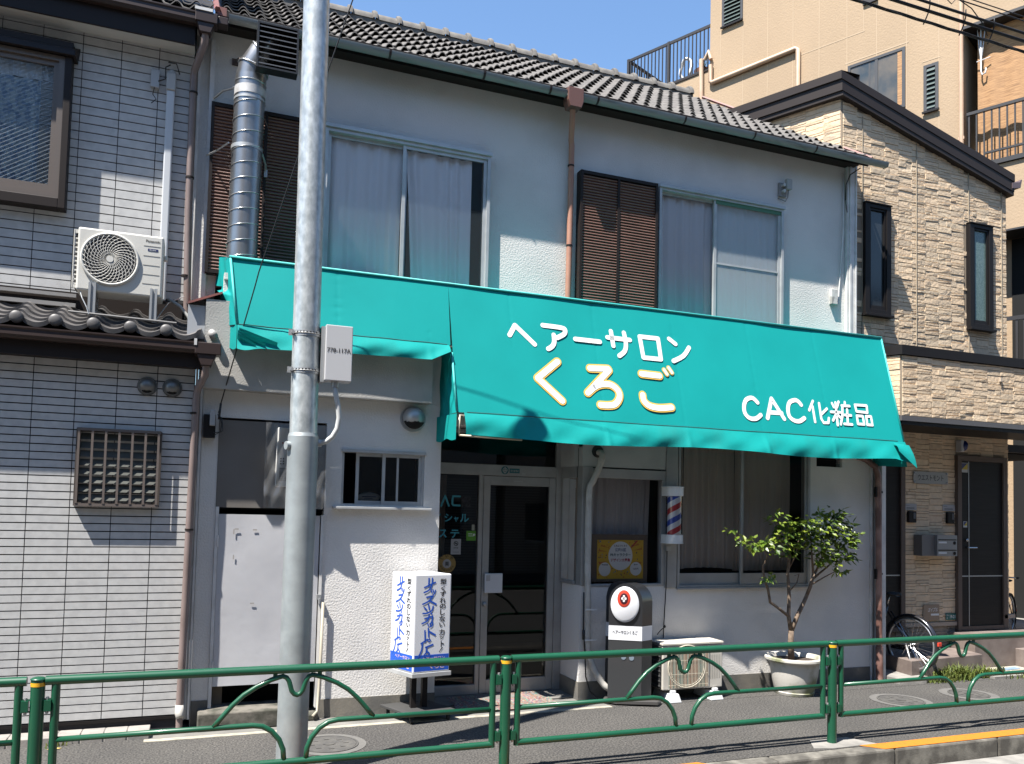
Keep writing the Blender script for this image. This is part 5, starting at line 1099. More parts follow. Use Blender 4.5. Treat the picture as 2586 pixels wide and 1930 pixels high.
sign_face(A3, -Bd, Vector((-Bd.y, Bd.x, 0))*1.0, DL)

# black rounded salon sign
bs = thing('pedestal_sign', (4.20, 7.45, 0), 'black round topped sign with white oval disc and red emblem', 'sign')
al = R(-31); xd = Vector((math.cos(al), math.sin(al), 0)); ex = Vector((0.15, 0.06, 0)); A = Vector((3.965, 7.475, 0)); WB = 0.335
nd = Vector((xd.y, -xd.x, 0))
def arch_prof(z0, zt):
    pr = [(0.0, z0), (WB, z0)]; rr = WB/2
    for i in range(0, 17): a = math.pi*i/16; pr.append((rr+rr*math.cos(a), zt-0.19+0.19*math.sin(a)))
    return pr
def sign_prism(b, pr, off=0.0):
    n = len(pr); f1 = [A+xd*p[0]+Vector((0, 0, p[1]))+nd*off for p in pr]; k1 = [p+ex for p in f1]; k2 = [p+ex*0.9+Vector((-0.06, 0.20, 0)) for p in f1]
    b.add([tuple(p) for p in f1+k1+k2], [tuple(range(n))] + [(i+n, (i+1) % n+n, (i+1) % n, i) for i in range(n)] + [(i+2*n, (i+1) % n+2*n, (i+1) % n+n, i+n) for i in range(n)] + [tuple(range(3*n-1, 2*n-1, -1))])
BLKG = mat('sign_black_gloss', (0.022, 0.023, 0.026), 0.28, coat=0.3)
b = MB(); sign_prism(b, arch_prof(0.79, 1.215)); b.build('head', BLKG, bs, smooth=True, auto=35)
b = MB(); sign_prism(b, [(0, 0.645), (WB, 0.645), (WB, 0.787), (0, 0.787)], 0.004); bd_ = b.build('name_band', SIGNW, bs)
b = MB(); sign_prism(b, [(0, 0.055), (WB, 0.055), (WB, 0.643), (0, 0.643)]); b.build('body', mat('sign_grey_black', (0.040, 0.042, 0.045), 0.35, coat=0.2), bs)
Tn = frameT(A + nd*0.007, xd, (0,0,1), nd)
b = MB(); text(b, 'ヘアーサロンくろご', 0.05, lambda u, d, v: Tn(u+0.165, d, v+0.705), bold=0.0008, w=0.25, h=0.040); b.build('lettering', INKB, bd_)
b = MB()
def oval(b, cx, cz, rx, rz, d0, n=36, dome=0.0):
    V = [Tn(cx+rx*math.cos(2*math.pi*i/n), d0, cz+rz*math.sin(2*math.pi*i/n)) for i in range(n)]
    V += [Tn(cx+rx*0.86*math.cos(2*math.pi*i/n), d0+dome, cz+rz*0.86*math.sin(2*math.pi*i/n)) for i in range(n)]
    V += [Tn(cx+rx*math.cos(2*math.pi*i/n), d0-0.02, cz+rz*math.sin(2*math.pi*i/n)) for i in range(n)]
    b.add(V, [tuple(range(n, 2*n))] + [(i, (i+1) % n, (i+1) % n+n, i+n) for i in range(n)] + [(i+2*n, (i+1) % n+2*n, (i+1) % n, i) for i in range(n)])
oval(b, 0.160, 1.005, 0.142, 0.178, 0.012, dome=0.014); dk = b.build('oval_disc', SIGNW, bs, smooth=True, auto=40)
b = MB(); oval(b, 0.150, 1.065, 0.066, 0.086, 0.028, dome=0.004); em = b.build('emblem_ring', RED, dk, smooth=True, auto=40)
b = MB(); oval(b, 0.150, 1.065, 0.040, 0.055, 0.034, dome=0.002); b.build('emblem_core', mat('emblem_maroon', (0.06, 0.012, 0.02), 0.4), em)
b = MB()
for a in range(4): oval(b, 0.150+0.016*math.cos(a*math.pi/2), 1.065+0.022*math.sin(a*math.pi/2), 0.011, 0.013, 0.0375, n=14, dome=0.001)
b.build('emblem_petal', LETW, em)
b = MB()
for cx, z in ((0.155, 0.475), (0.235, 0.47)): oval(b, cx, z, 0.025, 0.026, -0.003, n=18, dome=0.001)
b.build('round_sticker', mat('sticker_blue_grey', (0.18, 0.22, 0.27), 0.5), bs)
b = MB(); b.slab([(3.93, 7.50), (4.02, 7.38), (4.40, 7.22), (4.50, 7.32), (4.44, 7.58), (4.05, 7.66)], 0.015, 0.055); b.build('foot_plate', mat('foot_steel', (0.11, 0.105, 0.10), 0.5, 0.4), bs, bevel=0.006)

# air conditioners
def ac_unit(o, x0, x1, y0, y1, z0, z1): pass
ac = thing('air_conditioner', (-0.66, 7.72, 3.66), 'newer white air conditioner with round grille on the lean-to roof', 'air conditioner', 'outdoor air conditioner units')
ax0, ax1, ay, az0, az1 = -0.985, -0.328, 7.58, 3.668, 4.198
b = MB(); b.box(ax0, ax1, ay, ay+0.26, az0, az1); bd_ = b.build('body', ACW, ac, bevel=0.016)
b = MB()
for i in range(11): z = az0+0.05+i*0.038; b.box(ax0-0.030, ax0-0.001, ay+0.03, ay+0.04, z, z+0.012)
b.box(ax0-0.034, ax0-0.001, ay+0.028, ay+0.045, az0+0.02, az0+0.046); b.box(ax0-0.034, ax0-0.001, ay+0.028, ay+0.045, az1-0.05, az1-0.02); b.box(ax0-0.034, ax0-0.026, ay+0.026, ay+0.038, az0+0.02, az1-0.02); b.build('side_guard', ACW, ac)
b = MB(); b.box(ax0-0.02, ax0-0.0005, ay+0.05, ay+0.24, az0+0.03, az1-0.03); b.build('coil', ACG, ac)
gc = Vector((-0.737, ay, 3.950)); gr = 0.213
b = MB(); b.disc((gc.x, ay-0.0025, gc.z), gr*0.985, (0,-1,0), 40); b.build('fan_opening', mat('fan_dark', (0.025, 0.024, 0.03), 0.5), bd_)
b = MB()
for r_ in [0.05+0.0235*i for i in range(7)]: b.tube([(gc.x+r_*math.cos(a), ay-0.013, gc.z+r_*math.sin(a)) for a in [i*math.pi/24 for i in range(48)]], 0.0022, 5, closed=True)
for k in range(30):
    a0 = 2*math.pi*k/30; b.tube([(gc.x+r_*math.cos(a0-5.2*(r_-0.03)), ay-0.015+0.00*r_, gc.z+r_*math.sin(a0-5.2*(r_-0.03))) for r_ in [0.03+0.18*i/8 for i in range(9)]], 0.0024, 5)
b.tube([(gc.x+gr*math.cos(a), ay-0.008, gc.z+gr*math.sin(a)) for a in [i*math.pi/24 for i in range(48)]], 0.012, 8, closed=True); b.build('fan_grille', ACW, bd_, smooth=True)
b = MB(); b.disc((gc.x, ay-0.020, gc.z), 0.028, (0,-1,0), 24, h=0.01); b.build('fan_hub', ACW, bd_)
b = MB(); text(b, 'Panasonic', 0.03, FAC(-0.413, ay-0.002, 4.137), bold=0.0008, w=0.112, h=0.021); b.build('lettering', INKB, bd_)
b = MB(); b.box(-0.452, -0.372, ay-0.0022, ay-0.0008, 4.062, 4.082); bg_ = b.build('badge', mat('badge_navy', (0.02, 0.03, 0.12), 0.4), bd_)
b = MB(); text(b, 'Eolia', 0.02, FAC(-0.412, ay-0.0035, 4.066), w=0.05, h=0.011); b.build('lettering', LETW, bg_)
b = MB()
for z in (4.105, 4.02, 3.94, 3.86, 3.78): b.box(-0.485, -0.355, ay-0.002, ay-0.0006, z-0.0025, z+0.0025)
b.build('panel_groove', mat('groove_grey', (0.38, 0.37, 0.34), 0.6), bd_)
b = MB(); b.box(ax1+0.001, ax1+0.03, ay+0.06, ay+0.11, 4.01, 4.055); b.build('valve_cover', ACW, ac, bevel=0.01)
for x in (-0.857, -0.39):
    b = MB(); b.box(x-0.028, x-0.010, 7.545, 7.565, 3.46, 3.735); b.box(x+0.010, x+0.028, 7.545, 7.565, 3.46, 3.735); b.box(x-0.028, x+0.028, 7.5655, 7.571, 3.46, 3.735); b.box(x-0.02, x+0.02, 7.575, 7.85, 3.635, 3.66); b.tube([(x, 7.6, 3.64), (x, 7.86, 3.56)], 0.012, 6); b.box(x-0.02, x+0.02, 7.83, 7.85, 3.50, 3.634); b.build('leg', GALVL, ac)
b = MB(); b.tube([(-1.02, 7.53, 3.47), (-0.2, 7.53, 3.455)], 0.010, 8); b.box(-0.25, -0.05, 7.70, 7.72, 3.47, 3.49) if False else None; b.build('base_rail', mat('rail_dark', (0.16, 0.155, 0.15), 0.5), ac)
b = MB(); b.tube([(-0.95, 7.60, 3.66), (-0.93, 7.56, 3.60), (-0.89, 7.53, 3.52), (-0.87, 7.52, 3.46)], 0.004, 5); b.tube([(-0.16, 8.0, 3.80), (-0.28, 7.8, 3.68), (-0.36, 7.56, 3.48)], 0.004, 5); b.build('stay_wire', GALVL, ac)
b = MB(); b.tube([(-0.28, 7.72, 3.70), (-0.18, 7.70, 3.64), (-0.11, 7.68, 3.55), (-0.08, 7.66, 3.44)], 0.014, 8); b.build('drain_hose', mat('hose_grey', (0.33, 0.33, 0.32), 0.6), ac, smooth=True)

a2 = thing('air_conditioner', (4.92, 7.42, 0), 'older beige air conditioner on white feet on the pavement', 'air conditioner', 'outdoor air conditioner units')
bx0, bx1, by, bz0, bz1 = 4.545, 5.275, 7.38, 0.118, 0.592
b = MB(); b.box(bx0, bx1, by, by+0.24, bz0, bz1-0.02); bd_ = b.build('body', mat('ac_old_ivory', (0.60, 0.565, 0.50), 0.5, col2=(0.52, 0.49, 0.43), nscale=4), a2, bevel=0.012)
b = MB(); b.box(bx0-0.008, 5.09, by-0.008, by+0.25, bz1-0.019, bz1+0.004); b.box(5.094, bx1+0.006, by-0.008, by+0.25, bz1-0.019, bz1+0.006); b.build('lid', mat('ac_old_ivory', (0.60, 0.565, 0.50), 0.5), a2, bevel=0.005)
b = MB(); b.box(bx0+0.075, 5.085, by-0.0025, by-0.0008, bz0+0.02, bz1-0.035); b.build('coil_front', mat('fin_copper_teal', (0.22, 0.085, 0.045), 0.5, col2=(0.03, 0.15, 0.15), nscale=9, ndetail=1, lo=0.48, hi=0.52, stretch=(1.7, 0.01, 0.01)), bd_)
b = MB(); x = bx0+0.08
while x < 5.085: b.box(x-0.0014, x+0.0014, by-0.016, by-0.012, bz0+0.02, bz1-0.035); x += 0.017
for z in (bz0+0.05, bz0+0.16, bz0+0.30, bz1-0.06): b.box(bx0+0.07, 5.09, by-0.0118, by-0.008, z-0.003, z+0.003)
b.tube([(4.83+0.225*math.cos(a), by-0.010, 0.355+0.215*math.sin(a)) for a in [i*math.pi/24 for i in range(48)]], 0.006, 6, closed=True)
b.tube([(4.83+0.205*math.cos(a), by-0.010, 0.355+0.195*math.sin(a)) for a in [i*math.pi/24 for i in range(48)]], 0.004, 6, closed=True)
b.build('wire_guard', mat('guard_cream', (0.66, 0.60, 0.48), 0.4), bd_)
b = MB()
for i in range(6): x = 5.125+i*0.022; b.box(x-0.003, x+0.003, by-0.0018, by-0.0006, bz0+0.10, bz1-0.13)
b.build('panel_groove', mat('groove_beige', (0.36, 0.34, 0.30), 0.6), bd_)
b = MB(); b.box(bx0-0.02, bx0-0.0005, by+0.02, by+0.22, bz0+0.02, bz1-0.03); b.build('coil', ACG, a2)
b = MB()
for i in range(9): z = bz0+0.04+i*0.05; b.box(bx0-0.028, bx0-0.0205, by+0.01, by+0.23, z, z+0.010)
b.build('side_guard', mat('guard_dark', (0.09, 0.09, 0.09), 0.5), a2)
for x in (4.66, 5.17):
    b = MB(); b.add([(x-0.075, by-0.07, 0.003), (x+0.075, by-0.07, 0.003), (x+0.075, by+0.28, 0.003), (x-0.075, by+0.28, 0.003), (x-0.05, by-0.05, 0.088), (x+0.05, by-0.05, 0.088), (x+0.05, by+0.26, 0.088), (x-0.05, by+0.26, 0.088)], [(3,2,1,0), (4,5,6,7), (0,1,5,4), (1,2,6,5), (2,3,7,6), (3,0,4,7)]); b.box(x-0.03, x+0.03, by-0.03, by+0.0, 0.0885, 0.1175); b.build('foot_block', WHITEP, a2, bevel=0.005)
b = MB(); b.box(4.47, 4.545, 7.60, 7.66, 0.50, 0.60) if False else b.box(4.50, 4.53, 7.62, 7.65, 0.2, 0.5); b.build('valve_box', ACG, a2)

# barber pole
bp_ = thing('barber_pole', (4.79, 7.60, 1.6), 'red white and blue barber pole lamp fixed beside the shop window', 'barber pole')
bc = Vector((4.785, 7.585, 0)); br = 0.098
CAPM = mat('cap_cream', (0.85, 0.84, 0.81), 0.4)
def dcap(b, z0, z1, r): b.slab([(bc.x+r*math.cos(a), bc.y+r*0.85*math.sin(a)) for a in [R(180+i*12) for i in range(16)]] + [(bc.x+r, 7.682), (bc.x-r, 7.682)], z0, z1)
b = MB(); dcap(b, 2.115, 2.205, 0.100); dcap(b, 2.2051, 2.217, 0.107); b.build('top_cap', CAPM, bp_, bevel=0.004)
b = MB(); dcap(b, 1.622, 1.705, 0.100); dcap(b, 1.611, 1.6219, 0.107); b.build('bottom_cap', CAPM, bp_, bevel=0.004)
STR = [mat('stripe_white', (0.95, 0.95, 0.95), 0.3), mat('stripe_red', (0.60, 0.025, 0.035), 0.3), mat('stripe_blue', (0.025, 0.085, 0.50), 0.3)]
b = MB(); nA, pitch = 40, 0.245; z0_, z1_ = 1.7052, 2.1148
# helical bands: red, white, blue, white
bands = [(0.0, 0.25, 1), (0.25, 0.5, 0), (0.5, 0.75, 2), (0.75, 1.0, 0)]
for i in range(nA):
    a0, a1 = 2*math.pi*i/nA, 2*math.pi*(i+1)/nA
    for k in range(-3, 5):
        for f0, f1, mi in bands:
            za0, za1 = [z0_+0.09+(k+f0)*pitch*1.0+pitch*(a/(2*math.pi))*1.0 for a in (a0, a1)]; zb0, zb1 = za0+(f1-f0)*pitch, za1+(f1-f0)*pitch
            cl = lambda z: min(max(z, z0_), z1_)
            if cl(zb0)-cl(za0) + cl(zb1)-cl(za1) < 1e-6: continue
            b.cur = mi; r_ = 0.074
            b.add([(bc.x+r_*math.cos(a0), bc.y+r_*math.sin(a0), cl(za0)), (bc.x+r_*math.cos(a1), bc.y+r_*math.sin(a1), cl(za1)), (bc.x+r_*math.cos(a1), bc.y+r_*math.sin(a1), cl(zb1)), (bc.x+r_*math.cos(a0), bc.y+r_*math.sin(a0), cl(zb0))], [(0,1,2,3)])
b.build('striped_cylinder', STR, bp_, smooth=True)
b = MB(); b.tube([(bc.x, bc.y, z0_), (bc.x, bc.y, z1_)], 0.087, 28, caps=False); b.build('glass_tube', glass('tube_glass', (0.92, 0.93, 0.94), 0.03), bp_, smooth=True)
b = MB(); b.box(bc.x-0.10, bc.x+0.10, 7.6825, 7.686, 1.62, 2.20); b.box(4.73, 4.79, 7.64, 7.684, 1.53, 1.575); b.build('back_plate', GALVL, bp_)
b = MB(); b.tube([(4.75, 7.66, 1.54), (4.755, 7.672, 1.2), (4.74, 7.675, 0.9), (4.735, 7.68, 0.72), (4.725, 7.67, 0.60)], 0.0055, 6); b.tube([(4.735, 7.67, 0.715), (4.68, 7.65, 0.69), (4.62, 7.62, 0.65)], 0.005, 6); b.sphere((4.735, 7.665, 0.725), 0.016, 8, 6); b.tube([(4.955, 7.684, 2.23), (4.955, 7.684, 2.75)], 0.005, 6)
pc = b.build('power_cord', WIRE, bp_, smooth=True)

# planter and camellia
pt = thing('plant_pot', (6.18, 7.36, 0), 'round mossy white plant pot on the pavement against the salon wall', 'plant pot')
pcx, pcy = 6.20, 7.37
b = MB(); b.lathe([(0.0, 0.0), (0.205, 0.0), (0.215, 0.03), (0.205, 0.035), (0.215, 0.06), (0.245, 0.20), (0.262, 0.345), (0.30, 0.352), (0.316, 0.37), (0.316, 0.392), (0.302, 0.402), (0.27, 0.398), (0.255, 0.375), (0.25, 0.33)], (pcx, pcy, 0.004), 44); b.build('pot', POTM, pt, smooth=True, auto=40)
b = MB(); b.disc((pcx, pcy, 0.36), 0.254, (0,0,1), 30); b.build('soil', SOIL, pt)
tr = thing('camellia_tree', (6.16, 7.37, 0.36), 'small camellia tree with forked trunk and glossy leaves in a pot', 'tree')
rd = random.Random(17)
b = MB(); b.ct = 0.5
LIMB = [([(6.16,7.37,.355),(6.15,7.37,.55),(6.155,7.37,.68)], [.036,.031,.030]), ([(6.155,7.37,.67),(6.11,7.36,.84),(6.125,7.37,1.07),(6.11,7.38,1.31),(6.13,7.37,1.48),(6.10,7.36,1.70)], [.026,.022,.019,.017,.013,.006]),
 ([(6.11,7.36,.84),(5.96,7.34,.93),(5.84,7.33,1.0),(5.82,7.34,1.13),(5.765,7.33,1.24),(5.735,7.33,1.38),(5.79,7.32,1.49),(5.72,7.30,1.58)], [.017,.016,.016,.014,.013,.011,.009,.005]),
 ([(6.155,7.37,.67),(6.25,7.39,.83),(6.37,7.41,1.0),(6.46,7.42,1.16),(6.50,7.42,1.28)], [.027,.024,.022,.020,.017]), ([(6.40,7.41,1.05),(6.44,7.38,1.2),(6.48,7.36,1.32)], [.016,.014,.010]),
 ([(6.50,7.42,1.28),(6.46,7.40,1.48),(6.42,7.38,1.75)], [.015,.011,.005]), ([(6.50,7.42,1.26),(6.62,7.44,1.44),(6.75,7.45,1.72)], [.015,.011,.005]), ([(6.50,7.42,1.24),(6.70,7.44,1.36),(6.92,7.43,1.52)], [.013,.010,.005]),
 ([(6.48,7.41,1.18),(6.62,7.38,1.26),(6.80,7.36,1.34)], [.009,.007,.004]), ([(6.13,7.37,1.44),(6.0,7.35,1.62),(5.90,7.34,1.86)], [.010,.008,.004]), ([(6.12,7.38,1.35),(6.22,7.38,1.50),(6.26,7.36,1.78)], [.010,.008,.004]), ([(6.62,7.44,1.44),(6.80,7.42,1.75),(6.88,7.42,2.0)], [.009,.006,.003]),
 ([(6.12,7.37,1.10),(6.22,7.36,1.20),(6.24,7.35,1.30),(6.17,7.34,1.28)], [.008,.006,.005,.003]), ([(5.72,7.30,1.58),(5.55,7.30,1.62),(5.36,7.31,1.70)], [.006,.005,.003])]
for pts, rs in LIMB: b.tube(pts, rs, 9)
b.build('trunk', BARK, tr, smooth=True)
b = MB()
def leaf(c, ln, wd, dr, nrm):
    dr = Vector(dr).normalized(); s = dr.cross(Vector(nrm)).normalized(); n = s.cross(dr)
    c = Vector(c); p = [c, c+dr*ln*0.45+s*wd/2+n*0.006, c+dr*ln, c+dr*ln*0.45-s*wd/2+n*0.006, c+dr*ln*0.5-n*0.003]
    b.ct = rd.random(); b.add([tuple(q) for q in p], [(0,1,4), (1,2,4), (2,3,4), (3,0,4)])
CL = [((5.90,7.33,1.90),.10,26), ((5.98,7.33,1.80),.10,34), ((5.70,7.30,1.63),.10,32), ((5.58,7.30,1.60),.07,22), ((5.84,7.32,1.62),.12,46), ((6.00,7.32,1.68),.13,44), ((6.16,7.34,1.84),.12,52), ((6.30,7.34,1.74),.13,52), ((6.10,7.34,1.56),.11,34),
      ((6.42,7.36,1.86),.12,56), ((6.45,7.36,1.64),.14,58), ((6.60,7.38,1.78),.15,76), ((6.72,7.39,1.92),.12,54), ((6.86,7.40,1.98),.09,36), ((6.80,7.39,1.74),.15,76), ((6.62,7.37,1.54),.14,60), ((6.93,7.40,1.66),.13,54), ((7.05,7.40,1.72),.08,24), ((6.83,7.38,1.48),.13,50), ((7.02,7.40,1.50),.09,30), ((6.50,7.36,1.45),.09,24), ((6.78,7.37,1.35),.07,14), ((6.90,7.38,1.33),.04,6),
      ((5.80,7.31,1.26),.05,10), ((5.90,7.33,1.29),.04,5), ((5.40,7.31,1.70),.06,10), ((5.28,7.31,1.76),.04,6), ((5.48,7.30,1.67),.05,10), ((6.98,7.41,1.86),.08,24), ((6.52,7.37,1.98),.06,14)]
for c, r_, n_ in CL:
    for k in range(int(n_*0.95)):
        v = Vector((rd.gauss(0,1), rd.gauss(0,0.9), rd.gauss(0,0.8))); v = v.normalized()*r_*rd.uniform(0.25, 1.12)
        p = Vector(c)+v; d = Vector((v.x+rd.uniform(-.06,.06), v.y+rd.uniform(-.09,.03), rd.uniform(-.09,.035)))
        leaf(p, rd.uniform(.065,.098), rd.uniform(.036,.054), d, (rd.uniform(-.6,.4), rd.uniform(-.7,.3), 1))
b.build('crown', LEAF, tr)

# =================================================================== BICYCLES (built along local x, rear hub at origin, front toward +x)
def bicycle(label, loc, rz, lean=0.0):
    t = thing('bicycle', loc, label, 'bicycle', 'parked city bicycles', rz)
    t.rotation_euler = (lean, 0, rz)
    BK = mat('bike_black', (0.02, 0.02, 0.024), 0.25, coat=0.5)
    Rw = 0.335
    def wheel(cx, name):
        ring = lambda r, y=0: [(cx+r*math.cos(a), y, r*math.sin(a)) for a in [i*math.pi/30 for i in range(60)]]
        b = MB(); b.tube(ring(Rw-0.004), 0.017, 10, closed=True); w_ = b.build(name, RUBBER, t, smooth=True, local=True)
        b = MB(); b.tube(ring(Rw-0.030), 0.013, 8, closed=True); b.build('rim', mat('rim_alloy', (0.66, 0.66, 0.67), 0.3, 0.8), w_, smooth=True, local=True)
        b = MB(); b.tube([(cx, -0.045, 0), (cx, 0.045, 0)], 0.022, 12)
        for i in range(32):
            a = 2*math.pi*i/32; s = 1 if i % 2 else -1; a2_ = a + (0.5 if (i//2) % 2 else -0.5)
            b.tube([(cx+0.02*math.cos(a2_+1.2), 0.03*s, 0.02*math.sin(a2_+1.2)), (cx+(Rw-0.035)*math.cos(a), 0.0, (Rw-0.035)*math.sin(a))], 0.0016, 4, caps=False)
        b.build('spokes', CHROME, w_, local=True)
    wheel(0.0, 'rear_wheel'); wheel(1.08, 'front_wheel')
    for cx, a0, a1 in ((0.0, 15, 212), (1.08, -15, 130)):
        b = MB(); n = 26; V = []; F = []
        for i in range(n+1):
            a = R(a0+(a1-a0)*i/n)
            for y, dr in ((-0.030, 0.012), (-0.024, 0.026), (0.0, 0.032), (0.024, 0.026), (0.030, 0.012)): V.append((cx+(Rw+dr)*math.cos(a), y, (Rw+dr)*math.sin(a)))
        for i in range(n):
            for j in range(4): F.append((i*5+j, i*5+j+1, i*5+j+6, i*5+j+5))
        b.add(V, F); b.build('mudguard', BK, t, smooth=True, local=True)
    bb_ = (0.46, 0, -0.06); st = (0.33, 0, 0.42); hd = (0.93, 0, 0.46); hl = (0.97, 0, 0.33)
    b = MB(); b.tube([bb_, st], 0.016, 10); b.tube([bb_, (0.70, 0, 0.10), hl], 0.019, 10); b.tube([(0.40, 0, 0.18), (0.66, 0, 0.22), hd], 0.016, 10); b.tube([hl, hd, (0.90, 0, 0.58)], 0.017, 10)
    for s in (-1, 1): b.tube([(0, 0.05*s, 0), (0.36, 0.03*s, -0.04), bb_], 0.010, 8); b.tube([(0, 0.05*s, 0), (0.30, 0.03*s, 0.36)], 0.009, 8); b.tube([(0.99, 0.03*s, 0.27), (1.08, 0.045*s, 0.0)], 0.012, 8)
    b.build('frame', BK, t, smooth=True, local=True)
    b = MB(); V = []
    for k, (x, wd, z, th) in enumerate(((0.17, 0.05, 0.575, 0.03), (0.19, 0.10, 0.59, 0.05), (0.26, 0.105, 0.59, 0.055), (0.34, 0.06, 0.585, 0.04), (0.42, 0.028, 0.58, 0.03), (0.44, 0.015, 0.575, 0.02))):
        for j in range(10): a = 2*math.pi*j/10; V.append((x, wd*math.cos(a), z-0.01+th*0.5*math.sin(a)))
    b.add(V, [(k*10+j, k*10+(j+1) % 10, (k+1)*10+(j+1) % 10, (k+1)*10+j) for k in range(5) for j in range(10)] + [tuple(range(10)), tuple(range(59, 49, -1))])
    b.build('saddle', RUBBER, t, smooth=True, local=True)
    b = MB(); b.tube([st, (0.30, 0, 0.56)], 0.013, 8)
    b.tube([(0.90, 0, 0.58), (0.90, 0, 0.64), (0.93, 0.12, 0.68), (0.86, 0.26, 0.67), (0.70, 0.28, 0.66)], 0.011, 8); b.tube([(0.90, 0, 0.64), (0.93, -0.12, 0.68), (0.86, -0.26, 0.67), (0.70, -0.28, 0.66)], 0.011, 8); b.build('handlebar', CHROME, t, smooth=True, local=True)
    b = MB(); b.tube([(0.74, 0.28, 0.66), (0.66, 0.28, 0.66)], 0.016, 8); b.tube([(0.74, -0.28, 0.66), (0.66, -0.28, 0.66)], 0.016, 8); b.build('grip', RUBBER, t, local=True)
    b = MB(); b.box(-0.05, 0.55, -0.075, -0.055, -0.10, 0.03); b.build('chain_case', BK, t, bevel=0.008, local=True)
    b = MB(); b.tube([(0.02, 0.06, -0.01), (-0.10, 0.085, -0.31)], 0.010, 8); b.tube([(0.02, -0.06, -0.01), (-0.10, -0.085, -0.31)], 0.010, 8); b.tube([(-0.10, -0.085, -0.315), (-0.10, 0.085, -0.315)], 0.010, 8); b.build('kickstand', mat('stand_alloy', (0.5, 0.5, 0.5), 0.4, 0.7), t, smooth=True, local=True)
    b = MB(); b.tube([(-0.02, -0.055, 0.0), (-0.30, -0.05, 0.14)], 0.004, 6); b.tube([(-0.02, 0.055, 0.0), (-0.30, 0.05, 0.14)], 0.004, 6); b.build('mudguard_stay', CHROME, t, local=True)
    b = MB(); b.box(-0.385, -0.365, -0.03, 0.03, 0.03, 0.075); b.build('reflector', RED, t, local=True, bevel=0.004)
    return t
b1 = bicycle('black city bicycle with silver rims parked in the gap beside the salon corner', (8.17, 7.64, 0.415), math.atan2(0.99, -0.12))
b2 = bicycle('second bicycle half hidden in the dark carport at the right edge', (12.55, 9.75, 0.38), R(205))

# =================================================================== EXHAUST DUCT
du = thing('exhaust_duct', (0.32, 7.83, 4.1), 'steel spiral exhaust duct with black louvred outlet box before the left shutters', 'exhaust duct')
dx_, dy_, dr_ = 0.322, 7.80, 0.134
b = MB(); b.tube([(dx_-0.008, dy_, 4.02), (dx_+0.008, dy_, 5.70)], dr_, 36); sf = b.build('spiral_duct', STEEL, du, smooth=True, auto=50)
b = MB(); pts = []; z = 4.05; k = 0
while z < 5.60:
    a = k*math.pi/14; pts.append((dx_+(z-4.9)*0.009+(dr_+0.0035)*math.cos(a), dy_+(dr_+0.0035)*math.sin(a), z)); z += 0.143/28; k += 1
b.tube(pts, 0.0042, 5); b.build('spiral_seam', mat('seam_steel', (0.62, 0.62, 0.61), 0.3, 0.85), sf, smooth=True)
b = MB()
E1 = [(dx_+0.008, dy_, 5.701), (dx_+0.012, dy_, 5.84)]; b.tube(E1, dr_*1.02, 32); b.build('elbow', STEEL, du, smooth=True, auto=50)
b = MB(); b.tube([(dx_+0.012, dy_, 5.835), (dx_+0.028, dy_-0.01, 5.93), (dx_+0.10, dy_-0.04, 6.05), (dx_+0.19, dy_-0.09, 6.09), (0.55, 7.68, 6.08)], [dr_*1.0, dr_*1.0, dr_*1.0, dr_, dr_], 32); b.build('elbow', STEEL, du, smooth=True, auto=60)
b = MB(); ring = lambda c, nrm, r: [tuple(Vector(c)+q) for q in [(lambda u, v, a: u*math.cos(a)*r+v*math.sin(a)*r)(Vector(nrm).normalized().cross(Vector((0,1,0))).normalized(), Vector(nrm).normalized().cross(Vector(nrm).normalized().cross(Vector((0,1,0))).normalized()), i*math.pi/18) for i in range(36)]]
b.tube(ring((dx_+0.028, dy_-0.01, 5.925), (0.4, -0.05, 1), dr_+0.003), 0.010, 6, closed=True); b.tube(ring((dx_+0.10, dy_-0.04, 6.05), (1, -0.35, 0.7), dr_+0.003), 0.010, 6, closed=True); b.tube(ring((dx_+0.01, dy_, 5.78), (0.02, 0, 1), dr_+0.003), 0.006, 6, closed=True); b.build('elbow_seam', mat('seam_steel', (0.62, 0.62, 0.61), 0.3, 0.85), du, smooth=True)
b = MB(); b.tube([(dx_+0.008, dy_, 5.655), (dx_+0.008, dy_, 5.735)], dr_+0.004, 32, caps=False); b.build('tape_band', mat('tape_silver', (0.62, 0.61, 0.60), 0.5, 0.3, col2=(0.5, 0.48, 0.46), nscale=14), du, smooth=True)
lx0, lx1, lz0, lz1, ly = 0.362, 0.725, 5.85, 6.27, 7.56
b = MB(); b.frame(lx0, lx1, lz0, lz1, 0.016, ly, ly+0.12); bxm = b.build('louvre_box', mat('louvre_black', (0.035, 0.036, 0.038), 0.4, 0.4), du)
b = MB(); b.quad((lx0+0.01, ly+0.115, lz0), (lx1-0.01, ly+0.115, lz0), (lx1-0.01, ly+0.115, lz1), (lx0+0.01, ly+0.115, lz1)); b.build('louvre_back', DARKER, bxm)
b = MB()
for i in range(8): z = lz0+0.035+i*0.0485; b.add([(lx0+0.016, ly+0.004, z), (lx1-0.016, ly+0.004, z), (lx1-0.016, ly+0.05, z+0.03), (lx0+0.016, ly+0.05, z+0.03), (lx0+0.016, ly+0.004, z+0.010), (lx1-0.016, ly+0.004, z+0.010)], [(0,1,2,3), (0,1,5,4)])
b.build('louvre_blade', mat('blade_grey', (0.15, 0.15, 0.15), 0.4, 0.4), bxm)
b = MB(); b.tube([(0.02, 8.03, 5.70), (0.10, 7.92, 5.74), (0.19, 7.85, 5.75)], 0.012, 6); b.tube([(dx_+0.008, dy_, 5.61), (dx_+0.008, dy_, 5.632)], dr_+0.006, 32, caps=False)
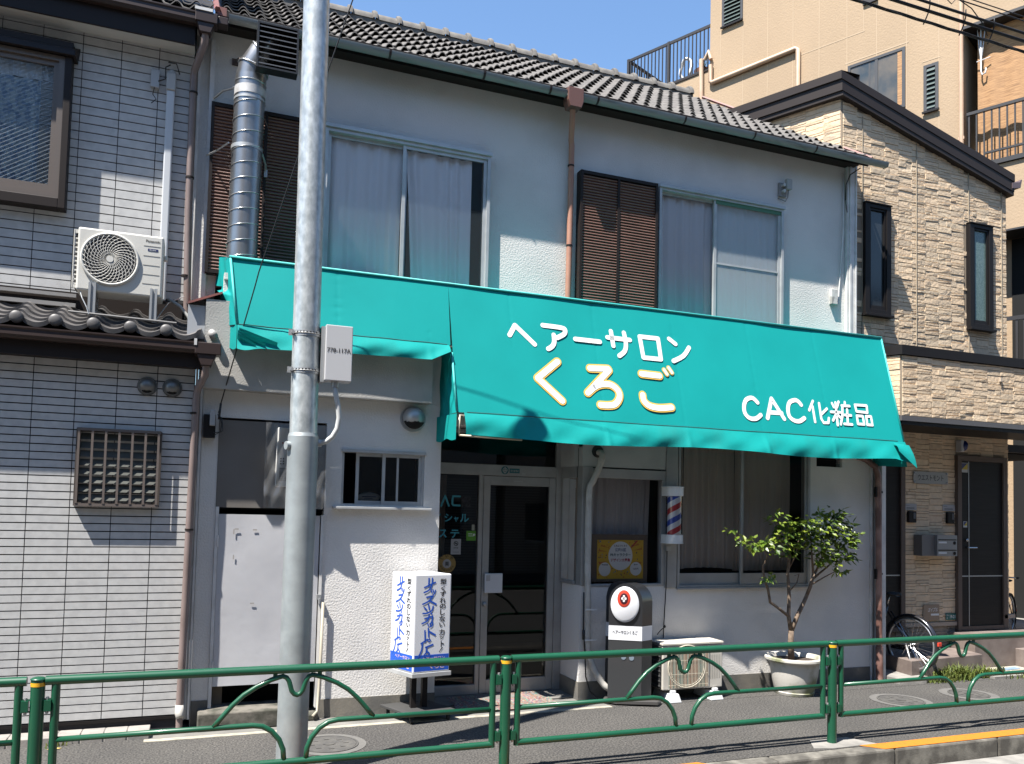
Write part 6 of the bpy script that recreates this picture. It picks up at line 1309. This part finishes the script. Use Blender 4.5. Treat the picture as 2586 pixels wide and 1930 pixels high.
b.tube([(-0.02, 8.06, 5.16), (0.06, 7.92, 5.16), (0.16, 7.72, 5.175)], 0.010, 4); b.tube([(dx_, dy_, 5.15), (dx_, dy_, 5.185)], dr_+0.005, 32, caps=False); b.tube([(0.455, 7.80, 5.16), (0.50, 7.95, 5.12), (0.505, 8.03, 5.09)], 0.010, 4); b.box(0.495, 0.525, 8.02, 8.034, 5.03, 5.10); b.build('strap', GALVL, du, smooth=True, auto=40)
b = MB(); b.tube([(0.28, 7.80, 6.02), (0.22, 7.98, 6.10), (0.20, 8.14, 6.14)], 0.007, 6); b.box(0.17, 0.23, 8.13, 8.148, 6.11, 6.17); b.build('wall_stay', mat('stay_rusty', (0.10, 0.07, 0.06), 0.7), du)

# =================================================================== CABLES
def cable(pts, r, label, grp=None, strands=1, tw=0.012, name='power_cable'):
    b = MB()
    if strands == 1: b.tube(pts, r, 7)
    else:
        P = []
        for i in range(len(pts)-1):
            a, c = Vector(pts[i]), Vector(pts[i+1]); n = max(2, int((c-a).length/0.05))
            P += [a+(c-a)*k/n for k in range(n)]
        for s in range(strands): b.tube([p+Vector((0, tw*math.cos(i*0.45+s*6.283/strands), tw*math.sin(i*0.45+s*6.283/strands))) for i, p in enumerate(P)], r, 5)
    o = b.build(name, WIRE, loc=tuple(pts[0]), smooth=True); return set_tags(o, label, 'cable', grp)
NEAR = lambda q: (q[0]*0.5625, q[1]*0.5625, 1.96+(q[2]-1.96)*0.5625)
def sag(x0, x1, y, z, s, n=24): return [NEAR((x0+(x1-x0)*i/n, y, z-s*(1-(2*i/n-1)**2)+s)) for i in range(n+1)]
CG = 'overhead cables above the pavement'
cable(sag(-14, 26, 6.40, 7.22, 0.20), 0.0042, 'lowest twisted overhead cable crossing the upper right corner', CG, 3, 0.0055)
cable(sag(-14, 26, 6.44, 7.38, 0.16), 0.0100, 'thickest black overhead cable in the upper right corner', CG)
cable(sag(-14, 26, 6.40, 7.44, 0.14), 0.0085, 'second thick overhead cable just above the thickest one', CG)
cable(sag(-14, 26, 6.42, 7.60, 0.12), 0.004, 'thin upper overhead wire above the thick cables', CG)
cable(sag(-14, 26, 6.50, 7.72, 0.10), 0.0035, 'thinnest topmost overhead wire in the upper right corner', CG)
b = MB()
b.T = lambda *q: NEAR(q)
for x in (7.1, 7.62, 8.05): b.tube([(x+0.03*math.sin(i*0.9), 6.42+0.05*math.cos(i*0.7), 7.24+0.06*i) for i in range(5)], 0.007, 5)
b.tube([(7.5, 6.42, 7.62), (7.75, 6.42, 7.55), (7.95, 6.44, 7.43), (8.0, 6.43, 7.30)], 0.006, 5); b.tube([(7.2, 6.42, 7.66), (7.5, 6.46, 7.56), (7.6, 6.44, 7.68)], 0.005, 5)
o = b.build('cable_hanger', WIRE, loc=(4.0, 3.61, 4.96), smooth=True); set_tags(o, 'small wire loops tying the overhead cables together', 'cable tie')
cable([(0.185, 7.60, 2.80), (0.30, 7.47, 3.30), (0.415, 7.33, 3.80), (0.44, 7.30, 3.92), (0.74, 6.95, 5.0), (1.06, 6.58, 6.12), (2.2, 5.3, 9.8)], 0.0055, 'thin black drop wire running down past the awning to a bracket on the wall', None, name='drop_wire')
eb = thing('service_bracket', (0.10, 7.58, 2.62), 'dark cable bracket with small grey box at the left end of the salon wall', 'cable bracket')
b = MB(); b.box(0.05, 0.15, 7.60, 7.70, 2.50, 2.70); b.build('bracket', BLACK, eb); b = MB(); b.box(0.10, 0.145, 7.55, 7.599, 2.60, 2.735); b.build('fuse_box', mat('box_mid_grey', (0.36, 0.36, 0.36), 0.5), eb, bevel=0.005)
b = MB(); b.tube([(0.185, 7.60, 2.80), (0.17, 7.58, 2.72), (0.20, 7.58, 2.62), (0.19, 7.59, 2.55), (0.13, 7.59, 2.54)], 0.005, 6); b.tube([(0.185, 7.60, 2.80), (0.18, 7.59, 2.74), (0.175, 7.60, 2.66)], 0.011, 6); b.tube([(0.16, 7.58, 2.70), (0.20, 7.57, 2.67), (0.21, 7.57, 2.56), (0.14, 7.58, 2.52)], 0.004, 6); b.build('loose_cable', WIRE, eb, smooth=True)
ib = thing('insulator_box', (6.63, 8.12, 5.95), 'old grey insulator box with two knobs high on the salon wall', 'insulator')
b = MB(); b.box(6.555, 6.66, 8.115, 8.148, 5.855, 6.02); b.build('base', mat('insul_grey', (0.30, 0.30, 0.29), 0.7), ib); b = MB(); b.box(6.63, 6.705, 8.06, 8.114, 5.935, 6.065); b.build('box', mat('insul_box', (0.42, 0.42, 0.40), 0.6), ib, bevel=0.005)
b = MB()
for z in (5.91, 5.985): b.cyl((6.60, 8.116, z), (6.60, 8.07, z), 0.020, 12)
b.build('knob', mat('porcelain', (0.55, 0.55, 0.52), 0.3), ib, smooth=True, auto=40)
b = MB(); b.tube([(6.67, 8.09, 5.94), (6.67, 8.10, 5.85), (6.65, 8.12, 5.80), (6.55, 8.14, 5.83)], 0.006, 6); b.build('loose_cable', mat('cable_grey', (0.22, 0.22, 0.22), 0.6), ib, smooth=True)
wd = thing('wall_bell', (7.40, 8.1, 4.7), 'small weathered white box on the wall beside the right corner trim', 'wall box')
b = MB(); b.box(7.36, 7.455, 8.10, 8.148, 4.60, 4.79); b.build('box', mat('weathered_white', (0.62, 0.61, 0.58), 0.7, col2=(0.32, 0.31, 0.29), nscale=14, lo=0.52, hi=0.62), wd, bevel=0.005)
b = MB(); b.tube([(7.55, 8.12, 6.30), (7.56, 8.12, 5.6), (7.53, 8.13, 5.1), (7.50, 8.13, 4.8), (7.49, 8.13, 4.62), (7.44, 8.12, 4.60)], 0.008, 6); b.build('cable', WTRIM, wd, smooth=True)
b = MB(); b.tube([(7.72, 8.0, 6.36), (7.60, 8.05, 6.27), (7.57, 8.09, 6.15), (7.57, 8.1, 5.95)], 0.008, 6); b.tube([(7.57, 8.1, 5.95), (7.60, 8.1, 5.80)], 0.005, 6); o = b.build('loose_cable', WIRE, loc=(7.57, 8.1, 6.2), smooth=True); set_tags(o, 'black cable end dangling under the right end of the roof eave', 'cable')

# insulated pipe running down the bay post
ip = thing('insulated_pipe', (3.83, 7.62, 0), 'white taped insulated pipe running down the post beside the entrance', 'pipe')
b = MB(); b.disc((3.915, 7.692, 2.56), 0.066, (0,-1,0), 22, h=0.01); b.build('wall_sleeve', mat('sleeve_dark', (0.03, 0.03, 0.03), 0.6), ip)
pp = [(3.925, 7.69, 2.55), (3.93, 7.62, 2.53), (3.91, 7.62, 2.42), (3.84, 7.63, 2.25), (3.80, 7.645, 2.12), (3.80, 7.65, 1.5), (3.812, 7.65, 1.0), (3.825, 7.65, 0.55), (3.86, 7.62, 0.38), (3.92, 7.58, 0.24), (3.99, 7.55, 0.15), (4.08, 7.53, 0.11)]
P2 = []
for i in range(len(pp)-1):
    p0, p1, p2, p3 = [Vector(pp[min(max(i+k, 0), len(pp)-1)]) for k in (-1, 0, 1, 2)]
    for q in range(5):
        t = q/5; P2.append(0.5*((2*p1)+(p2-p0)*t+(2*p0-5*p1+4*p2-p3)*t*t+(3*p1-p0-3*p2+p3)*t**3))
P2.append(Vector(pp[-1]))
b = MB(); b.tube(P2, [0.032+0.0015*math.sin(i*1.7) for i in range(len(P2))], 12); b.build('hose', PVC, ip, smooth=True)
b = MB()
for z in (0.93, 0.62): b.box(3.77, 3.90, 7.612, 7.617, z-0.008, z+0.008)
b.build('pipe_clip', WHITEP, ip)
b = MB(); b.tube([(3.775, 7.67, 1.1), (3.772, 7.66, 0.75), (3.79, 7.65, 0.5), (3.80, 7.64, 0.25), (3.84, 7.62, 0.10), (3.92, 7.56, 0.03), (4.02, 7.50, 0.02)], 0.007, 6); b.box(3.765, 3.785, 7.65, 7.67, 0.62, 0.72); b.build('earth_wire', WIRE, ip, smooth=True)

# water heater behind clear plastic
wh = thing('water_heater', (0.85, 7.65, 2.1), 'white gas water heater under clear plastic sheet behind the steel pole', 'water heater')
b = MB(); b.box(0.675, 1.00, 7.60, 7.708, 2.09, 2.62); hb = b.build('case', mat('heater_white', (0.95, 0.94, 0.90), 0.4), wh, bevel=0.01)
b = MB()
for i in range(3):
    for j in range(2): b.disc((0.71+j*0.022, 7.5985, 2.34-i*0.022), 0.007, (0,-1,0), 10)
b.build('vent_hole', BLACK, hb)
b = MB(); b.box(0.715, 0.735, 7.597, 7.5995, 2.475, 2.487); b.build('red_mark', RED, hb)
b = MB(); b.box(0.70, 0.80, 7.597, 7.5995, 2.14, 2.26); b.build('instruction_label', mat('label_grey', (0.48, 0.48, 0.46), 0.5, col2=(0.35, 0.35, 0.34), nscale=30, stretch=(0.3, 1, 3)), hb)
b = MB()
def pl(u, v):
    x = 0.57+0.54*u; z = 1.90+0.76*v
    return (x, 7.575+0.012*math.sin(11*u+5*v)+0.008*math.sin(31*u-17*v)-0.03*math.exp(-((v-0.12)/0.1)**2), z)
b.grid(pl, 30, 36); b.build('plastic_sheet', PLAST, wh, smooth=True)

# poster in the window
po = thing('poster', (4.255, 7.79, 1.43), 'yellow printed poster with white circle taped inside the shop window', 'poster')
T = FAC(4.255, 7.785, 1.43)
b = MB(); b.T = T; b.box(-0.34, 0.33, -0.008, -0.004, -0.235, 0.265); b.build('backing_board', mat('board_brown', (0.16, 0.12, 0.09), 0.8), po)
b = MB(); b.T = T; b.box(-0.277, 0.277, -0.002, 0.0, -0.205, 0.205); b.build('sheet', mat('poster_yellow', (0.72, 0.44, 0.03), 0.6), po)
b = MB()
def pov(cx, cz, rx, rz, d, n=30): b.add([T(cx+rx*math.cos(2*math.pi*i/n), d, cz+rz*math.sin(2*math.pi*i/n)) for i in range(n)], [tuple(range(n))])
pov(0.0, 0.037, 0.145, 0.152, 0.0012); pov(-0.185, -0.105, 0.070, 0.072, 0.0012); pov(0.187, -0.10, 0.070, 0.072, 0.0012); b.build('white_circle', LETW, po)
CS = [((0.50, 0.06, 0.04), 'confetti_red'), ((0.05, 0.22, 0.36), 'confetti_blue'), ((0.55, 0.20, 0.03), 'confetti_orange'), ((0.07, 0.05, 0.08), 'confetti_dark')]
rd = random.Random(9)
for ci, (c_, nm) in enumerate(CS):
    b = MB()
    for k in range(13):
        for _ in range(40):
            x, z = rd.uniform(-0.265, 0.265), rd.uniform(-0.195, 0.195)
            if (x/0.155)**2+((z-0.037)/0.162)**2 > 1 and math.hypot(x+0.185, z+0.105) > 0.08 and math.hypot(x-0.187, z+0.10) > 0.08: break
        pov(x, z, rd.uniform(0.004, 0.010), rd.uniform(0.004, 0.010), 0.0008+0.0002*ci, 7)
    if ci == 2:
        for a0 in (20, 35, 150, 165, 200, 340): a = R(a0); b.add([T(0.16*math.cos(a), 0.0005, 0.037+0.165*math.sin(a)), T(0.27*math.cos(a-0.05), 0.0005, 0.037+0.22*math.sin(a-0.05)), T(0.27*math.cos(a+0.05), 0.0005, 0.037+0.22*math.sin(a+0.05))], [(0,1,2)])
    if ci == 0: b.add([T(0.12, 0.0006, 0.13), T(0.19, 0.0006, 0.2), T(0.215, 0.0006, 0.2), T(0.135, 0.0006, 0.12)], [(0,1,2,3)])
    b.build('confetti', mat(nm, c_, 0.6), po)
for s_, z, w_, h_, m_ in (('ともにつくろう', 0.132, 0.155, 0.024, 'ink_brown'), ('江戸川区', 0.082, 0.13, 0.036, 'ink_navy'), ('PRキャラクター', 0.030, 0.245, 0.036, 'ink_green'), ('デザイン大募集', -0.026, 0.235, 0.038, 'ink_crimson')):
    b = MB(); text(b, s_, 0.05, (lambda z: (lambda u, d, v: T(u, 0.0022, v+z)))(z), bold=0.0015, w=w_, h=h_)
    b.build('lettering', mat(m_, {'ink_brown': (0.10, 0.06, 0.05), 'ink_navy': (0.01, 0.03, 0.16), 'ink_green': (0.01, 0.09, 0.11), 'ink_crimson': (0.40, 0.01, 0.03)}[m_], 0.5), po)
b = MB()
for s_, x, z, w_, h_ in (('募集期間', -0.185, -0.065, 0.075, 0.014), ('賞金', 0.187, -0.063, 0.05, 0.013), ('10万円', 0.187, -0.112, 0.062, 0.020)):
    text(b, s_, 0.03, (lambda x, z: (lambda u, d, v: T(u+x, 0.0022, v+z)))(x, z), bold=0.0006, w=w_, h=h_)
b.build('small_lettering', INKB, po)

# stickers and lettering on the entrance glass and frame
def flat_thing(name, label, cat, x0, x1, z0, z1, y, m, grp=None):
    t = MB().box(x0, x1, y-0.0022, y, z0, z1).build(name, m, loc=((x0+x1)/2, y, (z0+z1)/2)); return set_tags(t, label, cat, grp)
gl_ = thing('glass_lettering', (2.5, 8.175, 1.85), 'teal painted lettering on the dark glass beside the entrance door', 'lettering')
TL = FAC(0, 8.176, 0)
b = MB()
stroke(b, [(2.375, 1.952), (2.415, 2.058), (2.458, 1.955)], 0.0095, TL, smooth=0, flat=0.1); stroke(b, [(2.575, 2.055), (2.50, 2.055), (2.494, 2.01), (2.494, 1.975), (2.505, 1.962), (2.575, 1.960)], 0.0095, TL, smooth=0, flat=0.1)
stroke(b, [(2.26, 2.055), (2.235, 2.01), (2.235, 1.975), (2.26, 1.962)], 0.0095, TL, smooth=0, flat=0.1)
for ch, x, z, w_, h_ in (('フ', 2.19, 1.795, 0.07, 0.075), ('ェ', 2.275, 1.79, 0.06, 0.05), ('イ', 2.345, 1.79, 0.06, 0.085), ('シ', 2.455, 1.79, 0.085, 0.085), ('ャ', 2.54, 1.79, 0.05, 0.055), ('ル', 2.63, 1.79, 0.095, 0.085), ('エ', 2.28, 1.635, 0.08, 0.075), ('ス', 2.40, 1.625, 0.085, 0.085), ('テ', 2.53, 1.625, 0.095, 0.085)):
    text(b, ch, 0.1, (lambda x, z: (lambda u, d, v: TL(u+x, d, v+z)))(x, z), bold=0.002, w=w_, h=h_)
b.build('letters', mat('letter_teal_blue', (0.05, 0.36, 0.46), 0.5), gl_)
def sticker(name, label, x0, x1, z0, z1, y, m, cat='sticker'):
    return flat_thing(name, label, cat, x0, x1, z0, z1, y, m)
s1 = sticker('no_smoking_sign', 'white no smoking card on the glass left of the entrance door', 2.49, 2.598, 1.455, 1.615, 8.174, mat('card_white', (0.42, 0.42, 0.42), 0.5), 'card')
b = MB(); b.tube([(2.544+0.022*math.cos(a), 8.170, 1.568+0.022*math.sin(a)) for a in [i*math.pi/10 for i in range(20)]], 0.003, 5, closed=True); b.tube([(2.528, 8.170, 1.583), (2.560, 8.170, 1.553)], 0.003, 5); b.box(2.53, 2.558, 8.1695, 8.171, 1.565, 1.571); text(b, '禁煙', 0.02, FAC(2.544, 8.171, 1.515), w=0.05, h=0.016); b.box(2.51, 2.58, 8.170, 8.171, 1.478, 1.481); b.build('lettering', INKB, s1)
s1 = sticker('green_sticker', 'bright green square sticker on the entrance glass', 2.655, 2.758, 1.598, 1.70, 8.174, mat('sticker_green', (0.10, 0.32, 0.02), 0.5))
b = MB(); b.box(2.675, 2.72, 8.170, 8.1715, 1.665, 1.672); b.box(2.675, 2.735, 8.170, 8.1715, 1.645, 1.65); b.disc((2.738, 8.1705, 1.66), 0.012); b.build('print', LETW, s1)
s1 = sticker('curved_sticker', 'small pale bean shaped sticker above the green sticker', 2.712, 2.742, 1.705, 1.765, 8.174, mat('sticker_cream', (0.42, 0.41, 0.33), 0.5))
s1 = sticker('paper_notice', 'faint paper notice behind the glass right of the teal letters', 2.595, 2.695, 1.945, 2.055, 8.188, mat('notice_dim', (0.20, 0.18, 0.18), 0.7, col2=(0.10, 0.07, 0.07), nscale=30))
t = thing('round_plaque', (2.452, 8.17, 1.36), 'round gold plaque with white centre at the left edge of the entrance glass', 'plaque')
b = MB(); b.disc((2.452, 8.172, 1.36), 0.095, (0,-1,0), 36, h=0.003); b.build('disc', mat('plaque_gold', (0.36, 0.23, 0.06), 0.45), t)
b = MB(); b.disc((2.452, 8.1695, 1.36), 0.046, (0,-1,0), 26); b.build('centre', mat('card_white', (0.42, 0.42, 0.42), 0.5), t)
b = MB(); text(b, '美', 0.06, FAC(2.452, 8.1678, 1.335), bold=0.001, w=0.045, h=0.05)
for k, ch in enumerate('こいわ'): text(b, ch, 0.04, FAC(2.398+k*0.052, 8.1695, 1.405+(0.018 if k == 1 else 0)), bold=0.001, w=0.030, h=0.032)
for k, ch in enumerate('理容組合加盟店'): a = R(205+k*21.5); text(b, ch, 0.03, FAC(2.452+0.070*math.cos(a), 8.1695, 1.352+0.070*math.sin(a)), w=0.020, h=0.020)
b.build('lettering', INKB, t)
t = thing('door_sticker', (3.10, 8.14, 2.34), 'blue green round and oblong sticker on the frame above the entrance door', 'sticker')
SG = mat('sticker_teal_dark', (0.01, 0.14, 0.17), 0.5)
b = MB(); b.disc((3.056, 8.1465, 2.345), 0.042, (0,-1,0), 28, h=0.001); b.box(3.108, 3.222, 8.1455, 8.1475, 2.318, 2.366); b.build('sheet', SG, t)
b = MB(); b.tube([(3.056+0.024*math.cos(a), 8.1445, 2.345+0.024*math.sin(a)) for a in [i*math.pi/12 for i in range(24)]], 0.004, 5, closed=True); b.box(3.052, 3.060, 8.1435, 8.145, 2.308, 2.382); b.box(3.035, 3.077, 8.1432, 8.1448, 2.341, 2.349); text(b, '衛生管理店', 0.03, FAC(3.165, 8.1445, 2.33), w=0.095, h=0.023); b.build('emblem', mat('emblem_pale', (0.45, 0.48, 0.46), 0.5), t)
t = sticker('oval_sticker', 'small silver oval sticker on the frame right of the blue green sticker', 3.25, 3.29, 2.30, 2.325, 8.148, GALVL)
sm = MB().box(2.24, 2.29, 8.135, 8.14, 1.0, 1.01)
# door mat
MATM = mat('woven_mat', (1.0, 1.0, 1.0), 0.95, col2=(0.7, 0.7, 0.7), nscale=60, bump=0.9, bscale=120, tint=[(0.14, 0.07, 0.05), (0.34, 0.27, 0.2), (0.05, 0.22, 0.2), (0.26, 0.06, 0.07), (0.42, 0.36, 0.28), (0.16, 0.10, 0.2), (0.30, 0.17, 0.10)])
rd = random.Random(77); mb = MB(); NU, NV = 70, 44
def rug(u, v): x, y = 2.42+1.06*u, 7.46+0.62*v; return (x+0.03*v*(1-u), y+0.03*u, 0.020+0.004*math.sin(9*u)+0.003*math.sin(13*v))
for i in range(NU):
    base = rd.random()
    for j in range(NV):
        mb.ct = min(1.0, max(0.0, base + rd.gauss(0, 0.12) + (0.35 if rd.random() < 0.18 else 0)))
        k = 0.35*math.sin(j*0.35)/NU
        mb.add([rug(i/NU+k, j/NV), rug((i+1)/NU+k, j/NV), rug((i+1)/NU+k, (j+1)/NV), rug(i/NU+k, (j+1)/NV)], [(0,1,2,3)])
m_ = mb.build('door_mat', MATM, loc=(2.95, 7.75, 0.02)); set_tags(m_, 'multicoloured woven mat lying before the entrance door', 'mat')

# entry fittings of the stone house (each lifts off)
t = thing('mailbox', (9.06, 8.05, 1.45), 'grey steel mailbox with two slots on the stone wall between the doors', 'mailbox')
b = MB(); b.box(8.80, 9.02, 8.05, 8.18, 1.455, 1.725); b.build('side_case', mat('mail_dark_grey', (0.16, 0.155, 0.15), 0.5), t)
b = MB(); b.box(9.021, 9.37, 8.01, 8.18, 1.455, 1.725); bx = b.build('case', mat('mail_silver', (0.34, 0.335, 0.33), 0.4, 0.4), t)
b = MB()
for z in (1.66, 1.525): b.box(9.035, 9.355, 8.006, 8.0095, z, z+0.012); b.disc((9.32, 8.004, z-0.035), 0.022, (0,-1,0), 16, h=0.006)
b.build('slot', BLACK, bx); b = MB()
for z in (1.66, 1.525): b.box(9.04, 9.18, 8.0055, 8.0095, z-0.04, z-0.018)
b.build('name_card', WHITEP, bx)
for k, (x0, x1) in enumerate(((8.685, 8.82), (9.365, 9.49))):
    side = ('left', 'right')[k]
    t = thing('intercom', ((x0+x1)/2, 8.17, 1.95), 'black door intercom under the %s name card on the stone wall' % side, 'intercom', 'intercoms on the stone wall')
    b = MB(); b.box(x0, x1, 8.15, 8.19, 1.88, 2.03); bx = b.build('case', BLACK, t, bevel=0.01); b = MB(); b.box(x0+0.075, x1-0.02, 8.146, 8.1495, 1.93, 2.01); b.build('window', mat('intercom_grey', (0.10, 0.10, 0.11), 0.3), bx)
for k, (x0, x1) in enumerate(((8.645, 8.85), (9.31, 9.53))):
    side = ('left', 'right')[k]
    t = flat_thing('name_card', 'pale paper name card above the %s intercom' % side, 'name card', x0, x1, 2.045, 2.125, 8.183, mat('paper_pale', (0.42, 0.41, 0.40), 0.7), 'name cards on the stone wall')
    b = MB(); b.box(x0+0.03, x1-0.04, 8.179, 8.1805, 2.06, 2.08); b.box(x0+0.02, x0+0.08, 8.179, 8.1805, 2.10, 2.108); b.build('print', mat('print_grey', (0.22, 0.22, 0.22), 0.6), t)
t = flat_thing('name_plate', 'silver name plate with black katakana on the stone wall', 'name plate', 8.79, 9.395, 2.395, 2.555, 8.178, mat('plate_silver', (0.40, 0.38, 0.345), 0.4, 0.4))
b = MB(); text(b, 'ウエストモント', 0.08, FAC(9.092, 8.1745, 2.44), bold=0.001, w=0.45, h=0.075); b.build('lettering', INKB, t)
b = MB()
for x in (8.81, 9.375):
    for z in (2.415, 2.535): b.cyl((x, 8.176, z), (x, 8.168, z), 0.012, 12)
b.build('screw_cap', CHROME, t)
t = flat_thing('estate_plate', 'brown estate agent plate with pale handwriting low on the stone wall', 'plate', 8.96, 9.24, 0.605, 0.81, 8.178, mat('plate_brown', (0.33, 0.24, 0.165), 0.5))
b = MB(); text(b, 'エイブル', 0.08, FAC(9.12, 8.1745, 0.715), bold=0.0015, w=0.17, h=0.055, shear=0.25); b.box(9.09, 9.23, 8.173, 8.1755, 0.665, 0.69); b.build('lettering', LETW, t)
t = flat_thing('number_plate', 'green house number plate reading 19-21 low on the stone wall', 'number plate', 9.355, 9.535, 0.60, 0.685, 8.178, mat('plate_green', (0.005, 0.13, 0.11), 0.4))
b = MB(); text(b, '19-21', 0.05, FAC(9.475, 8.1745, 0.62), bold=0.001, w=0.095, h=0.045); text(b, '西小', 0.03, FAC(9.39, 8.1745, 0.65), w=0.045, h=0.022); text(b, '岩', 0.03, FAC(9.38, 8.1745, 0.615), w=0.022, h=0.022); b.build('lettering', LETW, t)
t = thing('wall_lamp', (9.61, 8.12, 2.92), 'small blue and grey lamp unit above the right steel door', 'wall lamp')
b = MB(); b.box(9.545, 9.60, 8.09, 8.185, 2.84, 3.0); b.build('bracket', BOXG, t, bevel=0.01); b = MB(); b.sphere((9.62, 8.11, 2.925), 0.055, 16, 10, (0.8, 0.9, 1.25)); b.build('lens', mat('lens_blue', (0.01, 0.025, 0.14), 0.2), t, smooth=True)

# weeds in front of the stone house
b = MB(); rd = random.Random(23)
def tuft(x, y, n, h):
    for k in range(n):
        a = rd.uniform(0, 6.28); l = h*rd.uniform(0.4, 1.1); px_, py_ = x+rd.gauss(0, .05), y+rd.gauss(0, .035); lean = rd.uniform(0.2, 0.9)*l; w_ = rd.uniform(0.003, 0.007)
        q = Vector((math.cos(a), math.sin(a), 0)); s = Vector((-q.y, q.x, 0))*w_; p0 = Vector((px_, py_, 0.0)); p1 = p0+q*lean*0.4+Vector((0, 0, l*0.65)); p2 = p0+q*lean+Vector((0, 0, l*rd.uniform(0.6, 1.0)))
        b.add([tuple(v) for v in (p0-s, p0+s, p1+s*0.8, p1-s*0.8, p2)], [(0,1,2,3), (3,2,4)])
for i in range(60):
    u = rd.random(); x = 8.2+1.35*u+rd.gauss(0, .03); y = 7.40+0.12*u+rd.gauss(0, .03); tuft(x, y, rd.randint(14, 30), rd.choice((0.06, 0.09, 0.13, 0.17)))
for i in range(26): x = 9.4+1.0*rd.random(); tuft(x, 7.36+rd.gauss(0, .02), rd.randint(10, 22), rd.choice((0.05, 0.07, 0.1)))
for i in range(14): tuft(8.75+rd.gauss(0, .12), 7.50+rd.gauss(0, .03), 26, 0.20)
for i in range(5): tuft(-0.95+rd.gauss(0, .03), 7.40, 8, 0.06)
o = b.build('weeds', GRASS, loc=(8.9, 7.45, 0)); set_tags(o, 'green weeds growing along the edge of the pavement', 'weeds', kind='stuff')
# two stray leaves on the pavement
for i, (x, y, lab) in enumerate(((-0.93, 7.30, 'dry yellow leaf on the pavement beside the left guardrail post'),)):
    b = MB(); b.slab([(x-.05, y), (x, y-.025), (x+.05, y+.005), (x+.01, y+.03)], 0.003, 0.006); o = b.build('fallen_leaf', mat('dry_leaf', (0.52, 0.40, 0.12), 0.7), loc=(x, y, 0)); set_tags(o, lab, 'leaf')

# =================================================================== HOUSES ACROSS THE STREET (added behind the camera to block the low sky and show in the window glass)
def added_house(x0, x1, h, col, label, floors):
    t = thing('house', ((x0+x1)/2, -6.5, 0), label, 'building', 'added houses across the street')
    WM = mat('far_wall_%02d' % int(abs(x0)), col, 0.9, col2=tuple(c*0.85 for c in col), nscale=0.6)
    y = -6.5; fh = h/floors; hl = []
    n = max(2, int((x1-x0)/2.6)); pw = (x1-x0)/n
    for f in range(floors):
        for i in range(n): cx = x0+(i+0.5)*pw; hl.append((cx-0.75, cx+0.75, f*fh+0.9, f*fh+2.15))
    b = MB(); b.T = lambda a, d, z: (a, -13.0-d, z); b.wall(x0, x1, -0.1, h, hl, 6.5-13.0, 0.3)
    b.T = None; b.box(x0, x1, -16, y-0.35, -0.1, h, skip='k'); b.build('wall', WM, t)
    for hh in hl:
        b = MB(); b.frame(hh[0]+0.002, hh[1]-0.002, hh[2]+0.002, hh[3]-0.002, 0.06, y-0.16, y-0.08); b.box((hh[0]+hh[1])/2-0.03, (hh[0]+hh[1])/2+0.03, y-0.15, y-0.09, hh[2]+0.07, hh[3]-0.07); f_ = b.build('window', ALU, t)
        b = MB(); b.box(hh[0]+0.062, hh[1]-0.062, y-0.14, y-0.13, hh[2]+0.062, hh[3]-0.062); b.build('pane', mat('far_glass', (0.05, 0.06, 0.07), 0.1), f_)
    b = MB(); b.box(x0-0.2, x1+0.2, -16.2, y+0.35, h+0.001, h+0.18); b.build('roof', FASC, t)
added_house(-26, -12.3, 9.6, (0.45, 0.42, 0.38), 'grey three storey house added across the street, outside the picture on the left', 3)
added_house(-12, -2.3, 12.4, (0.34, 0.30, 0.27), 'brown four storey house added across the street behind the camera', 4)
added_house(-2, 8.3, 9.8, (0.50, 0.48, 0.45), 'pale three storey unseen house added across the street facing the salon', 3)
added_house(8.6, 19.5, 12.6, (0.40, 0.33, 0.27), 'tan four storey unseen house added across the street facing the stone house', 4)
added_house(20, 34, 9.6, (0.46, 0.45, 0.43), 'grey three storey house added across the street, outside the picture on the right', 3)
